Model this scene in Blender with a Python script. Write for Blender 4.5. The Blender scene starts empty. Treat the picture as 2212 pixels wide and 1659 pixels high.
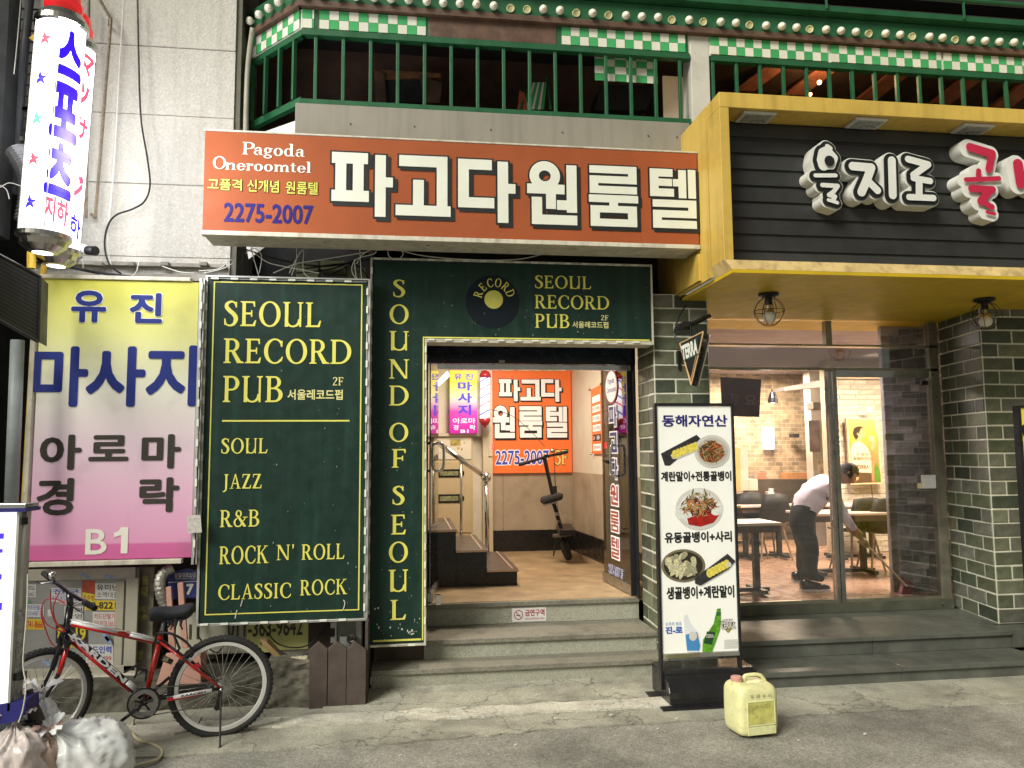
import bpy, bmesh, math, random
from mathutils import Vector, Matrix
from math import sin, cos, pi, radians as R
random.seed(7)
sc = bpy.context.scene
COL = sc.collection

# ---------------------------------------------------------------- camera, world, light
CAM_H = 1.85
PITCH, YAW, ROLL, FPX = R(5.20), R(7.72), R(-0.42), 1671.0
cp, sp, cy, sy = cos(PITCH), sin(PITCH), cos(YAW), sin(YAW)
FW = Vector((sy*cp, cy*cp, sp)); RT0 = Vector((cy, -sy, 0)); UP0 = RT0.cross(FW)
RT = RT0*cos(ROLL) + UP0*sin(ROLL); UP = -RT0*sin(ROLL) + UP0*cos(ROLL)
cd = bpy.data.cameras.new('camera'); cam = bpy.data.objects.new('camera', cd); COL.objects.link(cam)
cd.sensor_width = 36; cd.lens = 36*FPX/2212; cd.clip_end = 500; cd.clip_start = .05
m = Matrix((RT, UP, -FW)).transposed().to_4x4(); m.translation = (0, 0, CAM_H); cam.matrix_world = m
sc.camera = cam

SUN_EL, SUN_AZ = R(38), R(-46)     # azimuth of where the light comes from, measured from -Y towards -X
w = bpy.data.worlds.new('World'); sc.world = w; w.use_nodes = True
nt = w.node_tree; bg = nt.nodes['Background']
sky = nt.nodes.new('ShaderNodeTexSky'); sky.sky_type = 'NISHITA'; sky.sun_disc = False
sky.sun_elevation = SUN_EL; sky.sun_rotation = R(180) - SUN_AZ; sky.dust_density = 4; sky.air_density = 1.0
hs = nt.nodes.new('ShaderNodeHueSaturation'); hs.inputs['Saturation'].default_value = .15
nt.links.new(sky.outputs[0], hs.inputs['Color']); wm = nt.nodes.new('ShaderNodeVectorMath'); wm.operation = 'MULTIPLY'; wm.inputs[1].default_value = (1.0, .98, .84); nt.links.new(hs.outputs[0], wm.inputs[0]); nt.links.new(wm.outputs[0], bg.inputs[0])
bg.inputs[1].default_value = 0.042
sl = bpy.data.lights.new('street_light', 'SUN'); sl.energy = 2.7; sl.angle = R(24); sl.color = (1, .965, .86)
so = bpy.data.objects.new('street_light', sl); COL.objects.link(so)
ldir = Vector((sin(SUN_AZ)*cos(SUN_EL), -cos(SUN_AZ)*cos(SUN_EL), sin(SUN_EL)))
so.rotation_euler = ldir.to_track_quat('Z', 'Y').to_euler(); so.location = (-6, -10, 9)
sc.view_settings.view_transform = 'Standard'; sc.view_settings.look = 'None'
sc.view_settings.gamma = 1; sc.view_settings.exposure = 0.42; sc.view_settings.use_curve_mapping = False
sc.cycles.max_bounces = 7; sc.cycles.diffuse_bounces = 3; sc.cycles.glossy_bounces = 4
sc.cycles.transparent_max_bounces = 12; sc.cycles.sample_clamp_indirect = 4

# ---------------------------------------------------------------- measuring helpers (photo measured at 2212 x 1659)
def ray(px, py):
    d = FW*FPX + RT*(px-1106) - UP*(py-829.5)
    return d
def P(px, py, Y):
    d = ray(px, py); t = Y/d.y; return Vector((d.x*t, Y, CAM_H+d.z*t))
def G(px, py, z=0.0):
    d = ray(px, py); t = (z-CAM_H)/d.z; return Vector((d.x*t, d.y*t, z))
def PX(px, py, X):
    d = ray(px, py); t = X/d.x; return Vector((X, d.y*t, CAM_H+d.z*t))
def crop(ox, oy, s):
    return lambda x, y: ((x/s+ox)/1.8227, (y/s+oy)/1.8227)

# ---------------------------------------------------------------- materials
MATS = {}
def lin(c):
    return tuple((v/12.92 if v <= .04045 else ((v+.055)/1.055)**2.4) for v in c)
def mat(name, col, rough=.5, metal=0., var=.12, vs=4., bump=0., bs=60., emit=None, spec=.5, ovar=0., dirt=0., dirtcol=(.05,.045,.035), ds=1.6, alpha=None, coat=0., speck=None, crack=0, streak=0.):
    if name in MATS: return MATS[name]
    m = bpy.data.materials.new(name); m.use_nodes = True; nt = m.node_tree; N = nt.nodes; L = nt.links
    b = N['Principled BSDF']; tc = N.new('ShaderNodeTexCoord')
    def noise(scale, det=5, rg=.6):
        n = N.new('ShaderNodeTexNoise'); n.inputs['Scale'].default_value = scale; n.inputs['Detail'].default_value = det
        n.inputs['Roughness'].default_value = rg; L.new(tc.outputs['Object'], n.inputs['Vector']); return n
    def mr(src, a, b_, lo, hi):
        r = N.new('ShaderNodeMapRange'); L.new(src, r.inputs[0])
        for k, v in enumerate((a, b_, lo, hi)): r.inputs[k+1].default_value = v
        return r.outputs[0]
    c = (*col, 1)
    rgb = N.new('ShaderNodeRGB'); rgb.outputs[0].default_value = c; cur = rgb.outputs[0]
    if var:
        n = noise(vs); v = mr(n.outputs[0], .3, .7, 1-var, 1+var)
        mx = N.new('ShaderNodeVectorMath'); mx.operation = 'SCALE'; L.new(cur, mx.inputs[0]); L.new(v, mx.inputs['Scale']); cur = mx.outputs[0]
    if ovar:
        oi = N.new('ShaderNodeObjectInfo'); v = mr(oi.outputs['Random'], 0, 1, 1-ovar, 1+ovar)
        mx = N.new('ShaderNodeVectorMath'); mx.operation = 'SCALE'; L.new(cur, mx.inputs[0]); L.new(v, mx.inputs['Scale']); cur = mx.outputs[0]
    if speck:
        n = noise(speck[0], 2, .5); v = mr(n.outputs[0], .30, .70, 1-speck[1], 1+speck[1])
        mx = N.new('ShaderNodeVectorMath'); mx.operation = 'SCALE'; L.new(cur, mx.inputs[0]); L.new(v, mx.inputs['Scale']); cur = mx.outputs[0]
        vo = N.new('ShaderNodeTexVoronoi'); vo.inputs['Scale'].default_value = speck[0]*.6; L.new(tc.outputs['Object'], vo.inputs['Vector'])
        v2 = mr(vo.outputs['Color'], .0, 1., 1-speck[1]*.8, 1+speck[1]*.8); mx = N.new('ShaderNodeVectorMath'); mx.operation = 'SCALE'; L.new(cur, mx.inputs[0]); L.new(v2, mx.inputs['Scale']); cur = mx.outputs[0]
    if streak:
        vm = N.new('ShaderNodeVectorMath'); vm.operation = 'MULTIPLY'; L.new(tc.outputs['Object'], vm.inputs[0]); vm.inputs[1].default_value = (14,14,.8)
        n = N.new('ShaderNodeTexNoise'); n.inputs['Scale'].default_value = 1.; n.inputs['Detail'].default_value = 6; L.new(vm.outputs[0], n.inputs['Vector'])
        v = mr(n.outputs[0], .48, .75, 1, 1-streak); mx = N.new('ShaderNodeVectorMath'); mx.operation = 'SCALE'; L.new(cur, mx.inputs[0]); L.new(v, mx.inputs['Scale']); cur = mx.outputs[0]
    if crack:
        n = noise(3, 4); ad = N.new('ShaderNodeVectorMath'); ad.operation = 'MULTIPLY_ADD'; L.new(n.outputs['Color'], ad.inputs[0]); ad.inputs[1].default_value = (.5,.5,.5); L.new(tc.outputs['Object'], ad.inputs[2])
        vo = N.new('ShaderNodeTexVoronoi'); vo.feature = 'DISTANCE_TO_EDGE'; vo.inputs['Scale'].default_value = crack; L.new(ad.outputs[0], vo.inputs['Vector'])
        v = mr(vo.outputs[0], .0, .012, .45, 1.); mx = N.new('ShaderNodeVectorMath'); mx.operation = 'SCALE'; L.new(cur, mx.inputs[0]); L.new(v, mx.inputs['Scale']); cur = mx.outputs[0]
    if dirt:
        n = noise(ds, 9, .72); v = mr(n.outputs[0], .5, .72, 0, dirt)
        mi = N.new('ShaderNodeMix'); mi.data_type = 'RGBA'; L.new(v, mi.inputs[0]); L.new(cur, mi.inputs[6]); mi.inputs[7].default_value = (*dirtcol, 1); cur = mi.outputs[2]
    L.new(cur, b.inputs['Base Color'])
    b.inputs['Roughness'].default_value = rough; b.inputs['Metallic'].default_value = metal
    b.inputs['Specular IOR Level'].default_value = spec
    if coat: b.inputs['Coat Weight'].default_value = coat
    if rough > .15:
        n = noise(9); L.new(mr(n.outputs[0], .3, .7, max(.04, rough-.1), min(1, rough+.1)), b.inputs['Roughness'])
    if bump:
        n = noise(bs, 6); bp = N.new('ShaderNodeBump'); bp.inputs['Strength'].default_value = bump; bp.inputs['Distance'].default_value = .01
        L.new(n.outputs[0], bp.inputs['Height']); L.new(bp.outputs[0], b.inputs['Normal'])
    if emit:
        ec, es = emit
        b.inputs['Emission Color'].default_value = (*ec, 1); b.inputs['Emission Strength'].default_value = es
        if ec == 'same': pass
    if alpha is not None: b.inputs['Alpha'].default_value = alpha
    MATS[name] = m; return m
def ramp_mat(name, stops, rough=.4, dirt=.0, emit=0.):
    """colour runs down the sheet (printed gradient), by Generated Z"""
    m = mat(name, (1,1,1), rough=rough, var=0); nt = m.node_tree; N = nt.nodes; L = nt.links
    b = N['Principled BSDF']; tc = N['Texture Coordinate']
    s = N.new('ShaderNodeSeparateXYZ'); L.new(tc.outputs['Generated'], s.inputs[0])
    r = N.new('ShaderNodeValToRGB'); L.new(s.outputs[2], r.inputs[0])
    e = r.color_ramp.elements
    while len(e) < len(stops): e.new(.5)
    for k, (p, c) in enumerate(stops): e[k].position = p; e[k].color = (*c, 1)
    cur = r.outputs[0]
    if dirt:
        n = N.new('ShaderNodeTexNoise'); n.inputs['Scale'].default_value = 3; n.inputs['Detail'].default_value = 8; L.new(tc.outputs['Object'], n.inputs['Vector'])
        q = N.new('ShaderNodeMapRange'); L.new(n.outputs[0], q.inputs[0]); q.inputs[1].default_value = .55; q.inputs[2].default_value = .8; q.inputs[3].default_value = 0; q.inputs[4].default_value = dirt
        mi = N.new('ShaderNodeMix'); mi.data_type = 'RGBA'; L.new(q.outputs[0], mi.inputs[0]); L.new(cur, mi.inputs[6]); mi.inputs[7].default_value = (.12,.1,.08,1); cur = mi.outputs[2]
    L.new(cur, b.inputs['Base Color'])
    if emit:
        L.new(cur, b.inputs['Emission Color']); b.inputs['Emission Strength'].default_value = emit
    return m
def glass_mat(name, tint=(1,1,1), refl=.12, rough=.02):
    if name in MATS: return MATS[name]
    m = bpy.data.materials.new(name); m.use_nodes = True; nt = m.node_tree; N = nt.nodes; L = nt.links
    N.remove(N['Principled BSDF']); out = N['Material Output']
    t = N.new('ShaderNodeBsdfTransparent'); t.inputs[0].default_value = (*tint, 1)
    g = N.new('ShaderNodeBsdfGlossy'); g.inputs['Roughness'].default_value = rough
    lw = N.new('ShaderNodeFresnel'); lw.inputs[0].default_value = 1.5
    ad = N.new('ShaderNodeMath'); ad.operation = 'ADD'; ad.inputs[1].default_value = refl; ad.use_clamp = True; L.new(lw.outputs[0], ad.inputs[0])
    mx = N.new('ShaderNodeMixShader'); L.new(ad.outputs[0], mx.inputs[0]); L.new(t.outputs[0], mx.inputs[1]); L.new(g.outputs[0], mx.inputs[2])
    L.new(mx.outputs[0], out.inputs[0]); MATS[name] = m; return m

# ---------------------------------------------------------------- mesh builder
class MB:
    def __init__(s): s.v = []; s.f = []
    def add(s, vs, fs):
        o = len(s.v); s.v += [Vector(v) for v in vs]; s.f += [tuple(i+o for i in f) for f in fs]; return s
    def box(s, x0, x1, y0, y1, z0, z1):
        x0, x1 = sorted((x0, x1)); y0, y1 = sorted((y0, y1)); z0, z1 = sorted((z0, z1))
        v = [(x, y, z) for z in (z0, z1) for y in (y0, y1) for x in (x0, x1)]
        return s.add(v, [(0,2,3,1),(4,5,7,6),(0,1,5,4),(2,6,7,3),(0,4,6,2),(1,3,7,5)])
    def obox(s, c, ax, ay, az):   # centre and three half-axes
        c, ax, ay, az = map(Vector, (c, ax, ay, az))
        v = [c + ax*i + ay*j + az*k for k in (-1,1) for j in (-1,1) for i in (-1,1)]
        return s.add(v, [(0,2,3,1),(4,5,7,6),(0,1,5,4),(2,6,7,3),(0,4,6,2),(1,3,7,5)])
    def quad(s, a, b, c, d): return s.add([a,b,c,d], [(0,1,2,3)])
    def slab(s, pts, dv):    # polygon extruded by dv
        n = len(pts); pts = [Vector(p) for p in pts]; dv = Vector(dv)
        return s.add(pts + [p+dv for p in pts], [tuple(range(n)), tuple(range(2*n-1, n-1, -1))] + [(i, i+n, (i+1)%n+n, (i+1)%n) for i in range(n)])
    def tube(s, pts, r, seg=8, closed=False, caps=True):
        pts = [Vector(p) for p in pts]; n = len(pts)
        rr = r if isinstance(r, (list, tuple)) else [r]*n
        T = []
        for i in range(n):
            a = pts[(i-1) % n] if (closed or i > 0) else pts[i]; b = pts[(i+1) % n] if (closed or i < n-1) else pts[i]
            t = (b-a); T.append(t.normalized() if t.length > 1e-9 else Vector((0,0,1)))
        u = T[0].orthogonal().normalized(); vs = []
        for i in range(n):
            u = (u - T[i]*u.dot(T[i])); u = u.normalized() if u.length > 1e-6 else T[i].orthogonal().normalized()
            w_ = T[i].cross(u)
            for k in range(seg):
                a = 2*pi*k/seg; vs.append(pts[i] + (u*cos(a)+w_*sin(a))*rr[i])
        fs = []
        for i in range(n if closed else n-1):
            for k in range(seg):
                j = (i+1) % n; fs.append((i*seg+k, i*seg+(k+1)%seg, j*seg+(k+1)%seg, j*seg+k))
        if caps and not closed: fs += [tuple(range(seg-1, -1, -1)), tuple((n-1)*seg+k for k in range(seg))]
        return s.add(vs, fs)
    def bar(s, a, b, r, seg=8, r2=None): return s.tube([a, b], [r, r if r2 is None else r2], seg)
    def lathe(s, prof, c, axis=(0,0,1), seg=20):   # prof: (radius, height) pairs
        c = Vector(c); ax = Vector(axis).normalized(); u = ax.orthogonal().normalized(); w_ = ax.cross(u); vs = []
        for (r, h) in prof:
            for k in range(seg):
                a = 2*pi*k/seg; vs.append(c + ax*h + (u*cos(a)+w_*sin(a))*max(r, 1e-4))
        fs = [(i*seg+k, i*seg+(k+1)%seg, (i+1)*seg+(k+1)%seg, (i+1)*seg+k) for i in range(len(prof)-1) for k in range(seg)]
        return s.add(vs, fs)
    def ball(s, c, r, seg=12, rz=None):
        rz = rz or r; n = seg//2
        return s.lathe([(r*sin(pi*i/n), -rz*cos(pi*i/n)) for i in range(n+1)], c, (0,0,1), seg)
    def mesh(s, name, off=Vector((0,0,0)), smooth=False):
        me = bpy.data.meshes.new(name); me.from_pydata([tuple(v-off) for v in s.v], [], s.f); me.update()
        if smooth:
            for p in me.polygons: p.use_smooth = True
        return me
WL = {}
def wloc(o): return WL.get(o.name, Vector((0,0,0)))
def link(name, data, parent=None, loc=None):
    o = bpy.data.objects.new(name, data); COL.objects.link(o)
    pl = wloc(parent) if parent else Vector((0,0,0))
    if loc is None: loc = pl
    WL[o.name] = Vector(loc); o.parent = parent; o.location = Vector(loc)-pl
    return o
def thing(name, label, cat, loc=(0,0,0), group=None):
    o = link(name, None, None, Vector(loc)); o.empty_display_size = .1
    o['label'] = label; o['category'] = cat
    if group: o['group'] = group
    return o
def recalc(me):
    b = bmesh.new(); b.from_mesh(me); bmesh.ops.recalc_face_normals(b, faces=b.faces); b.to_mesh(me); b.free()
def part(name, mb, mt, parent=None, smooth=False, bevel=0, fix=False, label=None, loc=None, sub=0):
    L = Vector(loc) if loc is not None else (wloc(parent) if parent else Vector((0,0,0)))
    me = mb.mesh(name, L, smooth)
    if fix: recalc(me)
    for x in (mt if isinstance(mt, (list, tuple)) else [mt]): me.materials.append(x)
    o = link(name, me, parent, L)
    if bevel:
        md = o.modifiers.new('bevel', 'BEVEL'); md.width = bevel; md.segments = 2; md.limit_method = 'ANGLE'
    if sub:
        md = o.modifiers.new('sub', 'SUBSURF'); md.levels = sub; md.render_levels = sub
    if label: o['label'] = label
    return o
def solo(name, mb, mt, label, cat, group=None, **k):
    c = sum(mb.v, Vector((0,0,0)))/max(1, len(mb.v)); c.z = min(v.z for v in mb.v)
    o = part(name, mb, mt, None, loc=c, **k); o['label'] = label; o['category'] = cat
    if group: o['group'] = group
    return o
def struct(name, mb, mt, kind='structure', **k):
    o = part(name, mb, mt, None, **k); o['kind'] = kind; return o
def copy_tree(o, delta=(0,0,0), rz=0., parent=None, label=None):
    c = o.copy(); COL.objects.link(c)
    if parent is None:
        c.location = o.location + Vector(delta); c.rotation_euler = (0, 0, o.rotation_euler[2]+rz)
        if label: c['label'] = label
    else: c.parent = parent
    for ch in list(o.children): copy_tree(ch, parent=c)
    return c
def smooth_path(pts, n=6):
    pts = [Vector(p) for p in pts]; out = []
    for i in range(len(pts)-1):
        p0 = pts[max(i-1,0)]; p1 = pts[i]; p2 = pts[i+1]; p3 = pts[min(i+2, len(pts)-1)]
        for k in range(n):
            t = k/n; out.append(.5*((2*p1)+(p2-p0)*t+(2*p0-5*p1+4*p2-p3)*t*t+(3*p1-p0-3*p2+p3)*t**3))
    return out+[pts[-1]]
def cable(mb, pix, r=.006, seg=6, n=6):
    return mb.tube(smooth_path([P(*q) if not isinstance(q, Vector) else q for q in pix], n), r, seg)

# ---------------------------------------------------------------- flat print: frames that map (u right, v down) 0..1 to the sheet
def frame_pts(tl, tr, bl, br=None):
    tl, tr, bl = Vector(tl), Vector(tr), Vector(bl); br = Vector(br) if br is not None else tr+bl-tl
    n = (bl-tl).cross(tr-tl).normalized()
    if n.dot(Vector((0,0,CAM_H))-tl) < 0: n = -n
    return lambda u, v, d=0.: tl*(1-u)*(1-v)+tr*u*(1-v)+bl*(1-u)*v+br*u*v+n*d
def FR(x0, y0, x1, y1, Y):     # upright rectangle on plane Y between two measured corners
    a = P(x0, y0, Y); b = P(x1, y1, Y)
    return frame_pts(a, (b.x, Y, a.z), (a.x, Y, b.z))
def sub(fr, u0, v0, u1, v1): return lambda u, v, d=0.: fr(u0+(u1-u0)*u, v0+(v1-v0)*v, d)

_fc = {}
def font_polys(txt, off=0., vertical=False):
    """glyph faces; heavier weights are overprinted copies, each a hair above the last"""
    if txt not in _fc:
        c = bpy.data.curves.new('text', 'FONT'); c.body = txt; c.resolution_u = 3; c.fill_mode = 'FRONT'
        o = bpy.data.objects.new('text', c)
        me = o.to_mesh()
        _fc[txt] = ([(v.co.x, v.co.y, 0.) for v in me.vertices], [tuple(p.vertices) for p in me.polygons])
        o.to_mesh_clear(); bpy.data.objects.remove(o); bpy.data.curves.remove(c)
    V, F = _fc[txt]
    if off <= 0: return V, F
    n = 8 if off < .045 else 14; V2 = list(V); F2 = list(F)
    rings = [1.] if off < .05 else [.5, 1.]
    k = 0
    for rr in rings:
        for i in range(n):
            k += 1; a = 2*pi*i/n; s = len(V2); V2 += [(x+cos(a)*off*rr, y+sin(a)*off*rr, -k*.00005) for x, y, _ in V]; F2 += [tuple(j+s for j in f) for f in F]
    return V2, F2
def bbox(V):
    xs = [v[0] for v in V]; ys = [v[1] for v in V]; return min(xs), min(ys), max(xs), max(ys)
def put(mb, V, F, bb, fr, d):
    x0, y0, x1, y1 = bb; W_ = (x1-x0) or 1; H_ = (y1-y0) or 1
    return mb.add([fr((v[0]-x0)/W_, (y1-v[1])/H_, d+(v[2] if len(v) > 2 else 0)) for v in V], F)
def text(parent, txt, fr, mt, off=0., d=.003, out=None, outoff=.05, name='lettering', mb=None, shift=(0,0)):
    """lettering printed on a sheet; out = material of a wider print beneath"""
    V, F = font_polys(txt, off); bb = bbox(V)
    if out is not None:
        V2, F2 = font_polys(txt, off+outoff); o2 = MB()
        dx, dy = shift; V2 = [(x+dx, y-dy, q) for x, y, q in V2]
        put(o2, V2, F2, bb, fr, d); part(name, o2, out, parent); d += .0025
    own = mb is None; mb = mb or MB(); put(mb, V, F, bb, fr, d)
    if own: return part(name, mb, mt, parent)

# ---------------------------------------------------------------- serif capitals drawn as strokes (y up, cap height 1)
def arc(cx, cy_, rxo, ryo, rxi, ryi, a0, a1, n=18, dx=0):
    o = []
    for i in range(n):
        t0 = R(a0+(a1-a0)*i/n); t1 = R(a0+(a1-a0)*(i+1)/n)
        o.append([(cx+rxo*cos(t0), cy_+ryo*sin(t0)), (cx+rxo*cos(t1), cy_+ryo*sin(t1)), (cx+dx+rxi*cos(t1), cy_+ryi*sin(t1)), (cx+dx+rxi*cos(t0), cy_+ryi*sin(t0))])
    return o
def rc(x0, y0, x1, y1): return [[(x0,y0),(x1,y0),(x1,y1),(x0,y1)]]
def sw(path, ws, n=5):
    p = smooth_path([(x, y, w_) for (x, y), w_ in zip(path, ws)], n); o = []; L = []
    for i, q in enumerate(p):
        a = p[max(0,i-1)]; b = p[min(len(p)-1, i+1)]; t = Vector((b.x-a.x, b.y-a.y)).normalized(); nn = Vector((-t.y, t.x))*q.z/2
        L.append(((q.x+nn.x, q.y+nn.y), (q.x-nn.x, q.y-nn.y)))
    for a, b in zip(L, L[1:]): o.append([a[0], b[0], b[1], a[1]])
    return o
def stem(x, w_=.13, y0=0, y1=1, l=.07, r=.07, top=True, bot=True):
    o = rc(x, y0, x+w_, y1)
    if bot: o += [[(x-l,y0),(x+w_+r,y0),(x+w_+r,y0+.035),(x+w_,y0+.07),(x,y0+.07),(x-l,y0+.035)]]
    if top: o += [[(x-l,y1),(x+w_+r,y1),(x+w_+r,y1-.035),(x+w_,y1-.07),(x,y1-.07),(x-l,y1-.035)]]
    return o
def serif_glyph(c):
    g = {}
    if c == 'E': return .62, stem(.08)+rc(.2,.93,.54,1)+[[(.47,.93),(.54,1),(.55,.78),(.51,.78)]]+rc(.2,.47,.44,.55)+[[(.40,.38),(.45,.38),(.45,.64),(.40,.64)]]+rc(.2,0,.56,.075)+[[(.47,.07),(.56,0),(.60,.24),(.55,.24)]]
    if c == 'F': return .58, stem(.08)+rc(.2,.93,.54,1)+[[(.47,.93),(.54,1),(.55,.78),(.51,.78)]]+rc(.2,.46,.44,.54)+[[(.40,.37),(.45,.37),(.45,.63),(.40,.63)]]
    if c == 'L': return .60, stem(.08)+rc(.2,0,.54,.075)+[[(.46,.07),(.54,0),(.59,.26),(.54,.26)]]
    if c == 'I': return .34, stem(.10)
    if c == 'P': return .64, stem(.08)+rc(.2,.93,.34,1)+rc(.2,.44,.34,.51)+arc(.32,.72,.28,.28,.14,.215,-90,90)
    if c == 'B': return .68, stem(.08,r=.05)+rc(.2,.93,.34,1)+rc(.2,.50,.36,.56)+rc(.2,0,.36,.07)+arc(.33,.765,.25,.235,.115,.175,-90,90)+arc(.34,.28,.31,.28,.16,.215,-90,90)
    if c == 'R': return .74, stem(.08)+rc(.2,.93,.34,1)+rc(.2,.46,.34,.53)+arc(.31,.73,.27,.27,.13,.205,-90,90)+[[(.28,.49),(.42,.49),(.66,.06),(.50,.02)]]+[[(.49,0),(.76,0),(.76,.04),(.66,.08),(.52,.05)]]
    if c == 'D': return .84, stem(.08,r=.0)+rc(.2,.93,.36,1)+rc(.2,0,.36,.07)+arc(.34,.5,.46,.5,.31,.435,-90,90,24)
    if c == 'O': return .86, arc(.43,.5,.40,.52,.255,.455,0,360,36)
    if c == 'C': return .76, arc(.43,.5,.40,.52,.26,.455,42,316,30,.01)+[[(.66,.68),(.71,.68),(.72,.92),(.60,.93)]]+[[(.60,.06),(.70,.10),(.74,.27),(.69,.27)]]
    if c == 'U': return .80, stem(.08,bot=False)+stem(.62,.075,bot=False)+rc(.08,.3,.21,1)+arc(.388,.31,.308,.33,.19,.26,180,360,20,-.005)
    if c == 'S': return .56, sw([(.46,.80),(.40,.93),(.28,.975),(.14,.90),(.115,.76),(.24,.60),(.38,.47),(.46,.30),(.40,.10),(.26,.02),(.12,.06),(.06,.22)],[.05,.06,.08,.12,.15,.16,.16,.16,.12,.08,.06,.05])+[[(.44,.74),(.49,.74),(.49,.97),(.42,.96)]]+[[(.04,.03),(.11,.06),(.08,.29),(.03,.29)]]
    if c == 'N': return .82, stem(.10,.06,top=False)+stem(.66,.06,bot=False)+[[(.04,1),(.22,1),(.72,.0),(.62,.0),(.06,.96)]]+rc(.02,.96,.2,1)
    if c == 'J': return .36, stem(.12,top=True,bot=False,y0=.1)+sw([(.185,.15),(.17,-.05),(.09,-.17),(-.04,-.20)],[.13,.12,.08,.06])
    if c == 'A': return .76, [[(.36,1.02),(.42,1.02),(.68,.04),(.54,.04)]]+[[(.36,1.02),(.39,.86),(.17,.04),(.10,.04)]]+rc(.2,.32,.55,.385)+rc(.02,0,.25,.045)+rc(.46,0,.76,.045)
    if c == 'Z': return .66, rc(.08,.93,.58,1)+rc(.04,0,.62,.075)+[[(.42,.96),(.58,.96),(.22,.04),(.05,.04)]]+[[(.06,1),(.11,.94),(.09,.76),(.05,.76)]]+[[(.54,.07),(.62,0),(.65,.25),(.60,.25)]]
    if c == 'K': return .76, stem(.08)+[[(.2,.46),(.2,.54),(.58,.98),(.66,.98)]]+[[(.27,.56),(.38,.62),(.70,.05),(.54,.02)]]+rc(.5,0,.80,.045)+rc(.48,.955,.74,1)
    if c == '&': return .86, arc(.30,.26,.27,.28,.16,.21,100,380,22)+arc(.32,.77,.19,.22,.09,.16,-60,240,18)+[[(.18,.66),(.30,.70),(.80,.02),(.62,.0)]]+sw([(.52,.30),(.66,.42),(.72,.56)],[.06,.06,.06])+rc(.58,.54,.86,.59)
    if c == "'": return .22, [[(.06,1.02),(.17,1.02),(.13,.76),(.08,.72)]]
    if c == '2': return .58, sw([(.07,.76),(.14,.93),(.29,.97),(.44,.88),(.44,.68),(.28,.40),(.07,.05)],[.06,.08,.09,.13,.14,.10,.07])+rc(.05,0,.52,.10)
    if c == '3': return .56, sw([(.07,.80),(.18,.95),(.36,.93),(.42,.76),(.32,.58),(.2,.52)],[.06,.08,.12,.15,.1,.05])+sw([(.2,.53),(.38,.48),(.48,.28),(.38,.06),(.2,.02),(.06,.14)],[.05,.1,.16,.12,.07,.07])
    # heavy lower-case forms (x-height .66)
    if c == 'o': return .66, arc(.32,.32,.31,.345,.13,.28,0,360,24)
    if c == 'a': return .64, rc(.36,.06,.54,.5)+arc(.33,.48,.21,.18,.06,.12,0,160,12)+arc(.24,.19,.2,.21,.06,.13,60,300,14)+rc(.24,.34,.4,.4)+rc(.5,0,.64,.06)+rc(.42,.0,.54,.1)+arc(.14,.5,.07,.07,.0,.0,0,360,8)
    if c == 'e': return .60, arc(.31,.32,.30,.345,.13,.28,25,330,22)+arc(.31,.32,.30,.345,.14,.28,-5,30,4)+rc(.12,.31,.6,.37)
    if c == 'n': return .76, stem(.08,.17,0,.66,.07,.05,top=False)+rc(0,.6,.2,.66)+stem(.50,.17,0,.42,.05,.07,top=False)+arc(.43,.42,.24,.24,.07,.17,0,160,12)
    if c == 'm': return 1.1, stem(.08,.17,0,.66,.07,.04,top=False)+rc(0,.6,.2,.66)+stem(.46,.17,0,.42,.04,.04,top=False)+stem(.84,.17,0,.42,.04,.06,top=False)+arc(.41,.42,.22,.24,.06,.17,0,160,12)+arc(.79,.42,.22,.24,.06,.17,0,160,12)
    if c == 'r': return .52, stem(.08,.17,0,.66,.07,.05,top=False)+rc(0,.6,.2,.66)+arc(.4,.46,.16,.2,.06,.12,30,170,10)+arc(.42,.52,.09,.09,0,0,0,360,8)
    if c == 't': return .46, rc(.12,.08,.28,.86)+rc(.02,.60,.42,.66)+arc(.30,.15,.16,.15,.04,.09,200,330,8)
    if c == 'l': return .38, stem(.09,.18,0,1.05,.07,.07,top=False)+rc(0,1.0,.2,1.06)
    if c == 'd': return .72, rc(.42,.0,.60,1.05)+rc(.34,1.0,.5,1.06)+rc(.5,0,.72,.06)+arc(.29,.32,.28,.345,.11,.28,40,320,22)
    if c == 'g': return .62, arc(.28,.42,.25,.24,.09,.18,0,360,20)+arc(.28,-.1,.28,.17,.15,.1,0,360,18)+rc(.08,.1,.24,.2)+rc(.42,.52,.6,.6)
    return .32, []
def serif(parent, txt, fr, mt, d=.003, track=.05, mb=None, name='lettering', dy=1.0, fixed=False):
    V = []; F = []; x = 0; j = 0
    for c in txt:
        w_, polys = serif_glyph(c)
        for p in polys:
            o = len(V); V += [(x+a, b) for a, b in p]; F.append(tuple(range(o, o+len(p)))); j += 1
        x += w_+track
    mb = mb or MB(); bb = bbox(V)
    if not fixed: bb = (bb[0], 0 if bb[1] > -.12 else bb[1], bb[2], 1)
    # every stroke a hair above the last so that none share a plane
    x0, y0, x1, y1 = bb
    for k, f in enumerate(F):
        mb.add([fr((V[i][0]-x0)/(x1-x0), (y1-V[i][1])/(y1-y0), d+.00004*(k % 40)) for i in f], [tuple(range(len(f)))])
    return mb
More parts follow.
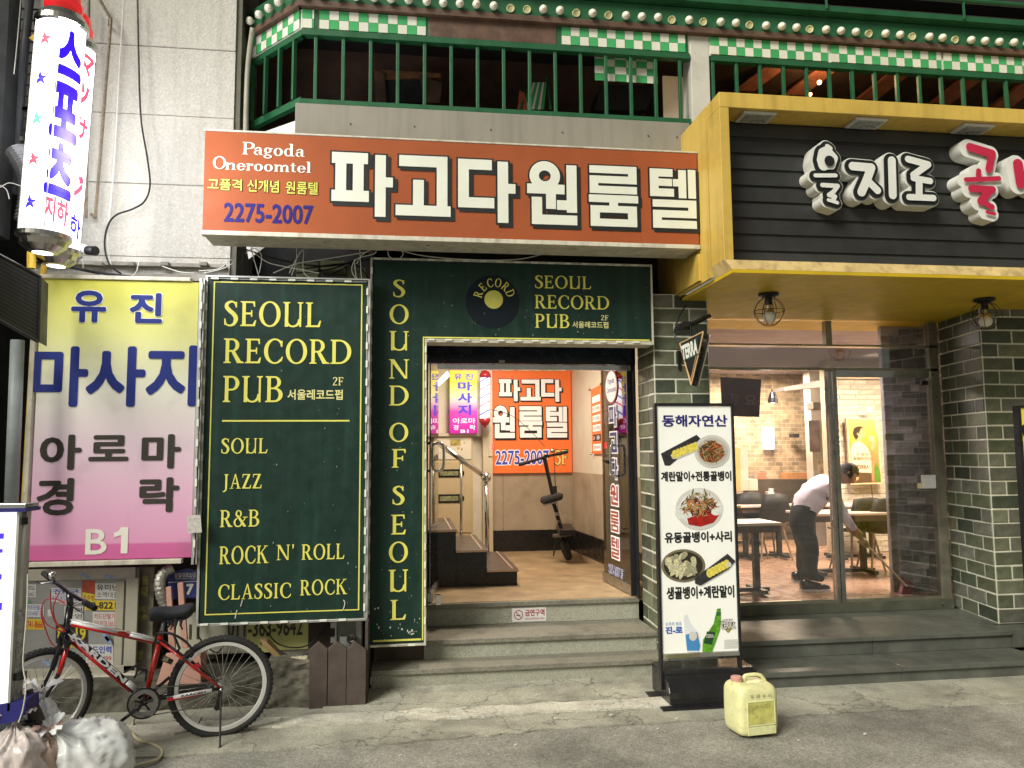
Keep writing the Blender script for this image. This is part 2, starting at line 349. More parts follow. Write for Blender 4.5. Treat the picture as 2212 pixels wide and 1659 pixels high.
# block hangul, 100 x 100 boxes, y down: rectangles and one ring
BLOCK = {
 '파': [(0,0,58,16),(0,61,60,77),(6,16,22,61),(35,16,51,61),(72,2,88,100),(88,38,100,52)],
 '고': [(6,0,94,17),(76,17,94,84),(32,41,50,84),(0,84,100,100)],
 '다': [(0,0,58,15),(0,15,17,62),(0,62,62,77),(70,2,87,100),(87,38,100,52)],
 '원': [('o',35,23,30,23,13,9.5),(0,37,74,51),(38,51,56,75),(60,62,80,76),(80,5,99,80),(9,58,28,86),(9,86,99,100)],
 '룸': [(2,0,98,11),(82,11,98,17),(2,17,98,28),(2,28,18,34),(2,34,98,45),(0,49,100,60),(42,60,58,67),(3,67,97,77),(3,77,20,89),(80,77,97,89),(3,89,97,100)],
 '텔': [(0,0,17,46),(17,0,48,12),(17,17,46,28),(17,34,50,46),(50,17,62,28),(62,1,77,48),(83,0,98,48),(5,53,98,64),(82,64,98,71),(5,71,98,82),(5,82,22,88),(5,88,98,100)],
}
def block(fr, ch, mb, d=.003, grow=0., dx=0., dy=0., asp=1.):
    k = 0
    for r in BLOCK[ch]:
        k += 1; dd = d+.00005*k
        if r[0] == 'o':
            _, cx, cy_, rx, ry, ix, iy = r; gx = grow; gy = grow*asp; n = 32
            for i in range(n):
                t0, t1 = 2*pi*i/n, 2*pi*(i+1)/n
                q = [(cx+dx+a*cos(t), cy_+dy+b*sin(t)) for a, b, t in ((rx+gx,ry+gy,t0),(rx+gx,ry+gy,t1),(max(ix-gx,0),max(iy-gy,0),t1),(max(ix-gx,0),max(iy-gy,0),t0))]
                mb.add([fr(x/100, y/100, dd) for x, y in q], [(0,1,2,3)])
        else:
            x0, y0, x1, y1 = r; x0 -= grow-dx; x1 += grow+dx; y0 -= grow*asp-dy; y1 += grow*asp+dy
            mb.add([fr(x/100, y/100, dd) for x, y in ((x0,y0),(x1,y0),(x1,y1),(x0,y1))], [(0,1,2,3)])

# ---------------------------------------------------------------- shared materials
M = dict(
 asphalt=mat('asphalt', (.29,.28,.24), .85, speck=(110,.38), var=.35, vs=1.3, bump=.9, bs=140, dirt=.75, dirtcol=(.075,.066,.052), ds=.9),
 concrete=mat('concrete', (.34,.33,.265), .85, speck=(150,.22), crack=1.1, var=.3, vs=2.2, bump=.7, bs=60, dirt=.8, dirtcol=(.10,.09,.07), ds=1.5),
 kerb=mat('kerb', (.52,.50,.42), .85, speck=(130,.2), crack=1.7, var=.28, vs=3, bump=.7, bs=50, dirt=.85, dirtcol=(.16,.15,.12), ds=1.7),
 granite=mat('granite', (.33,.33,.265), .7, var=.3, vs=90, bump=.3, bs=120, dirt=.55, dirtcol=(.12,.11,.085), ds=2.5),
 granite_top=mat('granite_top', (.20,.19,.15), .6, var=.3, vs=60, bump=.3, bs=90, dirt=.8, dirtcol=(.07,.065,.05), ds=3),
 darktile=mat('dark_tile', (.095,.10,.085), .38, var=.3, vs=5, bump=.12, bs=60, dirt=.5, dirtcol=(.11,.105,.09), ds=1.3),
 stucco=mat('stucco', (.53,.51,.455), .9, streak=.15, speck=(60,.08), var=.10, vs=70, bump=1.0, bs=45, dirt=.38, dirtcol=(.34,.31,.25), ds=.8),
 dark=mat('dark_wall', (.018,.018,.02), .8, var=.4, vs=5, bump=.3),
 darkbrown=mat('dark_brown', (.04,.026,.018), .7, var=.4, vs=8, bump=.3),
 black=mat('black_metal', (.012,.012,.014), .35, var=.2),
 blackp=mat('black_plastic', (.014,.014,.015), .28, var=.2, bump=.05),
 rubber=mat('rubber', (.018,.018,.018), .75, var=.3, bump=.2),
 chrome=mat('chrome', (.62,.62,.6), .18, 1., var=.1),
 steel=mat('brushed_steel', (.42,.42,.41), .32, 1., var=.15, vs=12),
 alu=mat('aluminium', (.55,.55,.52), .42, .6, var=.15, dirt=.3, ds=6),
 white=mat('white_paint', (.74,.74,.70), .45, var=.06, dirt=.25, dirtcol=(.3,.27,.2), ds=3),
 trim=mat('cream_trim', (.62,.58,.47), .5, streak=.35, var=.12, vs=7, dirt=.6, dirtcol=(.22,.19,.13), ds=6),
 wirew=mat('white_wire', (.62,.62,.56), .5, var=.1), wireb=mat('black_wire', (.012,.012,.014), .5, var=.1),
 led=mat('led_module', (.80,.82,.72), .35, var=.1),
 pubgreen=mat('pub_green', (.009,.030,.022), .5, streak=-.5, spec=.25, var=.2, vs=9, dirt=.25, dirtcol=(.04,.05,.04), ds=5, bump=.03, bs=200),
 pubyel=mat('print_yellow', (.74,.70,.13), .45, var=.04),
 cream=mat('print_cream', (.80,.78,.68), .45, var=.03),
 orange=mat('print_orange', (.34,.085,.028), .55, spec=.25, var=.10, vs=2, dirt=.18, dirtcol=(.30,.08,.03), ds=1.2, bump=.04, bs=300),
 navy=mat('print_navy', (.025,.018,.16), .5, spec=.2, var=.05), ink=mat('print_ink', (.010,.012,.012), .5, var=.05),
 ochre=mat('canopy_yellow', (.60,.41,.085), .42, streak=.25, var=.10, vs=2.5, dirt=.35, dirtcol=(.30,.17,.03), ds=2.0),
 slat=mat('slat_dark', (.026,.027,.026), .5, ovar=.2, var=.25, vs=3, bump=.08, bs=90),
 green=mat('balcony_green', (.016,.10,.040), .4, var=.25, vs=6, dirt=.3, dirtcol=(.02,.03,.02), ds=6),
 tileg=mat('tile_green', (.06,.36,.12), .22, var=.08, ovar=.12), tilew=mat('tile_white', (.70,.70,.60), .22, var=.06, ovar=.07, dirt=.3, dirtcol=(.4,.35,.22), ds=4),
 wood=mat('dark_wood', (.10,.055,.036), .5, var=.4, vs=5, bump=.25, bs=30, dirt=.5, dirtcol=(.2,.13,.09), ds=6),
 mortar=mat('mortar', (.62,.62,.52), .8, var=.15, vs=12, bump=.3, bs=60),
 bulb=mat('bulb_glass', (.78,.74,.62), .2, var=.05), bulby=mat('bulb_yellowed', (.62,.60,.34), .3, var=.3, vs=60),
 picket=mat('picket_brown', (.075,.055,.045), .65, var=.3, vs=7, bump=.3, bs=50, dirt=.5, dirtcol=(.03,.025,.02), ds=3),
)
BR = [mat('brick_a', (.090,.105,.062), .5, var=.45, vs=9, bump=.4, bs=40, ovar=.35),
      mat('brick_b', (.125,.135,.088), .5, var=.4, vs=9, bump=.4, bs=40, ovar=.3),
      mat('brick_c', (.135,.138,.110), .5, var=.4, vs=11, bump=.4, bs=40, ovar=.25),
      mat('brick_d', (.052,.065,.045), .45, var=.4, vs=9, bump=.4, bs=40, ovar=.4)]

# ---------------------------------------------------------------- ground
struct('road', MB().quad((-60,-60,0), (60,-60,0), (60,60,0), (-60,60,0)), M['asphalt'])
rnd = random.Random(3)
def ragged(y, x0, x1, step, amp):
    o = []; x = x0
    while x < x1: o.append((x, y + rnd.uniform(-amp, amp)*(1+.6*sin(x*3)))); x += step*rnd.uniform(.7, 1.3)
    return o+[(x1, y)]
e = [(x, y-.10*min(1, max(0, (1.2-x))*.8)) for x, y in ragged(5.32, -9, 12, .13, .018)]
struct('pavement', MB().slab([(x, y, 0.001) for x, y in e]+[(12,14,0.001),(-9,14,0.001)], (0,0,.011)), M['concrete'], fix=True)
e1 = ragged(5.60, -2.2, 2.0, .10, .022); e2 = ragged(5.80, -2.2, 2.0, .12, .03)
struct('kerb_strip', MB().slab([(x, y, .013) for x, y in e1]+[(x, y, .013) for x, y in reversed(e2)], (0,0,.014)), M['kerb'], fix=True)
struct('apron', MB().add([(-.6,5.86,.013),(2.05,5.86,.013),(2.05,6.28,.05),(-.6,6.28,.05),(-.6,6.28,.0),(2.05,6.28,0)], [(0,1,2,3),(0,3,4),(1,5,2)]), M['concrete'])
def steps(name, x0, x1, levels, mr, mt_, lip=.03, joints=()):
    root = struct(name, MB().box(x0, x1, levels[0][0]+.05, levels[-1][0]+.3, .0, levels[0][1]-.06), M['concrete'])
    for i, (y, z) in enumerate(levels):
        yb = (levels[i+1][0] if i+1 < len(levels) else y+.30)
        zb = levels[i-1][1] if i else .0
        xs = [x0]+[j for j in joints if x0 < j < x1]+[x1]
        for a, b in zip(xs, xs[1:]):
            part('riser', MB().box(a+.002, b-.002, y+.02, y+.06, zb+.001, z-.04), mr, root, bevel=.003)
            part('tread', MB().box(a+.002, b-.002, y-.005, yb+.07 if i+1 < len(levels) else yb, z-.04, z), mt_, root, bevel=.005)
    return root
steps('entrance_steps', -.27, 2.12, [(6.26,.186)], M['granite'], M['granite_top'])
steps('entrance_steps_upper', .14, 2.12, [(6.53,.339),(7.03,.532)], M['granite'], M['granite_top'])
struct('step_side_wall', MB().box(-.26,.135,6.56,7.0,.187,.40), mat('plinth_brown', (.10,.075,.055), .8, var=.4, bump=.3))
steps('restaurant_steps', 2.62, 5.25, [(5.90,.136),(6.28,.286)], M['darktile'], M['darktile'], joints=(3.94,))
steps('restaurant_steps_right', 5.25, 8.5, [(5.90,.136)], M['darktile'], M['darktile'], joints=(6.6,))
struct('restaurant_landing', MB().box(2.65,6.0,6.5,7.22,.20,.2865).box(5.252,6.15,6.285,6.52,.14,.2865).box(2.12,2.63,5.9,6.44,.0,.136), M['darktile'])
solo('drain_grate', MB().box(6.02,6.12,6.6,6.9,.29,.30), M['black'], 'small black rubber mat corner at far right of the dark steps', 'mat') if False else None

# ---------------------------------------------------------------- brick pillars
def brick_face(parent, O, u, n, width, z0, z1, rowh, pats, joint=.014, depth=.022, first=0, mats=None, seed=1):
    O = Vector(O); u = Vector(u).normalized(); n = Vector(n).normalized(); rg = random.Random(seed)
    nr = int(round((z1-z0)/rowh)); cache = {}
    ang = math.atan2(u.y, u.x)
    for r in range(nr):
        x = 0; pat = pats[(r+first) % len(pats)]; i = 0
        while x < width-.005:
            w_ = min(pat[i % len(pat)], width-x); i += 1
            if width-x-w_ < .05: w_ = width-x
            mi = rg.choices(range(len(mats or BR)), [4,3,3,2][:len(mats or BR)])[0]
            key = (round(w_, 3), mi, rg.randrange(2))
            if key not in cache:
                mb = MB(); a = w_/2-joint/2; h = rowh/2-joint/2; q = random.Random(hash(key) & 255).uniform(.003,.006)
                mb.obox((0,0,0), (a,0,0), (0,depth/2,0), (0,0,h)); me = mb.mesh('brick')
                b = bmesh.new(); b.from_mesh(me); bmesh.ops.bevel(b, geom=list(b.edges), offset=q, segments=1, affect='EDGES')
                b.to_mesh(me); b.free(); me.materials.append((mats or BR)[mi]); cache[key] = me
            c = O+u*(x+w_/2)+Vector((0,0,z0-O.z+(r+.5)*rowh))+n*(-.006+rg.uniform(-.002,.0035))
            o = link('brick', cache[key], parent, c); o.rotation_euler = (rg.uniform(-.006,.006), rg.uniform(-.012,.012), ang+rg.uniform(-.006,.006))
            x += w_
def pillar(label, poly, z0, z1, faces, **k):
    c = poly[0]; t = thing('brick_pillar', label, 'brick pillar', (c[0], c[1], z0))
    part('mortar', MB().slab([(x, y, z0) for x, y in poly], (0,0,z1-z0)), M['mortar'], t, fix=True)
    for f in faces: brick_face(t, **f)
    return t
ln = lambda a, b: ((b[0]-a[0])**2+(b[1]-a[1])**2)**.5
a, b, c_ = (2.12,6.45), (2.14,6.98), (2.62,6.45)
pillar('narrow green-grey brick pillar between the stairway entrance and the restaurant door', [a, c_, (2.62,6.98), b], 0, 3.24,
  [dict(O=(a[0],a[1],0), u=(1,0,0), n=(0,-1,0), width=.50, z0=0, z1=3.24, rowh=.1246, pats=[[.33,.17],[.19,.31]], seed=4),
   dict(O=(b[0],b[1],0), u=(a[0]-b[0],a[1]-b[1],0), n=(-1,-.02,0), width=ln(a,b), z0=0, z1=3.24, rowh=.1246, pats=[[.33,.2],[.17,.19,.17]], seed=9)])
a, b = (5.34,6.55), (5.50,7.34)
pillar('wide green-grey brick pillar right of the restaurant glass door', [b, a, (6.9,6.55), (6.9,7.34)], .286, 3.24,
  [dict(O=(a[0],a[1],.286), u=(1,0,0), n=(0,-1,0), width=1.5, z0=.286, z1=3.24, rowh=.1285, pats=[[.32,.32],[.165,.32]], seed=5),
   dict(O=(b[0],b[1],.286), u=(a[0]-b[0],a[1]-b[1],0), n=(-.98,.2,0), width=ln(a,b), z0=.286, z1=3.24, rowh=.1285, pats=[[.17,.3,.34],[.30,.33,.18]], seed=6)])
part('joint_strip', MB().box(5.29,6.9,6.5,6.56,.25,.286), M['concrete'], None)['kind'] = 'structure'

# ---------------------------------------------------------------- left building
t = thing('panel_building', 'pale stucco-panelled building wall behind the barber poles', 'building', (-2.2,6.6,3.2))
zs = [8.0, 7.1, 6.2, 5.309, 4.71, 4.113, 3.495, 3.26]
for i, (z1, z0) in enumerate(zip(zs, zs[1:])):
    part('wall_panel', MB().box(-3.05,-1.475,6.6+.004*(i%2),6.75,z0+.004,z1-.004), M['stucco'], t, bevel=.003)
part('wall_core', MB().box(-3.04,-1.49,6.612,7.6,2.9,8), mat('joint_grey', (.28,.26,.21), .9, var=.3, vs=12), t)
part('corner_strip', MB().box(-1.474,-1.43,6.62,6.9,3.2,8), mat('strip_olive', (.10,.095,.065), .6, var=.3), t)
struct('lower_wall', MB().box(-3.05,-.27,6.75,6.95,0,3.3), M['darkbrown'])
struct('rear_wall', MB().box(-.30,.12,6.98,7.05,0,4.2).box(-1.3,2.4,6.98,7.04,3.2,4.6), M['dark'])
struct('alley_wall', MB().box(-9,-1.5,9,9.2,0,9).box(-6.0,-5.8,3,9,0,9), M['dark'])
struct('cable_ledge', MB().box(-3.0,-1.5,6.5,6.6,3.28,3.33).box(-3.0,-1.5,6.52,6.6,3.40,3.43), mat('ledge', (.30,.28,.24), .8, var=.3, dirt=.5))
# corrugated shutter and pipes in the alley
mb = MB()
for i in range(70): mb.box(-4.2,-3.06,7.0+.012*(i%2),7.05,4.2+i*.05,4.2+i*.05+.045)
solo('corrugated_shutter', mb, mat('shutter_grey', (.16,.16,.165), .5, .3, var=.2), 'grey corrugated metal sheet at the left edge behind the barber poles', 'shutter')
t = thing('alley_pipe', 'grey vertical pipe with clamps in the dark alley at the top left', 'pipe', P(35,470,6.8))
part('tube', MB().tube([P(66,-20,6.8), P(52,120,6.8), P(28,420,6.8)], .035, 10), mat('pipe_grey', (.13,.14,.15), .5, var=.3), t, smooth=True)
for y in (235, 395*.55+18, 300): part('clamp', MB().obox(P(22+ (300-y)*.1, y, 6.8), (.12,0,0), (0,.02,0), (0,0,.018)), M['steel'], t)
mb = MB(); pts = smooth_path([P(38,330,6.3), P(62,370,6.25), P(70,420,6.2), P(60,480,6.2)], 14)
mb.tube(pts, [.085+.012*(i%2) for i in range(len(pts))], 14)
solo('ribbed_duct', mb, mat('duct', (.25,.25,.26), .4, .5, var=.2), 'grey ribbed flexible duct hanging left of the front barber pole', 'duct', smooth=False)
mb = MB()
for q in ([(0,400),(14,410),(20,430)], [(0,405),(20,395),(45,402)], [(96,150),(88,200),(80,260),(70,330)], [(45,0),(38,80),(30,160)]):
    cable(mb, [(x,y,6.1) for x,y in q], .0035)
solo('alley_wires', mb, M['wirew'], 'loose pale wires hanging in the alley at the left edge', 'wires')['kind'] = 'stuff'
mb = MB().box(P(-20,0,6.4).x, P(20,0,6.4).x, 6.4, 6.6, 3.6, 7)
solo('junction_box', mb, mat('jbox', (.05,.055,.06), .6, var=.4), 'dark upright service duct at the far left edge', 'duct')

# black mesh speaker-like box, left
a = P(-40,490,5.5); b = P(86,600,5.9); 
t = thing('mesh_box', 'black perforated metal box at the left edge above the massage sign', 'sign box', P(0,620,5.6))
q = [P(-60,520,5.2), P(86,597,5.75), P(82,738,5.75), P(-60,660,5.2)]
part('mesh_panel', MB().slab(q, (-.05,.25,0)), mat('mesh_black', (.03,.03,.032), .5, .3, var=.3, vs=200), t, fix=True)
fr = frame_pts(q[0], q[1], q[3], q[2]); mb = MB()
for i in range(44):
    for j in range(16): 
        mb.add([fr((i+.2)/44,(j+.2)/16,.002), fr((i+.75)/44,(j+.2)/16,.002), fr((i+.75)/44,(j+.75)/16,.002), fr((i+.2)/44,(j+.75)/16,.002)], [(0,1,2,3)])
o = part('perforation', mb, mat('mesh_hole', (.004,.004,.004), .9, var=0), t); o['kind'] = 'stuff'
mb = MB()
for aa, bb in ((q[0],q[1]),(q[1],q[2]),(q[2],q[3])): mb.bar(aa, bb, .012)
part('rim', mb, M['black'], t)

# wall frame (rusty bracket) and conduits on the stucco wall
mb = MB()
for aa, bb in (((213,-5),(240,42)),((240,42),(206,470)),((206,470),(196,462)),((192,-5),(186,470))): mb.bar(P(*aa,6.5), P(*bb,6.5), .013, 6)
mb.bar(P(238,40,6.5), P(236,55,6.58), .012).bar(P(205,468,6.5), P(205,468,6.6), .012)
solo('conduit_frame', mb, mat('rusty_rail', (.22,.18,.13), .6, .3, var=.4, vs=30, dirt=.6, dirtcol=(.12,.05,.02), ds=20), 'thin rusty metal frame fixed to the pale wall behind the poles', 'bracket')
mb = MB(); cable(mb, [(268,-10,6.5),(258,150,6.5),(250,300,6.5),(241,420,6.5),(232,520,6.5),(240,575,6.5)], .006)
solo('white_cable', mb, M['wirew'], 'thin white cable hanging straight down the stucco wall', 'cable')
mb = MB(); cable(mb, [(297,-10,6.52),(299,100,6.52),(304,250,6.5),(318,340,6.5),(324,400,6.5),(312,435,6.5),(285,452,6.48),(250,465,6.48),(232,490,6.48),(226,530,6.48),(236,570,6.45),(262,592,6.45)], .008)
solo('black_cable', mb, M['wireb'], 'black cable curving down the stucco wall in an S', 'cable')
mb = MB(); cable(mb, [(60,565,6.0),(120,570,6.1),(180,583,6.2),(230,592,6.3),(300,600,6.3)], .012)
solo('black_pipe', mb, M['wireb'], 'thick black cable running below the barber poles over the yellow sign', 'cable')
mb = MB(); rg = random.Random(5)
for (x0, y0, x1, y1, sag) in [(150,575,330,598,12),(170,535,180,590,4),(300,560,280,600,6),(430,585,500,560,8),(350,575,420,590,5),(440,590,505,568,2)]:
    cable(mb, [(x0,y0,6.3),((x0+x1)/2+rg.uniform(-8,8),(y0+y1)/2+sag,6.28),(x1,y1,6.3)], .004)
solo('thin_wires', mb, M['wirew'], 'thin tangled wires on the ledge above the yellow massage sign', 'wires')['kind'] = 'stuff'
mb = MB()
for x in (215,283,357,440): solo('ledge_clip', MB().obox(P(x, 571, 6.48), (.03,0,0), (0,.03,0), (0,0,.015)), M['granite_top'], {215:'leftmost',283:'second from left',357:'third from left',440:'rightmost'}[x]+' small dark clip on the ledge of the pale wall', 'clip', 'dark clips on the ledge')

# tall pipe beside the balcony
mb = MB(); cable(mb, [(546,60,6.4),(536,140,6.5),(532,230,6.5),(530,330,6.5)], .022, 8)
solo('drain_pipe', mb, mat('pipe_cream', (.30,.29,.22), .5, var=.2), 'narrow cream pipe between the stucco wall and the green balcony', 'pipe', smooth=True)

# ---------------------------------------------------------------- signs
def led_strip(parent, pts, step=.145, size=(.055,.014), yoff=0):
    mb = MB(); mw = MB()
    for a, b in zip(pts, pts[1:]):
        a, b = Vector(a), Vector(b); L = (b-a).length; n = int(L/step); d = (b-a).normalized(); up = d.cross(Vector((0,1,0)))
        for i in range(n+1):
            c = a+d*(step*.3+i*step)
            if (c-a).length > L-.03: break
            mb.obox(c, d*size[0]/2, (0,.007,0), up*size[1]/2)
        mw.tube([a+d*L*k/12+up*.003*sin(k*2.1)+Vector((0,.004,0)) for k in range(13)], .0025, 5)
    o = part('led_module', mb, M['led'], parent); o['kind'] = 'stuff'
    part('led_wire', mw, M['wirew'], parent)
def outline(mb, fr, u0, v0, u1, v1, tu, tv, d=.002):
    for a in ((u0,v0,u1,v0+tv),(u0,v1-tv,u1,v1),(u0,v0+tv,u0+tu,v1-tv),(u1-tu,v0+tv,u1,v1-tv)):
        mb.add([fr(a[0],a[1],d), fr(a[2],a[1],d), fr(a[2],a[3],d), fr(a[0],a[3],d)], [(0,1,2,3)])

# massage sign
t = thing('massage_sign', 'tall yellow-to-pink sign with large blue Korean letters for massage', 'sign', (-2.17,6.15,1.07))
part('sheet', MB().box(-2.735,-1.60,6.15,6.24,1.10,3.19), ramp_mat('massage_print', [(0,(.48,.09,.24)),(.052,(.50,.11,.27)),(.057,(.58,.26,.40)),(.2,(.60,.34,.46)),(.42,(.58,.46,.50)),(.60,(.62,.61,.50)),(.8,(.55,.55,.20)),(1,(.50,.48,.06))], .42, .35, .16), t, bevel=.004)  # faint glow added to the print, lifts the shade falling across the sheet
part('frame', MB().box(-2.74,-1.66,6.13,6.2,3.195,3.225).box(-2.72,-1.66,6.12,6.18,1.06,1.095).box(-2.79,-2.755,6.14,6.22,1.1,3.2), M['trim'], t, bevel=.004)
part('side_channel', MB().box(-1.592,-1.575,6.13,6.2,1.05,3.22).box(-1.565,-1.556,6.14,6.2,1.05,3.22), M['alu'], t)
for s_, x0, y0, x1, y1 in (('유',156,626.6,229,697),('진',281.4,632,350,698.5)):
    text(t, s_, FR(x0,y0,x1,y1,6.147), mat('massage_blue', (.022,.035,.19), .5, spec=.2, var=.05), .035, out=M['cream'], outoff=.02)
for s_, x0, y0, x1, y1 in (('마',72.3,747,188,879),('사',188.5,747,312,879),('지',317.5,745,424,878)):
    text(t, s_, FR(x0,y0,x1,y1,6.147), MATS['massage_blue'], .028)
for s_, x0, y0, x1, y1 in (('아',87.5,939,175,1015),('로',193,940,277.6,996),('마',307,938,390,1012),('경',80.6,1033,158,1113),('락',302,1031.6,386,1106)):
    text(t, s_, FR(x0,y0,x1,y1,6.147), mat('massage_dark', (.028,.024,.016), .5, var=.05), .035)
text(t, 'B', FR(186,1143,230,1197,6.147), M['cream'], .012)
f1 = FR(247,1139,277,1195,6.147); part('lettering', MB().add([f1(*q,.003) for q in ((.45,0),(.95,0),(.95,1),(.5,1),(.5,.3),(0,.38),(0,.2),(.3,.15))], [tuple(range(8))]), M['cream'], t)
led_strip(t, [(-1.572,6.125,3.2),(-1.572,6.125,1.1)], .15)
part('taped_sheet', MB().slab([P(403,1114,6.10),P(433,1112,6.10),P(436,1150,6.10),P(406,1152,6.10)], (0,.004,0)), mat('tape_clear', (.55,.52,.48), .3, var=.3, vs=40), t, fix=True)
solo('yellow_post', MB().tube([P(98,555,6.2), P(72,740,6.2), P(52,1090,6.2)], .022, 8), mat('post_yellow', (.66,.42,.04), .5, var=.2), 'thin yellow pipe running down the left edge of the massage sign', 'pipe')
solo('grey_post', MB().tube([P(38,735,5.9), P(24,1100,5.9)], .045, 12), mat('post_grey', (.32,.36,.37), .5, var=.2, dirt=.4), 'grey metal post left of the massage sign', 'post', smooth=True)

# pub menu sign
t = thing('pub_sign', 'dark green portrait sign listing SOUL, JAZZ, R&B, ROCK N\' ROLL and CLASSIC ROCK', 'sign', (-.93,6.2,.6))
x0, x1, z0, z1 = -1.543, -.318, .605, 3.245
part('panel', MB().box(x0,x1,6.2,6.28,z0,z1), M['pubgreen'], t, bevel=.003)
part('edge_channel', MB().box(x0-.02,x0-.002,6.19,6.3,z0-.02,z1+.012).box(x1+.002,x1+.02,6.19,6.3,z0-.02,z1+.012).box(x0-.002,x1+.002,6.19,6.3,z0-.02,z0-.002).box(x0-.002,x1+.002,6.19,6.3,z1+.002,z1+.014), M['alu'], t)
fr = frame_pts((x0,6.2,z1),(x1,6.2,z1),(x0,6.2,z0)); mb = MB(); outline(mb, fr, .033,.012,.965,.978,.008,.0034); 
part('border', mb, M['pubyel'], t)
mb = MB()
for s_, q in (('SEOUL',(485.5,650,693.4,707)),('RECORD',(484.1,731,758.7,786.5)),('PUB',(482.5,812,610.5,868.8)),('SOUL',(479,947,578,979)),('JAZZ',(482,1024.5,565,1062)),('R&B',(476,1102,560,1137)),("ROCK",(474.5,1180.5,580,1216)),("N'",(598,1177,635,1209)),('ROLL',(652,1176,744,1207)),('CLASSIC',(472,1263,629,1291)),('ROCK',(649,1253,750,1283))):
    serif(t, s_, FR(*q,6.2), M['pubyel'], mb=mb)
a_ = FR(480,907.5,755,910.5,6.2); mb.add([a_(0,0,.002),a_(1,0,.002),a_(1,1,.002),a_(0,1,.002)],[(0,1,2,3)])
part('lettering', mb, M['pubyel'], t)
part('lettering', serif(t, '2F', FR(719.2,815,741.4,832.6,6.2), None), mat('print_pale_yellow', (.75,.72,.30), .5, var=.05), t)
text(t, '서울레코드펍', FR(621.4,841,740.4,864,6.2), MATS['print_pale_yellow'], .02)
led_strip(t, [(x0+.01,6.185,z1-.012),(x1-.01,6.185,z1-.012)]); led_strip(t, [(x1-.004,6.185,z1-.05),(x1-.004,6.185,z0)]); led_strip(t, [(x0,6.185,z0-.006),(x1,6.185,z0-.006)]); led_strip(t, [(x0-.008,6.185,z1-.05),(x0-.008,6.185,z0+.4)])
mb = MB()
for q in ([(742,1296),(745,1303),(741,1318)],[(520,1310),(524,1296)],[(508,1336),(512,1318)]): cable(mb, [(x,y,6.195) for x,y in q], .004, 5)
part('scratch', mb, M['wirew'], t)

# L-shaped entrance sign
t = thing('entrance_sign', 'dark green L-shaped entrance sign reading SOUND OF SEOUL downwards, with a vinyl record', 'sign', (.0,6.35,.365))
X0, X1, XI, ZT, ZM, ZB = -.290, 2.072, .137, 3.456, 2.806, .365
part('panel', MB().slab([(X0,6.35,ZT),(X1,6.35,ZT),(X1,6.35,ZM),(XI,6.35,ZM),(XI,6.35,ZB),(X0,6.35,ZB)], (0,.2,0)), M['pubgreen'], t, fix=True, bevel=.003)
part('edge_channel', MB().box(X0-.018,X0-.002,6.34,6.56,ZB-.02,ZT+.016).box(X0-.002,X1+.016,6.34,6.56,ZT+.002,ZT+.018).box(X1+.002,X1+.016,6.34,6.56,ZM-.03,ZT+.002).box(XI+.018,X1+.002,6.34,6.56,ZM-.03,ZM-.002).box(XI+.002,XI+.018,6.34,6.56,ZB-.02,ZM-.002).box(X0-.002,XI+.002,6.34,6.56,ZB-.02,ZB-.002), M['trim'], t)
mb = MB().box(XI-.002,X1-.02,6.346,6.3495,ZM+.004,ZM+.015).box(XI-.014,XI-.004,6.346,6.3495,ZB+.02,ZM+.015).box(X0+.03,XI-.021,6.346,6.3495,ZB+.02,ZB+.034)
part('border', mb, M['pubyel'], t)
mb = MB()
for s_, x0_, x1_, y0_, y1_ in (('S',848,875,604,641),('O',842,882,656,693+8),('U',842,882,711,757),('N',842,882,774,820),('D',842,882,832,876),('O',841,883,912,954),('F',846,877,969,1011),('S',846,876,1047,1089),('E',846,878,1114,1155),('O',841,883,1171,1213),('U',840,884,1231,1276),('L',843,877,1294,1338)):
    pass
# measured letter by letter down the column
ys = [('S',604,642),('O',658,700),('U',715,757),('N',776,818),('D',833,876),('O',914,954),('F',970,1010),('S',1050,1090),('E',1112,1154),('O',1171,1214),('U',1231,1277),('L',1296,1338)]
for s_, a_, b_ in ys:
    wd = {'S':26,'O':41,'U':42,'N':43,'D':42,'F':30,'E':32,'L':34}[s_]; cx_ = 862.5-(b_-604)*.003
    serif(t, s_, FR(cx_-wd/2,a_,cx_+wd/2,b_,6.35), None, mb=mb)
for s_, q in (('SEOUL',(1155.5,595,1277,625)),('RECORD',(1155,637,1316,669)),('PUB',(1155.5,678,1230,709))):
    serif(t, s_, FR(*q,6.35), None, mb=mb)
# RECORD on an arc round the disc label
cx, cy_ = 1068, 647; s6 = 'RECORD'
for i, ch in enumerate(s6):
    th = R(162-i*28.2); r0, r1 = 27.5, 46
    wd, polys = serif_glyph(ch)
    for k, p_ in enumerate(polys):
        vs = []
        for (gx, gy) in p_:
            r_ = r0+(r1-r0)*gy; off_ = (gx-wd/2)*(r1-r0)*.92
            px = cx + r_*cos(th) + off_*sin(th); py = cy_ - r_*sin(th) + off_*cos(th)
            v = P(px, py, 6.35); v.y -= .003+.00004*k; vs.append(v)
        mb.add(vs, [tuple(range(len(vs)))])
part('lettering', mb, M['pubyel'], t)
def disc(px, py, rpx, Y, n=40, ry=None):
    c = P(px,py,Y); r = (P(px+rpx,py,Y)-c).x; return [(c.x+r*cos(2*pi*i/n), Y, c.z+r*sin(2*pi*i/n)) for i in range(n)]
part('record_disc', MB().add(disc(1064,652,58,6.3485), [tuple(range(40))]), mat('record_black', (.006,.011,.017), .55, spec=.2, var=.1), t)
part('record_label', MB().add(disc(1066.5,647,20,6.3475), [tuple(range(40))]), mat('record_label', (.55,.53,.10), .5, var=.08), t)
part('record_hole', MB().add(disc(1067,647,1.3,6.3465,12), [tuple(range(12))]), M['cream'], t)
part('lettering', serif(t, '2F', FR(1298,681,1314,692,6.35), None), MATS['print_pale_yellow'], t)
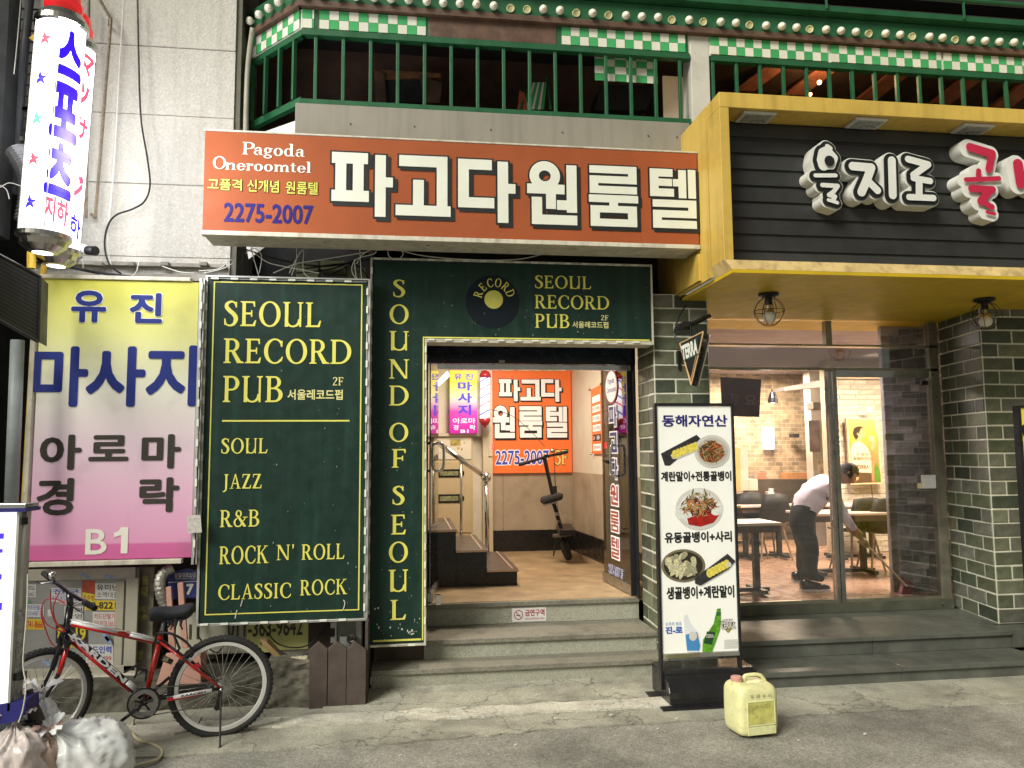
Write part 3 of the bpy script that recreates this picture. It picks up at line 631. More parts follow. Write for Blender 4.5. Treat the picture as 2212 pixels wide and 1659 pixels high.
text(t, '서울레코드펍', FR(1236,694,1314,709.5,6.35), MATS['print_pale_yellow'], .015)
led_strip(t, [(X0,6.335,ZT+.006),(X1,6.335,ZT+.006)]); led_strip(t, [(X0-.006,6.335,ZT-.05),(X0-.006,6.335,ZB)]); led_strip(t, [(XI+.01,6.335,ZM-.01),(X1,6.335,ZM-.01)]); led_strip(t, [(XI+.008,6.335,ZM-.05),(XI+.008,6.335,ZB)]); led_strip(t, [(X0,6.335,ZB-.01),(XI,6.335,ZB-.01)])
mb = MB(); rg = random.Random(8)
for i in range(26):
    c = P(rg.uniform(808,912), rg.uniform(1290,1385), 6.346) if i < 16 else P(rg.uniform(880,905), rg.uniform(1360,1372), 6.346)
    s_ = rg.uniform(.002,.007); mb.obox(c, (s_,0,0), (0,.001,0), (0,0,s_*rg.uniform(.6,1.8)))
o = part('paint_chip', mb, M['wirew'], t); o['kind'] = 'stuff'
for nm_, bb_, Yq in (('pub_sign',(470,610,780,1335),6.196),('entrance_sign',(812,575,905,1380),6.346),('entrance_sign',(920,575,1400,725),6.346)):
    mb = MB()
    for i in range(34):
        c = P(rg.uniform(bb_[0],bb_[2]), bb_[1]+(bb_[3]-bb_[1])*rg.random()**.6, Yq); s_ = rg.uniform(.0012,.0035); mb.obox(c, (s_,0,0), (0,.0006,0), (0,0,s_*rg.uniform(.5,2.2)))
    o = part('dust_speck', mb, mat('dust', (.30,.32,.28), .8), bpy.data.objects[nm_]); o['kind'] = 'stuff'

# orange light box
t = thing('orange_signboard', 'long orange signboard with big white Korean letters and phone number 2275-2007', 'sign', (.43,5.9,3.48))
part('face', MB().box(-1.524,2.345,5.9,5.93,3.535,4.300), M['orange'], t, bevel=.002)
part('box', MB().box(-1.52,2.34,5.931,6.22,3.50,4.31), M['trim'], t, bevel=.004)
part('trim', MB().box(-1.53,2.35,5.895,5.935,4.302,4.316).box(-1.53,2.35,5.89,5.96,3.498,3.533), M['trim'], t, bevel=.003)
for px in (500, 700, 925, 1085, 1445, 1247): 
    c = P(px, 507+(px-440)*.033, 5.99); part('bolt', MB().lathe([(.0,-.008),(.012,-.008),(.012,0),(.0,0)], (c.x,6.02,3.499), (0,0,-1), 8), M['steel'], t)
Y = 5.9
cz = crop(780,400,1.0434)
mbw = MB(); mbk = MB()
for ch, q in zip('파고다원룸텔', ((553,210,797,474),(815,222,1035,473),(1070,238,1302,499),(1352,245,1557,508),(1604,264,1807,516),(1855,277,2050,523))):
    a_ = cz(q[0],q[1]); b_ = cz(q[2],q[3]); f_ = FR(*a_,*b_,Y)
    asp = (q[2]-q[0])/(q[3]-q[1])
    block(f_, ch, mbw, .0085, grow=1.0, asp=asp); block(f_, ch, mbk, .002, grow=4.2, asp=asp); block(f_, ch, mbk, .0045, grow=4.0, dx=5.0, dy=4.5, asp=asp)
part('lettering_shadow', mbk, M['ink'], t); part('lettering', mbw, mat('sign_white', (.74,.76,.66), .5, var=.05), t)
mb = MB(); serif(t, 'P', FR(*cz(183,166),*cz(233,219),Y), None, mb=mb); 
def serif_run(s_, x0, x1, ytop, ybase, mb):    # cap top and baseline, lower case shares the line
    w_ = sum(serif_glyph(c)[0]+.03 for c in s_); a_ = P(x0,ytop,Y); b_ = P(x1,ybase,Y); x = a_.x; k_ = (b_.x-a_.x)/w_; h = a_.z-P(x0,ytop+(ybase-ytop)-(x1-x0)*0,Y).z; h = a_.z-b_.z
    for c in s_:
        wd, polys = serif_glyph(c)
        for j, p_ in enumerate(polys):
            mb.add([(x+gx*k_, Y-.003-.00004*j, b_.z+gy*h) for gx, gy in p_], [tuple(range(len(p_)))])
        x += (wd+.03)*k_
serif_run('agoda', *[v for v in (cz(228,166)[0], cz(440,228)[0])], cz(228,170)[1], cz(440,228)[1], mb)
serif(t, 'O', FR(*cz(62,225),*cz(115,278),Y), None, mb=mb)
serif_run('neroomtel', cz(112,226)[0], cz(468,294)[0], cz(112,236)[1], cz(468,294)[1], mb)
part('lettering', mb, MATS['sign_white'], t)
for s_, q in (('고품격',(40,315,180,368)),('신개념',(203,320,332,376)),('원룸텔',(360,327,492,384))):
    text(t, s_, FR(*cz(q[0],q[1]),*cz(q[2],q[3]),Y), mat('sign_yellowgreen', (.62,.60,.10), .5, var=.05), .018, out=M['ink'], outoff=.035)
text(t, '2275-2007', FR(*cz(107,414),*cz(472,506),Y), M['navy'], .025)

# ---------------------------------------------------------------- canopy of the restaurant
t = thing('restaurant_canopy', 'projecting yellow canopy box framing the dark slatted restaurant sign', 'canopy', (4.5,6.0,3.2))
XL, XR, YF, YB = 2.36, 8.6, 5.45, 6.44
part('front_frame', MB().box(XL,XR,YF,YF+.25,4.495,4.615).box(XL,XL+.075,YF,YF+.25,3.30,4.494), M['ochre'], t, bevel=.004)
part('side_panel', MB().box(XL-.004,XL+.02,YF+.26,6.98,3.22,4.613).box(XL-.03,XL-.006,5.9,6.44,3.24,3.46), M['ochre'], t)
part('top_panel', MB().box(XL+.02,XR,YF+.251,7.4,4.58,4.613), M['ochre'], t)
part('lower_lip', MB().slab([(XL-.002,YF-.002,3.30),(XL+.03,YF-.07,3.212),(XL+.03,YF+.25,3.212),(XL-.002,YF+.25,3.30)], (XR-XL,0,0)), mat('canopy_pale', (.62,.46,.20), .45, streak=.5, var=.15, vs=3, dirt=.6, dirtcol=(.30,.19,.07), ds=9), t, fix=True)
part('soffit', MB().box(XL+.03,XR,YF-.07,7.9,3.185,3.211), mat('soffit_ochre', (.56,.38,.012), .5, var=.12, vs=2, dirt=.4, dirtcol=(.22,.13,.02), ds=1.4), t)
part('backing', MB().box(XL+.08,XR,5.72,5.76,3.30,4.49), M['slat'], t)
part('inner_ceiling', MB().box(XL+.076,XR,5.701,5.72,3.3,4.494), M['slat'], t)
n = 9; h = (4.492-3.302)/n
me = None
for i in range(n):
    z = 3.302+i*h
    mb = MB().slab([(XL+.078,5.70,z+.006),(XL+.078,5.685,z+.012),(XL+.078,5.685,z+h-.018),(XL+.078,5.70,z+h-.006)], (XR-XL-.1,0,0))
    o = part('slat', mb, M['slat'], t, fix=True); o.location.y += random.uniform(-.002,.002); o.rotation_euler = (0, random.uniform(-.0006,.0006), 0)
for px in (1632,1871,2101):
    c = P(px, 244+(px-1632)*.055, 5.57); c.z = 4.494
    d = thing('downlight', {1632:'unlit square downlight above the left end of the dark slatted sign',1871:'unlit square downlight above the white letters of the slatted sign',2101:'unlit square downlight above the red letters of the slatted sign'}[px], 'light', (c.x,5.57,4.47), 'square downlights in the canopy frame')
    part('bezel', MB().box(c.x-.135,c.x+.135,5.485,5.66,4.472,4.493), mat('bezel', (.55,.55,.5), .4, var=.1), d, bevel=.004)
    part('lens', MB().box(c.x-.105,c.x+.105,5.505,5.64,4.468,4.4715), mat('lens_grey', (.30,.31,.28), .3, var=.3, vs=40), d)
# bubble letters
c6 = crop(2600,0,1.276)
def blob(mb, paths, r, y0, y1, n=14, k0=0):
    k = k0
    for path, rr in paths:
        pts = [P(*c6(*q),5.56) for q in path]
        for a_, b_ in zip(pts, pts[1:]):
            k += 1; d = (b_-a_); th = math.atan2(d.z, d.x); R_ = rr+r; poly = []
            for i in range(n+1): poly.append((a_.x+R_*cos(th+pi/2+pi*i/n), a_.z+R_*sin(th+pi/2+pi*i/n)))
            for i in range(n+1): poly.append((b_.x+R_*cos(th-pi/2+pi*i/n), b_.z+R_*sin(th-pi/2+pi*i/n)))
            yy = y0-.00025*(k % 30)
            if y1 is None: mb.add([(x, yy, z) for x, z in poly], [tuple(range(len(poly)))])
            else: mb.slab([(x, yy, z) for x, z in poly], (0, y1-yy, 0))
def bubble(label, paths, colr, group='bubble letters on the slatted sign'):
    g = thing('sign_letter', label, 'sign letter', P(*c6(*paths[0][0][0]),5.56), group)
    mb = MB(); blob(mb, paths, .040, 5.56, 5.682); part('body', mb, M['bubble_white'], g)
    if colr == 'white':
        mb = MB(); blob(mb, paths, .029, 5.548, None); part('outline', mb, M['ink'], g)
    mb = MB(); blob(mb, paths, .0, 5.536, None); part('face', mb, M['bubble_white'] if colr == 'white' else mat('letter_red', (.50,.02,.06), .4, var=.05), g)
    return g
M['bubble_white'] = mat('bubble_white', (.70,.71,.66), .45, var=.06)
r1 = .034
g = bubble('white bubble letter 을, first on the dark slatted sign', [([(812,775),(805,810),(812,835)],.045),([(812,835),(850,835),(862,800),(840,775),(820,765)],.036),([(830,742),(845,752)],.02),([(770,887),(872,887)],.016),([(805,935),(882,940),(862,968),(838,985)],.018),([(838,985),(868,993),(858,1012)],.018),([(835,1010),(880,1024)],.014)], 'white')
part('counter', MB().add(disc(*c6(850,808),11,5.52,16), [tuple(range(16))]), M['ink'], g)
bubble('white bubble letter 지, second on the dark slatted sign', [([(958,840),(1050,848)],.035),([(1050,848),(1030,905),(1002,970)],.036),([(1045,925),(1082,962)],.030),([(1153,812),(1158,985)],.034)], 'white')
bubble('white bubble letter 로, third on the dark slatted sign', [([(1235,805),(1335,832)],.028),([(1335,832),(1262,885)],.028),([(1262,900),(1345,915)],.026),([(1290,915),(1290,980)],.030),([(1240,995),(1362,1000)],.026)], 'white')
bubble('red and white bubble letter 골 right of the white letters', [([(1545,745),(1655,778)],.036),([(1655,778),(1640,855)],.032),([(1588,865),(1588,892)],.024),([(1525,908),(1690,902)],.020),([(1552,952),(1658,958)],.030),([(1640,965),(1600,1015)],.034),([(1600,1015),(1655,1045)],.024),([(1630,1070),(1668,1080)],.014)], 'red')
bubble('red and white bubble letter cut off by the right edge of the photo', [([(1785,830),(1800,925)],.045),([(1880,830),(1885,925)],.04),([(1800,880),(1880,880)],.03)], 'red')
# cage lamps under the soffit
def cage_lamp(px, py, label):
    c = G(px, py, 3.185); g = thing('cage_lamp', label, 'lamp', (c.x,c.y,2.95), 'wire cage lamps under the yellow canopy')
    part('base', MB().lathe([(0,0),(.085,0),(.085,-.022),(.05,-.035),(.03,-.035),(.03,-.10),(0,-.10)], c, (0,0,1), 20), M['black'], g, smooth=False)
    part('socket', MB().lathe([(.018,-.06),(.018,-.13),(.04,-.135),(.045,-.165),(0,-.165)], c, (0,0,1), 14), mat('brass', (.5,.38,.18), .3, .9, var=.1), g)
    part('bulb', MB().lathe([(.03,-.155),(.052,-.185),(.055,-.21),(.042,-.24),(0,-.255)], c, (0,0,1), 16), M['bulb'], g, smooth=True)
    mb = MB()
    for i in range(8):
        a = pi*i/8*2; mb.tube([c+Vector((cos(a)*r_, sin(a)*r_, z)) for r_, z in ((.04,-.035),(.09,-.07),(.125,-.13),(.125,-.18),(.09,-.235),(.045,-.27))], .0028, 5)
    for r_, z in ((.127,-.15),(.045,-.27)): mb.tube([c+Vector((cos(2*pi*k/24)*r_, sin(2*pi*k/24)*r_, z)) for k in range(24)], .0028, 5, closed=True)
    part('cage', mb, M['wireb'], g)
cage_lamp(1660, 634, 'wire cage ceiling lamp at the left, over the menu stand')
cage_lamp(2126, 645, 'wire cage ceiling lamp at the right, by the wide brick pillar')

# ---------------------------------------------------------------- green balcony restaurant, upper floor
Yb = 6.3
t = thing('green_balcony', 'green upper-floor balcony front with bars and a green and white checked band', 'balcony', (1.5,Yb,4.7))
zc0, zc1 = 5.385, 5.545; zr = 4.765; XC = P(652,30,Yb).x
xe = 6.6
S0 = Vector((XC,Yb,0)); S1 = Vector((-1.47,6.94,0)); sd = (S1-S0).normalized(); SL = (S1-S0).length
sn = Vector((-sd.y, sd.x, 0)); sn = sn if sn.y < 0 else -sn
part('bottom_rail', MB().box(XC,2.46,Yb-.01,Yb+.05,zr-.03,zr+.012).slab([S0+Vector((0,0,zr-.03)),S1+Vector((0,0,zr-.03)),S1+Vector((0,0,zr+.03)),S0+Vector((0,0,zr+.03))], -sn*.05), M['green'], t, fix=True)
part('bottom_rail', MB().box(2.66,xe,Yb,Yb+.05,zr-.03,zr+.012), M['green'], t)
part('top_rail', MB().box(XC,2.46,Yb-.02,Yb+.05,5.325,5.375).box(2.66,xe,Yb-.015,Yb+.05,5.325,5.375).slab([S0+Vector((0,0,5.325)),S1+Vector((0,0,5.325)),S1+Vector((0,0,5.375)),S0+Vector((0,0,5.375))], -sn*.05), M['green'], t, fix=True)
xs = [P(682,120,Yb).x]; 
while xs[-1] < 2.35: xs.append(xs[-1]+.2245)
for i, x in enumerate(xs): part('bar', MB().box(x-.014,x+.014,Yb-.004,Yb+.028,zr+.012,5.325), M['green'], t, bevel=.003)
xx = 2.68; k = 0
while xx < xe: part('bar', MB().box(xx-.014,xx+.014,Yb-.004,Yb+.028,4.62,5.325), M['green'], t, bevel=.003); xx += .222
for i in range(4):
    c = S0+sd*(SL*(i+.45)/4.1)
    part('bar', MB().obox(c+Vector((0,0,(zr+5.325)/2+.01)), sd*.013, sn*.018, (0,0,(5.325-zr)/2-.02)), M['green'], t, bevel=.003)
for x in (682,922,1207,1478): part('post', MB().box(P(x,40,Yb).x-.022,P(x,40,Yb).x+.022,Yb-.012,Yb+.04,5.376,5.60), M['green'], t)
# checked tiles
ts = .0805; cache = {}
def tile(c, mt_, u, n, w_=ts):
    k = (mt_.name, round(w_,3))
    if k not in cache:
        me = MB().obox((0,0,0), (w_/2-.0015,0,0), (0,.006,0), (0,0,ts/2-.0015)).mesh('tile'); me.materials.append(mt_); cache[k] = me
    o = link('tile', cache[k], t, c); o.rotation_euler = (0,0,math.atan2(u.y,u.x))
def tiles(a, u, n, L, ph=0):
    x = 0; i = 0
    while x < L-.012:
        w_ = min(ts, L-x)
        for r in range(2): tile(a+u*(x+w_/2)+Vector((0,0,5.382+ts*(r+.5)))+n*.012, M['tileg'] if (i+r+ph) % 2 else M['tilew'], u, n, w_)
        x += ts; i += 1
fx = lambda px, y=60: P(px, y, Yb).x
ux = Vector((1,0,0)); nx = Vector((0,-1,0))
for a_, b_, ph in ((653,679,0),(690,920,0),(1212,1478,0),(1532,1783,0),(1790,2026,0),(2032,2300,1)):
    tiles(Vector((fx(a_),Yb,0)), ux, nx, fx(b_)-fx(a_), ph)
tiles(S0+sd*.01, sd, sn, SL-.03, 0)
part('tile_backing', MB().box(XC+.004,xe,Yb+.001,Yb+.04,5.376,5.56).slab([S0+Vector((0,0,5.376)),S1+Vector((0,0,5.376)),S1+Vector((0,0,5.56)),S0+Vector((0,0,5.56))], -sn*.04), M['tilew'], t, fix=True)
part('wooden_board', MB().box(fx(926),fx(1200),Yb-.016,Yb-.001,5.376,5.55), M['wood'], t, bevel=.003)
part('wood_fascia', MB().box(XC-.02,xe,Yb-.06,Yb+.03,5.55,5.60).slab([S0+Vector((-.02,-.06,5.55)),S1+Vector((-.04,-.05,5.55)),S1+Vector((-.04,-.05,5.60)),S0+Vector((-.02,-.06,5.60))], (.03,.06,0)), M['wood'], t, fix=True)
part('green_beam', MB().box(XC-.02,xe,Yb-.045,Yb+.03,5.60,5.78).slab([S0+Vector((-.02,-.045,5.60)),S1+Vector((-.04,-.04,5.60)),S1+Vector((-.04,-.04,5.78)),S0+Vector((-.02,-.045,5.78))], (.03,.05,0)), M['green'], t, fix=True)
part('upper_rail', MB().box(-.9,xe,Yb-.12,Yb-.06,5.80,5.85).box(-.9,xe,Yb-.06,Yb+.4,5.79,5.80), M['green'], t)
bm_ = {}
rg = random.Random(2)
for kk in ('bulb','bulby'):
    me = MB().lathe([(.0,-.0),(.016,0),(.018,.012),(.033,.03),(.036,.045),(.03,.066),(.0,.078)] if kk == 'bulb' else [(.0,0),(.034,.0),(.034,.02),(.028,.02),(.026,.012),(.0,.012)], (0,0,0), (0,-1,-.25), 14).mesh('bulb', smooth=kk == 'bulb'); me.materials.append(M[kk]); bm_[kk] = me
x = XC+.02; i = 0
while x < xe-.5:
    o = link('bulb', bm_['bulby' if i in (12,13,16,18,22,24,27,31,35,38,41) else 'bulb'], t, (x, Yb-.045, 5.655)); o.rotation_euler = (rg.uniform(-.1,.1),0,rg.uniform(-.15,.15)); x += .1435; i += 1
for i in range(6):
    c = S0+sd*(.06+.145*i)+Vector((-.035,-.05,5.655)); o = link('bulb', bm_['bulb'], t, c); o.rotation_euler = (0,0,-.9)
# white pier, apron panel, roof
solo('white_pier', MB().box(2.475,2.645,Yb-.005,Yb+.2,4.5,5.55), mat('pier_white', (.55,.54,.48), .7, var=.1, dirt=.5, dirtcol=(.3,.28,.24), ds=3), 'pale square pier between the two halves of the green balcony', 'pillar', bevel=.004)
solo('apron_panel', MB().box(P(638,217,Yb-.02).x,2.44,Yb-.02,Yb+.1,4.0,zr-.032), mat('apron_grey', (.27,.25,.205), .7, streak=.2, var=.08, vs=2, dirt=.3, dirtcol=(.15,.14,.11), ds=1), 'plain grey-brown fascia panel between the green balcony and the orange signboard', 'panel', bevel=.004)
mb = MB()
for px in (757,895,1060,1215,1400,1462): c = P(px, 268+(px-757)*.04, Yb-.02); part('screw', MB().lathe([(0,0),(.006,0),(.006,.006),(0,.006)], (c.x,Yb-.021,c.z), (0,-1,0), 8), M['darkbrown'], bpy.data.objects['apron_panel'])
a_, b_ = P(640,262,6.32), P(546,286,6.85)
solo('white_soffit', MB().slab([(-.80,6.28,4.40),(-.80,6.28,4.63),(-1.40,6.80,4.63),(-1.40,6.80,4.40)], (.02,.02,0)), M['white'], 'bright white board end under the left corner of the balcony', 'board', fix=True)
solo('white_board', MB().slab([P(528,512,6.6),P(600,505,6.5),P(601,512,6.5),P(537,560,6.6)][::1], (0,.02,0)), M['white'], 'white panel slanting behind wires under the orange signboard left end', 'board', fix=True)
struct('balcony_floor', MB().box(-.75,xe,6.42,9.0,4.62,4.66), M['dark'])
struct('balcony_rear', MB().box(-2.6,2.46,7.6,7.7,4.3,6.4).box(2.5,9.0,9.0,9.1,4.66,6.6), mat('balcony_back', (.085,.045,.032), .8, var=.4, vs=3, bump=.3))
struct('roof_slab', MB().box(-1.2,9,6.6,12,6.25,6.4).box(-1.2,9,6.32,9.2,5.9,5.95), mat('roof_black', (.022,.02,.018), .7, var=.3))
struct('upper_ceiling', MB().box(2.5,9,6.5,9.0,5.82,5.88), mat('ceil_dark', (.06,.035,.02), .6, var=.4))
t2 = thing('roof_rail', 'dark green roof rail running along the very top of the balcony', 'rail', (3.0,6.2,5.95))
part('tube', MB().bar((-.6,6.15,5.98),(8,6.15,5.98),.02,8), M['green'], t2)
for x in (1.0,2.35,3.7,5.05): part('post', MB().bar((x,6.15,5.8),(x,6.15,5.97),.012,6), M['green'], t2)
# things inside the balcony
t3 = thing('wooden_crate_seat', 'broken wooden box seat standing in the dark balcony', 'crate', P(860,220,7.0))
part('side', MB().slab([P(808,150,7.0),P(830,158,7.0),P(835,225,7.0),P(812,225,7.0)], (0,.04,0)), M['wood'], t3, fix=True)
part('side', MB().slab([P(905,160,7.0),P(955,180,7.0),P(950,222,7.0),P(918,222,7.0)], (0,.04,0)), M['wood'], t3, fix=True)
part('back', MB().slab([P(808,150,7.02),P(952,158,7.02),P(952,166,7.02),P(830,172,7.02)], (0,.4,0)), mat('crate_wood', (.20,.09,.04), .6, var=.4, vs=10), t3, fix=True)
part('seat', MB().slab([P(833,175,7.03),P(905,172,7.03),P(950,220,7.03),P(835,222,7.03)], (0,.3,0)), M['dark'], t3, fix=True)
t3 = thing('striped_chair', 'green and white striped folding chair in the dark balcony', 'chair', P(1160,235,6.7))
for i in range(7):
    a_ = P(1127+i*7,236,6.7); b_ = P(1147+i*5,178,6.75)
    part('stripe', MB().slab([a_, P(1127+i*7+6,236,6.7), P(1147+i*5+4,178,6.75), b_], (0,.01,0)), M['tileg'] if i % 2 == 0 else M['wirew'], t3, fix=True)
part('leg', MB().bar(P(1190,238,6.68), P(1182,165,6.8), .012), M['green'], t3); part('leg', MB().bar(P(1122,238,6.68), P(1150,170,6.8), .012), M['green'], t3)
t3 = thing('checked_banner', 'square green and white checked panel hanging inside the balcony', 'panel', P(1350,180,6.4))
f_ = FR(1284,110,1421,181,6.40)
cols = [0,.165,.32,.50,.66,.83,1]
for i in range(6):
    for j in range(4):
        q = sub(f_, cols[i], j/4, cols[i+1], (j+1)/4)
        part('square', MB().slab([q(0.01,0.01),q(.99,0.01),q(.99,.99),q(0.01,.99)], (0,.006,0)), M['tileg'] if (i+j) % 2 else M['tilew'], t3, fix=True)
solo('black_cover', MB().slab([P(1285,238,6.8),P(1395,238,6.8),P(1423,185,6.8),P(1300,183,6.8)], (0,.4,0)), M['dark'], 'black covered object behind the bars below the checked panel', 'cover', fix=True)
solo('frosted_panel', MB().box(P(1433,200,6.6).x,P(1477,200,6.6).x,6.6,6.62,4.67,5.32), mat('frosted', (.42,.38,.33), .5, var=.15, emit=((.9,.55,.25),.12)), 'frosted glass panel with warm glow at the right end of the balcony', 'panel')
solo('orange_cloth', MB().slab([P(1118,238,6.7),P(1122,195,6.7),P(1133,200,6.7),P(1140,238,6.7)], (0,.02,0)), mat('cloth_orange', (.30,.06,.02), .8, var=.2), 'orange-red cloth beside the striped chair', 'cloth', fix=True)
for i, px in enumerate((1632,1740,1900,2060,2190)):
    a_ = P(px-45,195+i*9,7.6); b_ = P(px+55,118+i*8,7.0)
    g = solo('wooden_beam', MB().slab([a_, a_+Vector((.22,0,0)), b_+Vector((.22,0,0)), b_], (0,.06,.03)), mat('beam_red', (.30,.11,.06), .5, var=.3, vs=12), ['first','second','third','fourth','fifth'][i]+' slanted reddish beam from the pale pier, inside the right half of the balcony', 'beam', 'slanted beams inside the upper restaurant', fix=True)
for px, py, r_ in ((1770,178,.022),(1750,204,.018)):
    c = P(px,py,6.9); 
    solo('small_lamp', MB().ball(c, r_, 12), mat('lamp_warm', (1,.7,.3), emit=((1,.55,.2),9.)), 'small glowing warm bulb seen through the green bars, '+('upper' if py < 190 else 'lower')+' of two', 'lamp', 'warm bulbs inside the upper restaurant', smooth=True)
l = bpy.data.lights.new('upper_lamp', 'POINT'); l.energy = 9; l.color = (1,.6,.3); l.shadow_soft_size = .08; o = bpy.data.objects.new('upper_lamp', l); COL.objects.link(o); o.location = P(1770,170,7.0)

# ---------------------------------------------------------------- junk and wires between the signs
mb = MB()
for q in ([(541,506),(545,545),(560,600)],[(543,540),(575,565),(610,575),(690,590)],[(530,548),(548,536),(565,552),(560,590)],[(640,505),(640,560),(630,595)],[(625,590),(640,560),(655,540),(655,585),(670,600)],[(775,507),(779,570),(781,600),(792,650),(786,680)],[(800,520),(812,545),(770,560),(760,585),(775,610)],[(770,570),(790,545),(840,530),(870,545),(860,560),(840,553),(838,530)],[(840,530),(900,550),(1000,560),(1120,560),(1200,540),(1245,528)],[(850,525),(1000,538),(1090,530)],[(1265,530),(1310,550),(1370,548)],[(590,590),(640,570),(700,560),(790,545)],[(800,640),(780,620),(770,600),(765,560)]):
    cable(mb, [(x,y,6.28) for x,y in q], .0038, 5)
solo('wire_tangle', mb, M['wirew'], 'tangled thin white wires between the green signs and the orange signboard', 'wires')['kind'] = 'stuff'
mb = MB()
for q in ([(520,535),(600,560),(700,575),(800,560)],[(640,590),(720,580),(800,545),(840,530)],[(700,600),(780,560),(800,540)],[(660,580),(760,570),(795,600)],[(870,545),(900,560),(1050,565)]):
    cable(mb, [(x,y,6.45) for x,y in q], .006, 5)
solo('dark_cables', mb, M['wireb'], 'dark cables sagging in the gap above the green portrait sign', 'cables')['kind'] = 'stuff'
grn = mat('jb_olive', (.30,.31,.18), .6, var=.2)
solo('meter_box', MB().box(P(650,0,6.5).x,P(697,0,6.5).x,6.5,6.7,3.27,P(650,566,6.5).z), grn, 'olive metal box above the green portrait sign, left of two', 'box', 'olive boxes above the portrait sign', bevel=.006)
solo('meter_box', MB().box(P(701,0,6.46).x,P(752,0,6.46).x,6.46,6.7,P(701,582,6.46).z,P(701,562,6.46).z), grn, 'flat pale olive box hung in the wires, right of two', 'box', 'olive boxes above the portrait sign', bevel=.006)
solo('beam_bracket', MB().box(P(758,0,6.6).x,P(797,0,6.6).x,6.6,6.75,3.2,P(760,577,6.6).z), grn, 'olive bracket tucked beside the corner of the L-shaped sign', 'bracket')
solo('pipe_end', MB().bar(P(797,540,6.3), P(815,520,6.4), .035, 12), M['wood'], 'short rusty pipe end under the orange signboard', 'pipe')

# ---------------------------------------------------------------- stairway entrance interior
FZ = .532
cream = mat('wall_cream', (.70,.65,.54), .6, var=.08, vs=2, dirt=.25, dirtcol=(.35,.27,.18), ds=1.2)
ply = mat('plywood_panel', (.44,.36,.27), .6, var=.15, vs=3, dirt=.5, dirtcol=(.18,.12,.07), ds=2)
struct('entrance_floor', MB().box(-1.2,2.75,7.06,10.7,FZ-.03,FZ+.005), mat('floor_tan', (.40,.29,.17), .45, var=.25, vs=5, dirt=.5, dirtcol=(.20,.13,.08), ds=1.5))
back = struct('entrance_back_wall', MB().box(1.10,2.30,10.60,10.7,1.6,3.4), cream)
for a_, b_ in ((1.10,1.30),(1.303,2.02),(2.023,2.28)): part('panel', MB().box(a_,b_-.002,10.585,10.62,.82,1.60), ply, back)
part('skirting', MB().box(1.10,2.28,10.57,10.62,FZ,.817), M['blackp'], back)
mb = MB().slab([(2.27,10.6,1.6),(2.47,7.15,1.6),(2.60,7.15,1.6),(2.40,10.6,1.6)], (0,0,1.8))
rw = struct('entrance_right_wall', mb, cream, fix=True)
def rwall(z0, z1, t0, t1, off):   # strip along the right wall
    a_ = Vector((2.27,10.6,0)); b_ = Vector((2.47,7.15,0)); d = b_-a_; n = Vector((-d.y,d.x,0)).normalized(); n = n if n.x < 0 else -n
    p0 = a_+d*t0+n*off; p1 = a_+d*t1+n*off; q0 = a_+d*t0-n*.04; q1 = a_+d*t1-n*.04
    return MB().slab([p0+Vector((0,0,z0)), p1+Vector((0,0,z0)), q1+Vector((0,0,z0)), q0+Vector((0,0,z0))], (0,0,z1-z0))
for a_, b_ in ((.0,.3),(.302,.62),(.622,1)): part('panel', rwall(.82,1.598,a_,b_,.012), ply, rw, fix=True)
part('skirting', rwall(FZ,.817,0,1,.028), M['blackp'], rw, fix=True)
struct('entrance_left_wall', MB().box(-.9,1.06,10.45,10.55,FZ,3.4).box(-.95,-.85,7.1,10.5,FZ,3.4), cream)
struct('entrance_ceiling', MB().box(-1,2.6,7.1,10.7,3.32,3.4), cream)
solo('wall_column', MB().box(1.0,1.13,10.30,10.62,FZ,3.3), mat('column_cream', (.60,.52,.40), .5, var=.05), 'narrow cream column between the mailboxes and the orange poster', 'column', bevel=.004)
hd0, hd1 = P(945,785,7.02).z, P(945,742,7.02).z
solo('door_header', MB().box(.14,2.12,7.0,7.06,hd0,hd1+.1), mat('header_navy', (.012,.016,.028), .25, var=.2), 'dark glossy header board over the open stairway entrance', 'header')
solo('header_rail', MB().box(.27,2.08,7.0,7.05,hd0-.055,hd0-.004), M['chrome'], 'polished metal rail under the dark header of the stairway entrance', 'rail', bevel=.004)
solo('header_clip', MB().box(P(1073,0,6.98).x,P(1085,0,6.98).x,6.97,6.999,hd0+.005,hd0+.03), M['steel'], 'tiny metal clip in the middle of the dark entrance header', 'clip')
for a_, b_, s_ in ((.145,.185,'left'),(2.095,2.118,'right')): solo('door_jamb', MB().box(a_,b_,7.0,7.08,FZ,hd1), M['black'], f'dark metal jamb at the {s_} side of the stairway entrance', 'door frame', bevel=.003)
solo('floor_spring_plate', MB().box(P(943,0,7).x,P(954,0,7).x,6.99,7.05,FZ,FZ+.085), M['chrome'], 'small polished metal plate at the foot of the left entrance jamb', 'plate', bevel=.002)
# left glass leaf, seen on edge
t = thing('glass_door', 'left glass leaf of the stairway entrance swung inwards and seen on edge', 'door', (.2,7.1,FZ))
h0 = Vector((.20,7.10,FZ+.02)); h1 = Vector((.305,7.98,FZ+.02))
part('pane', MB().slab([h0, h1, h1+Vector((.012,0,0)), h0+Vector((.012,0,0))], (0,0,2.22)), glass_mat('door_glass', (.80,.82,.80), .10), t, fix=True)
for z in (FZ+.01, FZ+2.24): part('rail', MB().slab([h0+Vector((-.02,0,z-FZ-.02)), h1+Vector((-.02,0,z-FZ-.02)), h1+Vector((.03,0,z-FZ-.02)), h0+Vector((.03,0,z-FZ-.02))], (0,0,.075)), M['steel'], t, fix=True)
mb = MB().tube(smooth_path([P(940,958,7.9)+Vector(v) for v in ((0,0,0),(.06,0,0),(.085,0,-.04),(.085,0,-.22),(.06,0,-.27),(0,0,-.28))],4), .014, 8)
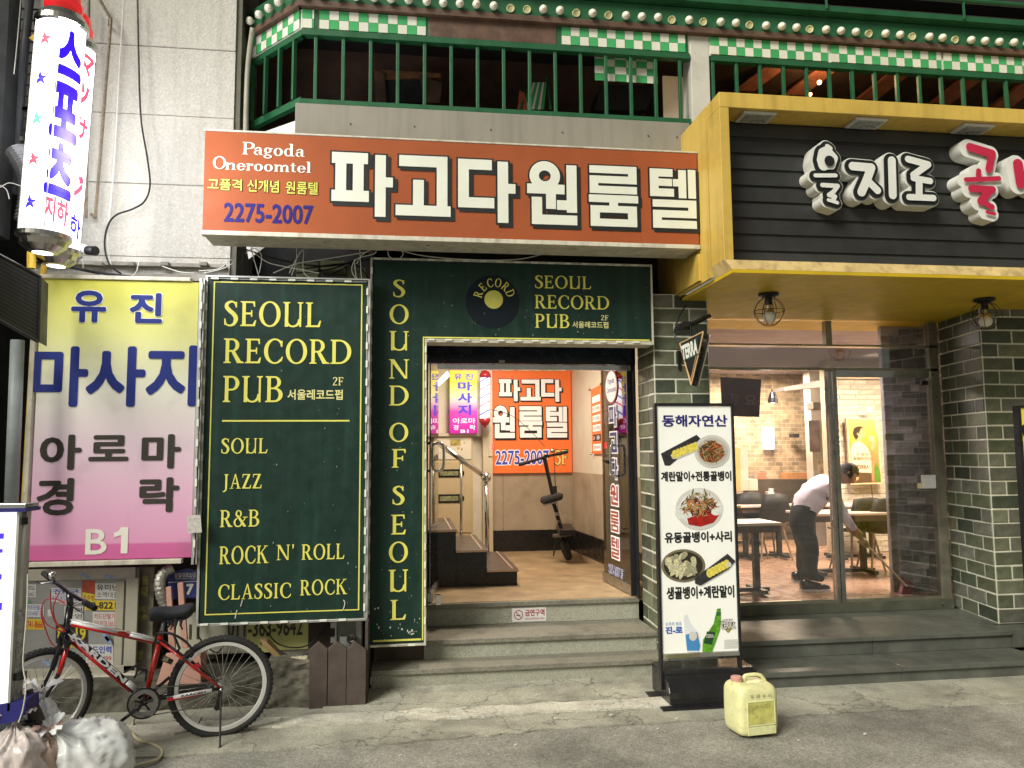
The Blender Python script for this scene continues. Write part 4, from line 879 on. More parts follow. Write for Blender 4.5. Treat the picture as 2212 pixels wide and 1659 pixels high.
part('handle', mb, M['chrome'], t, smooth=True)
mb = MB().tube(smooth_path([P(936,958,7.9)+Vector(v) for v in ((0,0,0),(-.06,0,0),(-.08,0,-.04),(-.08,0,-.22),(-.06,0,-.27),(0,0,-.28))],4), .014, 8)
part('handle', mb, M['black'], t, smooth=True)
# right glass leaf with lettering
t = thing('glass_door', 'right glass leaf of the stairway entrance, lettered downwards with the Korean name of the rooms', 'door', (2.08,7.1,FZ))
Hh = Vector((2.075,7.09,FZ+.015)); Hf = Vector((2.03,7.96,FZ+.015)); HT = 2.26
part('pane', MB().slab([Hh, Hf, Hf+Vector((.012,0,0)), Hh+Vector((.012,0,0))], (0,0,HT)), glass_mat('door_glass_b', (.42,.42,.38), .10), t, fix=True)
for z, hgt in ((0,.09),(HT-.07,.075)): part('rail', MB().slab([Hh+Vector((-.02,0,z)), Hf+Vector((-.02,0,z)), Hf+Vector((.03,0,z)), Hh+Vector((.03,0,z))], (0,0,hgt)), M['steel'], t, fix=True)
part('stile', MB().obox(Hh+Vector((0,0,HT/2)), (.02,0,0), (0,.02,0), (0,0,HT/2)), M['black'], t)
fr = frame_pts(Hf+Vector((-.006,0,HT)), Hh+Vector((-.006,0,HT)), Hf+Vector((-.006,0,0)))
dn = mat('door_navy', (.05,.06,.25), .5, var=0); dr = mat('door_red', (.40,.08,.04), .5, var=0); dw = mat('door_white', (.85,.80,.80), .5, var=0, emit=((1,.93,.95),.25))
mbk = MB(); mbn = MB(); mbr = MB()
for i, ch in enumerate('파고다원룸텔'):
    v0 = .215+i*.115; q = sub(fr,.33,v0,.60,v0+.088)
    block(q, ch, mbk, .001, grow=9, asp=.8); block(q, ch, mbn if i < 3 else mbr, .004, asp=.8)
part('lettering_outline', mbk, dw, t); part('lettering', mbn, dn, t); part('lettering', mbr, dr, t)
mb = MB(); mb.add([fr(.42+.23*cos(2*pi*k/30), .125+.078*sin(2*pi*k/30), .001) for k in range(30)], [tuple(range(30))]); part('badge', mb, dr, t)
mb = MB(); mb.add([fr(.42+.205*cos(2*pi*k/30), .125+.070*sin(2*pi*k/30), .003) for k in range(30)], [tuple(range(30))]); part('badge', mb, dw, t)
text(t, 'Pagoda', sub(fr,.30,.085,.54,.118), dn, 0, d=.005); text(t, 'Oneroomtel', sub(fr,.26,.125,.60,.15), dn, 0, d=.005)
text(t, '2275-2007 3F', sub(fr,.20,.915,.72,.955), dn, .01, d=.004, out=dw, outoff=.03)
c = P(1350,962,7.45); mb = MB().tube(smooth_path([Vector((Hh.x-.02,7.45,c.z))+Vector(v) for v in ((0,0,0),(-.05,0,0),(-.07,0,-.04),(-.07,0,-.24),(-.05,0,-.29),(0,0,-.30))],4), .013, 8)
part('handle', mb, M['chrome'], t, smooth=True)
# stairs
t = thing('inner_stairs', 'dark stair with three steps rising to the left inside the entrance', 'stairs', (.8,7.87,FZ))
tread = mat('stair_tread', (.075,.062,.058), .35, var=.2, vs=8); nose = mat('nosing', (.60,.42,.30), .35, .3, var=.1)
for i, (xa, xb, zt) in enumerate(((.80,1.107,.700),(.49,.799,.900),(.20,.489,1.105))):
    part('step', MB().box(xa,xb,7.88,9.30,FZ,zt-.03), M['blackp'], t, bevel=.003)
    part('tread', MB().box(xa-.002,xb+.012,7.865,9.30,zt-.029,zt), tread, t, bevel=.004)
    part('nosing', MB().box(xa,xb+.014,7.855,7.8648,zt-.024,zt-.004).box(xb-.055,xb-.04,7.87,9.3,zt,zt+.003), nose, t)
part('step', MB().box(-.6,.199,7.88,9.30,FZ,1.28), M['blackp'], t)
# handrail
t = thing('handrail', 'polished steel stair handrail ending in a ball', 'handrail', P(1052,1190,9.3))
Yr = 9.28; bl = P(1050,1031,Yr)
part('rail', MB().bar(bl, P(930,945,Yr), .032, 12), M['chrome'], t, smooth=True)
part('ball', MB().ball(bl, .062, 16), M['chrome'], t, smooth=True)
part('post', MB().bar(bl-Vector((0,0,.05)), Vector((bl.x+.01,Yr,.70)), .028, 12), M['chrome'], t, smooth=True)
part('post', MB().bar(P(996,994,Yr), Vector((P(996,994,Yr).x,Yr,.905)), .017, 10), M['chrome'], t, smooth=True)
# mailbox cabinet
t = thing('mailbox_cabinet', 'cream mailbox cabinet with two dark slots behind the handrail', 'cabinet', P(980,1150,10.4))
Yc = 10.40
def F3(x0,y0,x1,y1,Y,dep=.03): a_ = P(x0,y0,Y); b_ = P(x1,y1,Y); return MB().box(a_.x,b_.x,Y,Y+dep,b_.z,a_.z)
part('body', F3(915,941,1022,1160,Yc,.06), mat('cabinet_cream', (.56,.45,.28), .45, var=.08, vs=3), t, bevel=.004)
part('door', F3(943,945,1018,992,Yc-.012,.012), cream, t, bevel=.003)
part('door', F3(943,997,1018,1150,Yc-.012,.012), MATS['cabinet_cream'], t, bevel=.003)
for y0, y1 in ((1014,1031),(1068,1086)):
    part('slot', F3(943,y0,994,y1,Yc-.02,.006), M['blackp'], t)
    part('slot_light', F3(950,y0+4,990,y1-4,Yc-.0235,.003), mat('slot_glass', (.25,.26,.14), .2, var=.6, vs=25), t)
    part('latch', MB().add(disc(995,(y0+y1)/2,8,Yc-.016,20), [tuple(range(20))]), M['blackp'], t)
part('sticker', F3(973,949,995,963,Yc-.0135,.0013), mat('sticker_ochre', (.40,.32,.10), .5, var=.5, vs=30), t)
for q in ((988,966,993,971),(996,968,999,973),(1001,955,1005,958)): part('sticker', F3(*q,Yc-.0135,.0013), MATS['sticker_ochre'], t)
part('ledge', F3(915,936,1056,942,Yc-.05,.08), MATS['column_cream'], t)
# small massage sign
t = thing('small_massage_sign', 'small lit yellow and magenta massage sign inside the entrance', 'sign', P(1000,936,10.3))
part('sheet', F3(972,800,1031,936,10.3,.1), ramp_mat('small_massage_print', [(0,(.45,.01,.30)),(.35,(.50,.05,.38)),(.5,(.62,.45,.50)),(.6,(.66,.64,.35)),(.8,(.70,.62,.05)),(1,(.72,.62,.02))], .4, .0, .35), t)
sb = mat('small_blue', (.05,.03,.45), .4, var=0, emit=((.1,.05,.9),.3)); swt = mat('small_white', (.8,.75,.8), .4, var=0, emit=((1,.9,1),.4))
for s_, q, mm, o_ in (('유',(981,807,998,820),sb,.02),('진',(1004,807,1022,820),sb,.02),('마',(989,824,1020,844),sb,.035),('사',(989,848,1020,870),sb,.035),('지',(989,874,1018,897),sb,.035),('아로마',(978,903,1027,915),swt,.01),('경',(979,918,990,929),swt,.01),('락',(1015,918,1027,929),swt,.01),('B1',(995,928,1012,935),swt,.02)):
    text(t, s_, FR(*q,10.297), mm, o_)
# small barber pole
t = thing('small_barber_pole', 'small lit striped barber pole with red caps beside the orange poster', 'barber pole', P(1047,920,10.1))
c0 = P(1048,816,10.1); c1 = P(1047,904,10.1)
def stripes_mat():
    m_ = mat('pole_stripes', (1,1,1), .3, var=0); nt = m_.node_tree; N = nt.nodes; L = nt.links; b_ = N['Principled BSDF']; tc = N['Texture Coordinate']
    sx = N.new('ShaderNodeSeparateXYZ'); L.new(tc.outputs['Object'], sx.inputs[0])
    a1 = N.new('ShaderNodeMath'); a1.operation = 'MULTIPLY_ADD'; L.new(sx.outputs[0], a1.inputs[0]); a1.inputs[1].default_value = -.55; L.new(sx.outputs[2], a1.inputs[2])
    a2 = N.new('ShaderNodeMath'); a2.operation = 'MULTIPLY'; L.new(a1.outputs[0], a2.inputs[0]); a2.inputs[1].default_value = 4.6
    fr_ = N.new('ShaderNodeMath'); fr_.operation = 'FRACT'; L.new(a2.outputs[0], fr_.inputs[0])
    r = N.new('ShaderNodeValToRGB'); L.new(fr_.outputs[0], r.inputs[0]); r.color_ramp.interpolation = 'CONSTANT'; e = r.color_ramp.elements
    for _ in range(3): e.new(.5)
    for k, (p_, c_) in enumerate([(0,(.9,.88,1)),(.28,(.85,.15,.2)),(.40,(.9,.88,1)),(.76,(.1,.12,.5)),(.87,(.9,.88,1))]): e[k].position = p_; e[k].color = (*c_,1)
    L.new(r.outputs[0], b_.inputs['Base Color']); L.new(r.outputs[0], b_.inputs['Emission Color']); b_.inputs['Emission Strength'].default_value = 1.6; return m_
part('tube', MB().tube([c1,c0], .062, 20), stripes_mat(), t, smooth=True)
redc = mat('red_cap', (.30,.02,.03), .25, var=.1, emit=((1,.05,.05),.05))
part('cap', MB().lathe([(.0,.13),(.012,.12),(.015,.10),(.05,.08),(.075,.04),(.075,.0),(0,0)], c0, (0,0,1), 18), redc, t, smooth=True)
part('cap', MB().lathe([(.0,-.13),(.012,-.12),(.015,-.10),(.05,-.08),(.075,-.04),(.075,.0),(0,0)], c1, (0,0,1), 18), redc, t, smooth=True)
# orange room poster
t = thing('orange_poster', 'large orange poster with white Korean letters on the back wall of the entrance', 'poster', P(1150,1020,10.55))
YP = 10.54
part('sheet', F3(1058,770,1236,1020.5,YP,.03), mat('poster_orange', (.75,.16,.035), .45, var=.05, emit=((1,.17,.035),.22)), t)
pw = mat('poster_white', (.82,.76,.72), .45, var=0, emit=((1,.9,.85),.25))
f3 = crop(1650,1300,1.382); mbw = MB(); mbk = MB()
for ch, q in zip('파고다원룸텔', ((435,268,548,385),(552,270,660,382),(665,268,775,388),(402,412,520,585),(545,416,668,582),(690,418,806,582))):
    f_ = FR(*f3(q[0],q[1]),*f3(q[2],q[3]),YP); block(f_, ch, mbw, .008, grow=1.5, asp=.8); block(f_, ch, mbk, .002, grow=5, asp=.8); block(f_, ch, mbk, .004, grow=4.5, dx=5, dy=5, asp=.8)
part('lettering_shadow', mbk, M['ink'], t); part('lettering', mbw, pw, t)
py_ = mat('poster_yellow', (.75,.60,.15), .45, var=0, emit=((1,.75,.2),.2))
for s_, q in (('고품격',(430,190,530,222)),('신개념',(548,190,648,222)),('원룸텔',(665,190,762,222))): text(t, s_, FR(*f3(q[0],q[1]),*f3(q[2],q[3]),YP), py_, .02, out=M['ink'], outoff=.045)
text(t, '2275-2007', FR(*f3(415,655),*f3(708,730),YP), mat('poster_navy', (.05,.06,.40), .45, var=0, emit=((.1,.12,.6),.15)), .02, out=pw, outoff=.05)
mb = MB(); serif(t, '3F', FR(*f3(737,652),*f3(808,730),YP), None, mb=mb, d=.01); part('lettering', mb, py_, t)
mb = MB(); serif(t, '3F', FR(*f3(733,648),*f3(813,734),YP), None, mb=mb, d=.003); part('lettering_shadow', mb, M['ink'], t)
# intercom panel with red light, notice board on right wall, cords
solo('intercom', F3(1055,915,1064,985,10.28,.06), mat('intercom_cream', (.6,.55,.42), .4), 'narrow cream switch box with red light beside the orange poster', 'switch box')
solo('red_indicator', F3(1062,957,1066,970,10.275,.01), mat('red_led', (1,.05,.05), emit=((1,.05,.05),3)), 'small red indicator light at the left edge of the orange poster', 'light')
t = thing('notice_board', 'narrow orange notice board with small white cards on the right entrance wall', 'notice board', (2.33,9.4,1.9))
def wallpt(px, py, off=.03):
    a_ = Vector((2.27,10.6,0)); b_ = Vector((2.47,7.15,0)); d = b_-a_; n = Vector((d.y,-d.x,0)).normalized(); n = n if n.x < 0 else -n
    r_ = ray(px,py); o_ = a_+n*off; k_ = (o_.dot(n))/(r_.dot(n)) if False else (o_.x*n.x+o_.y*n.y)/(r_.x*n.x+r_.y*n.y)
    return Vector((r_.x*k_, r_.y*k_, CAM_H+r_.z*k_))
q = [wallpt(1276,842), wallpt(1300,830), wallpt(1303,980), wallpt(1279,980)]
n_ = Vector((.04,0,0))
part('board', MB().slab(q, n_), MATS['poster_orange'], t, fix=True)
fb = frame_pts(q[0]-n_*.1, q[1]-n_*.1, q[3]-n_*.1, q[2]-n_*.1)
for i in range(6):
    v0 = .13+i*.145; mb = MB(); mb.add([fb(.15,v0,.001), fb(.85,v0,.001), fb(.85,v0+.10,.001), fb(.15,v0+.10,.001)], [(0,1,2,3)])
    part('card', mb, pw if i != 4 else M['slat'], t)
    if i: text(t, '파고다원룸텔' if i < 4 else ('3 층' if i == 4 else '유진마사지'), sub(fb,.2,v0+.02,.8,v0+.08), M['ink'] if i != 4 else pw, 0, d=.004)
for k in (0,1,2,3): part('bracket', MB().ball(q[k]-n_*.3, .018, 8), M['steel'], t)
solo('wall_button', MB().ball(P(1327,907,8.6)+Vector((0,0,0)), .012, 8), MATS['red_led'], 'tiny red light on the right entrance wall near the glass door', 'light') if False else None
mb = MB(); cable(mb, [(1060,885,10.2),(1100,895,10.1),(1140,925,9.8),(1177,965,9.6)], .004); cable(mb, [(1196,968,9.7),(1198,1010,9.9),(1200,1050,10)], .004); cable(mb, [(1203,1080,10),(1207,1110,9.9),(1215,1135,9.8)], .004)
mb.box(P(1194,1050,10).x, P(1203,1084,10).x, 9.98,10.03, P(1194,1084,10).z, P(1194,1050,10).z)
solo('charger_cord', mb, M['wireb'], 'black charger cord with power brick hanging down to the scooter', 'cord')
l = bpy.data.lights.new('entrance_lamp', 'AREA'); l.energy = 62; l.color = (1,.84,.64); l.size = .5; l.size_y = 1.2; l.shape = 'RECTANGLE'; o = bpy.data.objects.new('entrance_lamp', l); COL.objects.link(o); o.location = (1.0,8.8,3.26)
tl = thing('ceiling_tube', 'white ceiling tube lamp seen at the top left of the entrance', 'lamp', P(955,815,9.5))
part('tube', MB().bar(P(945,830,9.6), P(968,808,9.6), .03, 10), mat('tube_glow', (1,1,1), emit=((1,.97,.95),2.5)), tl, smooth=True)
part('holder', MB().bar(P(945,826,9.66), P(968,804,9.66), .022, 8), M['white'], tl)

# electric scooter
t = thing('electric_scooter', 'black folding electric scooter parked in the back right corner of the entrance', 'scooter', G(1222,1205,FZ))
s3 = crop(1900,1700,3.016); S = lambda x, y, Y: P(*s3(x,y), Y)
part('handlebar', MB().tube([S(440,388,9.35), S(650,330,9.4), S(735,300,9.45), S(1000,240,9.5)], .016, 8), M['black'], t)
part('grip', MB().bar(S(435,390,9.34), S(545,360,9.38), .022, 8), M['rubber'], t); part('grip', MB().bar(S(890,265,9.48), S(1005,238,9.5), .022, 8), M['rubber'], t)
part('stem', MB().tube([S(735,310,9.45), S(790,560,9.45), S(830,740,9.45)], [.028,.024,.024], 10), M['black'], t)
part('saddle', MB().obox(S(820,790,9.4), (.125,0,.03), (0,.12,0), (0,0,.042)), M['rubber'], t, bevel=.03)
part('saddle_base', MB().obox(S(800,840,9.42), (.08,0,.02), (0,.08,0), (0,0,.018)), M['steel'], t)
part('seat_post', MB().tube([S(845,850,9.45), S(880,960,9.45), S(905,1060,9.45), S(945,1180,9.42)], .026, 10), M['black'], t)
part('clamp', MB().obox(S(880,975,9.43), (.022,0,0), (0,.03,0), (0,0,.02)).obox(S(903,1062,9.43), (.02,0,0), (0,.03,0), (0,0,.012)), M['chrome'], t)
part('bell', MB().ball(S(828,225,9.45), .028, 10), M['steel'], t, smooth=True)
part('lamp', MB().obox(S(760,290,9.43), (.03,0,0), (0,.03,0), (0,0,.02)), M['blackp'], t)
part('deck', MB().obox(S(985,1160,9.6), (.10,.0,0), (.06,.42,0), (0,0,.035)), M['black'], t, bevel=.01)
part('fender', MB().obox(S(950,1225,9.38), (.115,0,.012), (0,.06,0), (0,0,.018)), mat('fender_grey', (.2,.17,.14), .4, .5), t, bevel=.006)
wc = S(985,1390,9.4); ax = Vector((.93,-.05,.30)).normalized()
def torus(mb, c, ax, R_, r, n=36, seg=10, ov=1.):
    ax = Vector(ax).normalized(); u = ax.orthogonal().normalized(); v = ax.cross(u)
    return mb.tube([Vector(c)+(u*cos(2*pi*k/n)+v*sin(2*pi*k/n))*R_ for k in range(n)], r, seg, closed=True)
part('tyre', torus(MB(), wc, ax, .10, .045), M['rubber'], t, smooth=True)
part('hub', MB().lathe([(0,-.03),(.07,-.03),(.07,.03),(0,.03)], wc, ax, 16), M['steel'], t)
part('fork', MB().bar(S(935,1180,9.4), S(940,1400,9.35), .012, 6).bar(S(1010,1190,9.42), S(1030,1390,9.45), .012, 6), M['black'], t)
part('kickstand', MB().bar(S(880,1250,9.4), S(842,1478,9.38), .009, 6).bar(S(900,1300,9.4), S(910,1380,9.4), .012), M['black'], t)
part('light', MB().obox(S(1040,1185,9.4), (.035,0,0), (0,.03,0), (0,0,.018)), mat('lamp_amber', (.35,.2,.1), .3), t)

# ---------------------------------------------------------------- restaurant: glass front
YG = 7.25; GX0, GX1 = 2.66, P(2036,1000,YG).x; ZH = 3.17
zt0, zt1 = P(1800,745,YG).z, P(1800,796,YG).z; ZS = .384
xm = P(1803,1000,YG).x
t = thing('glass_front', 'metal framed glass door front of the restaurant under the yellow canopy', 'glass front', (4.2,YG,ZS))
gl = glass_mat('shop_glass', (.93,.93,.95), .06)
fm = mat('frame_metal', (.36,.34,.27), .35, .8, var=.2, vs=6)
part('sill', MB().box(GX0,GX1+.02,YG-.03,YG+.08,.287,ZS), mat('sill_olive', (.11,.115,.085), .4, .3, var=.3, dirt=.4), t, bevel=.004)
part('head_rail', MB().box(GX0,GX1,YG-.03,YG+.05,zt0-.018,zt0).box(GX0,GX1,YG-.03,YG+.05,zt1-.02,zt1+.004), fm, t)
part('head_panel', MB().box(GX0,GX1,YG-.0,YG+.008,zt1+.005,zt0-.031), glass_mat('transom_glass', (.62,.60,.62), .30, .03), t)
part('jamb', MB().box(GX1-.10,GX1,YG-.03,YG+.05,ZS,ZH), fm, t, bevel=.003); part('jamb', MB().box(GX0,GX0+.04,YG-.03,YG+.05,ZS,ZH), fm, t, bevel=.003)
part('mullion', MB().box(xm-.045,xm-.012,YG-.035,YG+.05,ZS,zt1-.02).box(xm+.0,xm+.045,YG-.03,YG+.05,ZS,zt1-.02), M['steel'], t, bevel=.003)
part('mullion', MB().box(xm-.045,xm+.02,YG-.02,YG+.05,zt0,ZH), fm, t)
for a_, b_, c_, d_ in ((GX0+.04,xm-.046,ZS,zt1-.021),(xm+.046,GX1-.1,ZS+.0,zt1-.09),(GX0+.04,xm-.046,zt0+.001,ZH),(xm+.021,GX1-.1,zt0+.001,ZH)):
    part('pane', MB().box(a_,b_,YG+.0,YG+.008,c_,d_), gl, t)
part('door_rail', MB().box(xm+.046,GX1-.1,YG-.02,YG+.03,zt1-.089,zt1-.02), M['chrome'], t)
part('door_rail', MB().box(xm+.046,GX1-.1,YG-.02,YG+.03,ZS+.001,ZS+.03).box(GX0+.04,xm-.046,YG-.02,YG+.03,ZS+.001,ZS+.03), fm, t)
part('lock', F3(1993,1026,2023,1055,YG-.06,.03), mat('lock_white', (.6,.6,.62), .3), t, bevel=.004)
part('lock_plate', F3(1985,1044,2000,1055,YG-.055,.03), mat('lock_cream', (.6,.55,.35), .4), t)
part('keypad', F3(1990,822,2005,832,YG-.045,.01), M['black'], t)
part('bolt', MB().ball(P(2036,1303,YG-.06), .012, 8), M['chrome'], t)

# restaurant interior
RZ = .40
struct('restaurant_floor', MB().box(2.6,11,YG+.081,14,RZ-.05,RZ), mat('floor_terracotta', (.36,.23,.155), .28, var=.12, vs=1.5, dirt=.25, dirtcol=(.27,.17,.11), ds=.8))
struct('restaurant_ceiling', MB().box(2.6,11,YG+.1,14,3.20,3.26), mat('ceiling_brown', (.34,.29,.31), .7, var=.2))
def brick_mat(name, c1, c2, mo, sc_, bw=.5, rh=.25, emit=0, ax='XZ'):
    m_ = mat(name, (1,1,1), .75, var=0); nt = m_.node_tree; N = nt.nodes; L = nt.links; b_ = N['Principled BSDF']; tc = N['Texture Coordinate']
    s_ = N.new('ShaderNodeSeparateXYZ'); L.new(tc.outputs['Object'], s_.inputs[0]); cb = N.new('ShaderNodeCombineXYZ')
    L.new(s_.outputs[{'X':0,'Y':1}[ax[0]]], cb.inputs[0]); L.new(s_.outputs[2], cb.inputs[1])
    br = N.new('ShaderNodeTexBrick'); L.new(cb.outputs[0], br.inputs[0]); br.inputs['Scale'].default_value = sc_
    br.inputs['Color1'].default_value = (*c1,1); br.inputs['Color2'].default_value = (*c2,1); br.inputs['Mortar'].default_value = (*mo,1)
    br.inputs['Mortar Size'].default_value = .018; br.inputs['Brick Width'].default_value = bw; br.inputs['Row Height'].default_value = rh
    n = N.new('ShaderNodeTexNoise'); n.inputs['Scale'].default_value = 7; n.inputs['Detail'].default_value = 6; L.new(tc.outputs['Object'], n.inputs['Vector'])
    q = N.new('ShaderNodeMapRange'); L.new(n.outputs[0], q.inputs[0]); q.inputs[1].default_value = .3; q.inputs[2].default_value = .7; q.inputs[3].default_value = .65; q.inputs[4].default_value = 1.25
    mx = N.new('ShaderNodeVectorMath'); mx.operation = 'SCALE'; L.new(br.outputs[0], mx.inputs[0]); L.new(q.outputs[0], mx.inputs['Scale']); L.new(mx.outputs[0], b_.inputs['Base Color'])
    bp = N.new('ShaderNodeBump'); bp.inputs['Strength'].default_value = .6; bp.inputs['Distance'].default_value = .02; bp.invert = True; L.new(br.outputs['Fac'], bp.inputs['Height']); L.new(bp.outputs[0], b_.inputs['Normal'])
    return m_
struct('rear_brick_wall', MB().box(4.5,7.2,12.6,12.7,RZ,3.2), brick_mat('far_bricks', (.46,.36,.24), (.24,.20,.15), (.50,.42,.30), 3.4))
struct('restaurant_left_wall', MB().box(2.62,2.66,YG+.1,14,RZ,3.2).box(2.6,11,13.6,13.7,RZ,3.2), mat('wall_brown', (.20,.17,.14), .8, var=.2))  # both walls share one plain dark brown base colour
xa, xb = P(1790,900,10.6).x, 8.2
ww = thing('white_brick_wall', 'white painted brick wall behind the lit poster in the restaurant', 'wall', (xa,10.6,RZ))
part('mortar', MB().box(xa,xb,10.62,10.8,RZ,3.2), mat('white_mortar', (.50,.44,.34), .8, var=.1), ww)
BW = [mat('white_brick', (.62,.57,.47), .7, var=.15, vs=10, bump=.5, bs=30, ovar=.10), mat('white_brick_b', (.56,.50,.40), .7, var=.15, vs=10, bump=.5, bs=30, ovar=.10)]
brick_face(ww, (xa,10.62,RZ), (1,0,0), (0,-1,0), P(1935,900,10.6).x-xa+.1, RZ, 2.92, .0764, [[.25,.25],[.12,.25],[.19,.25]], joint=.008, depth=.03, mats=BW, seed=12)
part('cornice', MB().box(xa,xb,10.52,10.62,2.92,3.2), mat('cornice_white', (.62,.56,.42), .6), ww)
xc = P(1745,900,11.6).x
struct('white_column', MB().box(xc,xc+.55,11.5,11.7,RZ,3.2), mat('column_grey', (.36,.33,.30), .7, var=.15))
part('wall_poster', F3(1747,908,1773,976,11.49,.01), mat('poster_dusk', (.16,.13,.13), .5, var=.6, vs=3), None)
bpy.data.objects['wall_poster']['label'] = 'dusky blue and brown poster high on the grey column in the restaurant'; bpy.data.objects['wall_poster']['category'] = 'poster'
solo('wall_poster', F3(1766,992,1790,1040,11.48,.01), mat('poster_food', (.42,.36,.26), .5, var=.7, vs=9), 'pale food poster low on the grey column in the restaurant', 'poster')
# dark grey brick column just behind the glass, right
gx0, gx1 = P(1918,1000,7.55).x, 6.0
gc = thing('grey_brick_column', 'dark grey brick wall end inside the restaurant just behind the right glass', 'wall', (gx0,7.55,RZ))
part('mortar', MB().box(gx0+.01,gx1,7.57,7.63,RZ,3.18), mat('grey_mortar', (.34,.33,.34), .85, var=.2, bump=.3), gc)
BG = [mat('gbrick_a', (.22,.21,.23), .7, var=.4, vs=10, bump=.6, bs=30, ovar=.35), mat('gbrick_b', (.34,.33,.35), .7, var=.4, vs=9, bump=.6, bs=30, ovar=.3), mat('gbrick_c', (.13,.13,.14), .7, var=.4, vs=9, bump=.6, bs=30, ovar=.3)]
brick_face(gc, (gx0,7.57,RZ), (1,0,0), (0,-1,0), .72, RZ, 3.17, .0745, [[.21,.21],[.105,.21],[.16,.21]], joint=.007, depth=.022, mats=BG, seed=21)
# framed poster with a figure holding a glass
t = thing('beer_poster', 'lit framed orange poster of a person in a white shirt raising a glass', 'poster', P(1868,1047,10.5))
b1 = crop(2900,1450,2.766); B1 = lambda x, y, Y=10.47: P(*b1(x,y), Y)
q = [B1(1195,540), B1(1545,548), B1(1590,1258), B1(1248,1270)]
part('frame', MB().slab([v+Vector((0,.0,0)) for v in q], (0,.05,0)), mat('frame_cream', (.75,.62,.40), .4), t, fix=True, bevel=.006)
qf = [B1(1210,552,10.465), B1(1528,562,10.465), B1(1575,1240,10.465), B1(1262,1250,10.465)]
part('print', MB().add(qf, [(0,1,2,3)]), ramp_mat('beer_print', [(0,(.30,.10,.03)),(.35,(.50,.20,.07)),(.7,(.75,.33,.06)),(1,(.72,.45,.16))], .4, 0, .25), t)
def pol(pts, Y, mt_, nm='print_figure'): return part(nm, MB().add([B1(x,y,Y) for x,y in pts], [tuple(range(len(pts)))]), mt_, t)
pol([(1505,562),(1530,565),(1562,1240),(1555,900)],10.4645, mat('p_sky', (.35,.45,.45), .5, var=0))
pol([(1300,800),(1345,795),(1400,840),(1435,880),(1465,960),(1470,1140),(1310,1135),(1262,1160),(1240,900),(1262,830)],10.464, mat('p_shirt', (.72,.60,.42), .5, var=.1, vs=12))
pol([(1310,1130),(1470,1140),(1485,1240),(1300,1245)],10.4635, mat('p_trouser', (.09,.05,.03), .5))
pol([(1300,725),(1325,700),(1375,660),(1392,700),(1398,725),(1385,755),(1350,765),(1345,800),(1310,800)],10.463, mat('p_skin', (.62,.36,.20), .5, var=0))
pol([(1265,700),(1280,650),(1320,632),(1362,632),(1388,670),(1360,650),(1340,690),(1330,715),(1320,700),(1308,710),(1330,745),(1305,780),(1275,740)],10.4625, mat('p_hair', (.035,.025,.02), .5))
pol([(1470,780),(1510,785),(1515,840),(1480,900),(1465,870)],10.463, MATS['p_skin']); pol([(1435,735),(1500,735),(1495,790),(1445,790)],10.4625, mat('p_glass', (.80,.62,.30), .4, var=0)); pol([(1285,1140),(1310,1135),(1335,1200),(1310,1225),(1290,1190)],10.463, MATS['p_skin'])
pol([(1500,1075),(1525,1010),(1545,1080),(1570,1150),(1572,1235),(1505,1235)],10.4628, mat('p_bottle', (.10,.25,.04), .4, var=.3, vs=20)); pol([(1465,880),(1495,900),(1500,1230),(1475,1230)],10.4632, mat('p_skin2', (.50,.22,.10), .5, var=.1))
ft = lambda x0,y0,x1,y1: FR(*b1(x0,y0),*b1(x1,y1),10.461)
text(t, '이 맛이', ft(1300,920,1430,955), mat('p_ink', (.20,.16,.11), .5, var=0), .03); text(t, '청정라거다!', ft(1268,965,1475,1002), MATS['p_ink'], .03); text(t, 'TERRA', ft(1308,1052,1443,1095), MATS['p_ink'], .04)
mb = MB(); cable(mb, [b1(1465,1268)+(10.5,), b1(1475,1350)+(10.5,), b1(1482,1450)+(10.5,)], .006); part('cord', mb, M['wireb'], t)
# small fittings
solo('lit_sign', F3(*b1(300,640),*b1(415,880),12.5,.08), mat('litsign', (1,1,1), emit=((1,1,1),1.8)), 'small glowing white sign on the far brick wall of the restaurant', 'sign')
text(bpy.data.objects['lit_sign'], 'T', FR(*b1(335,730),*b1(378,840),12.49), mat('lit_red', (.9,.15,.3), emit=((1,.2,.4),.8)), .0)
solo('wall_speaker', MB().slab([B1(620,712,12.3),B1(685,712,12.3),B1(685,755,12.3),B1(620,752,12.3)], (0,.15,0)), M['slat'], 'small dark speaker on the far brick wall right of the glowing sign', 'speaker', fix=True)
solo('projector', MB().slab([B1(832,368,11.2),B1(922,372,11.2),B1(918,455,11.2),B1(835,448,11.2)], (0,.2,0)), mat('proj', (.10,.09,.08), .4, var=.5, vs=20), 'dark box speaker high on the grey column in the restaurant', 'speaker', fix=True, bevel=.01)
solo('air_duct', MB().slab([B1(515,210,9.5),B1(975,118,9.5),B1(975,200,9.5),B1(515,245,9.5)], (0,.35,0)), mat('duct_white', (.45,.38,.33), .6), 'pale horizontal duct under the restaurant ceiling', 'duct', fix=True)
solo('wall_lamp', MB().ball(B1(1445,455,10.4), .05, 10), mat('wlamp', (.8,.6,.3), emit=((1,.8,.45),1.2)), 'small warm spotlight on the white brick wall above the orange poster', 'lamp', smooth=True)
t = thing('track_spotlight', 'dark spotlight hanging under the restaurant ceiling at the left', 'lamp', B1(390,340,9.5))
part('arm', MB().bar(B1(385,230,9.5), B1(390,290,9.5), .01), M['black'], t); part('head', MB().lathe([(.03,.08),(.06,0),(.065,-.06),(0,-.06)], B1(395,325,9.5), (0,0,1), 14), M['black'], t)
part('lens', MB().ball(B1(395,358,9.48), .035, 8), mat('spot_lens', (1,.9,.6), emit=((1,.8,.45),6)), t)
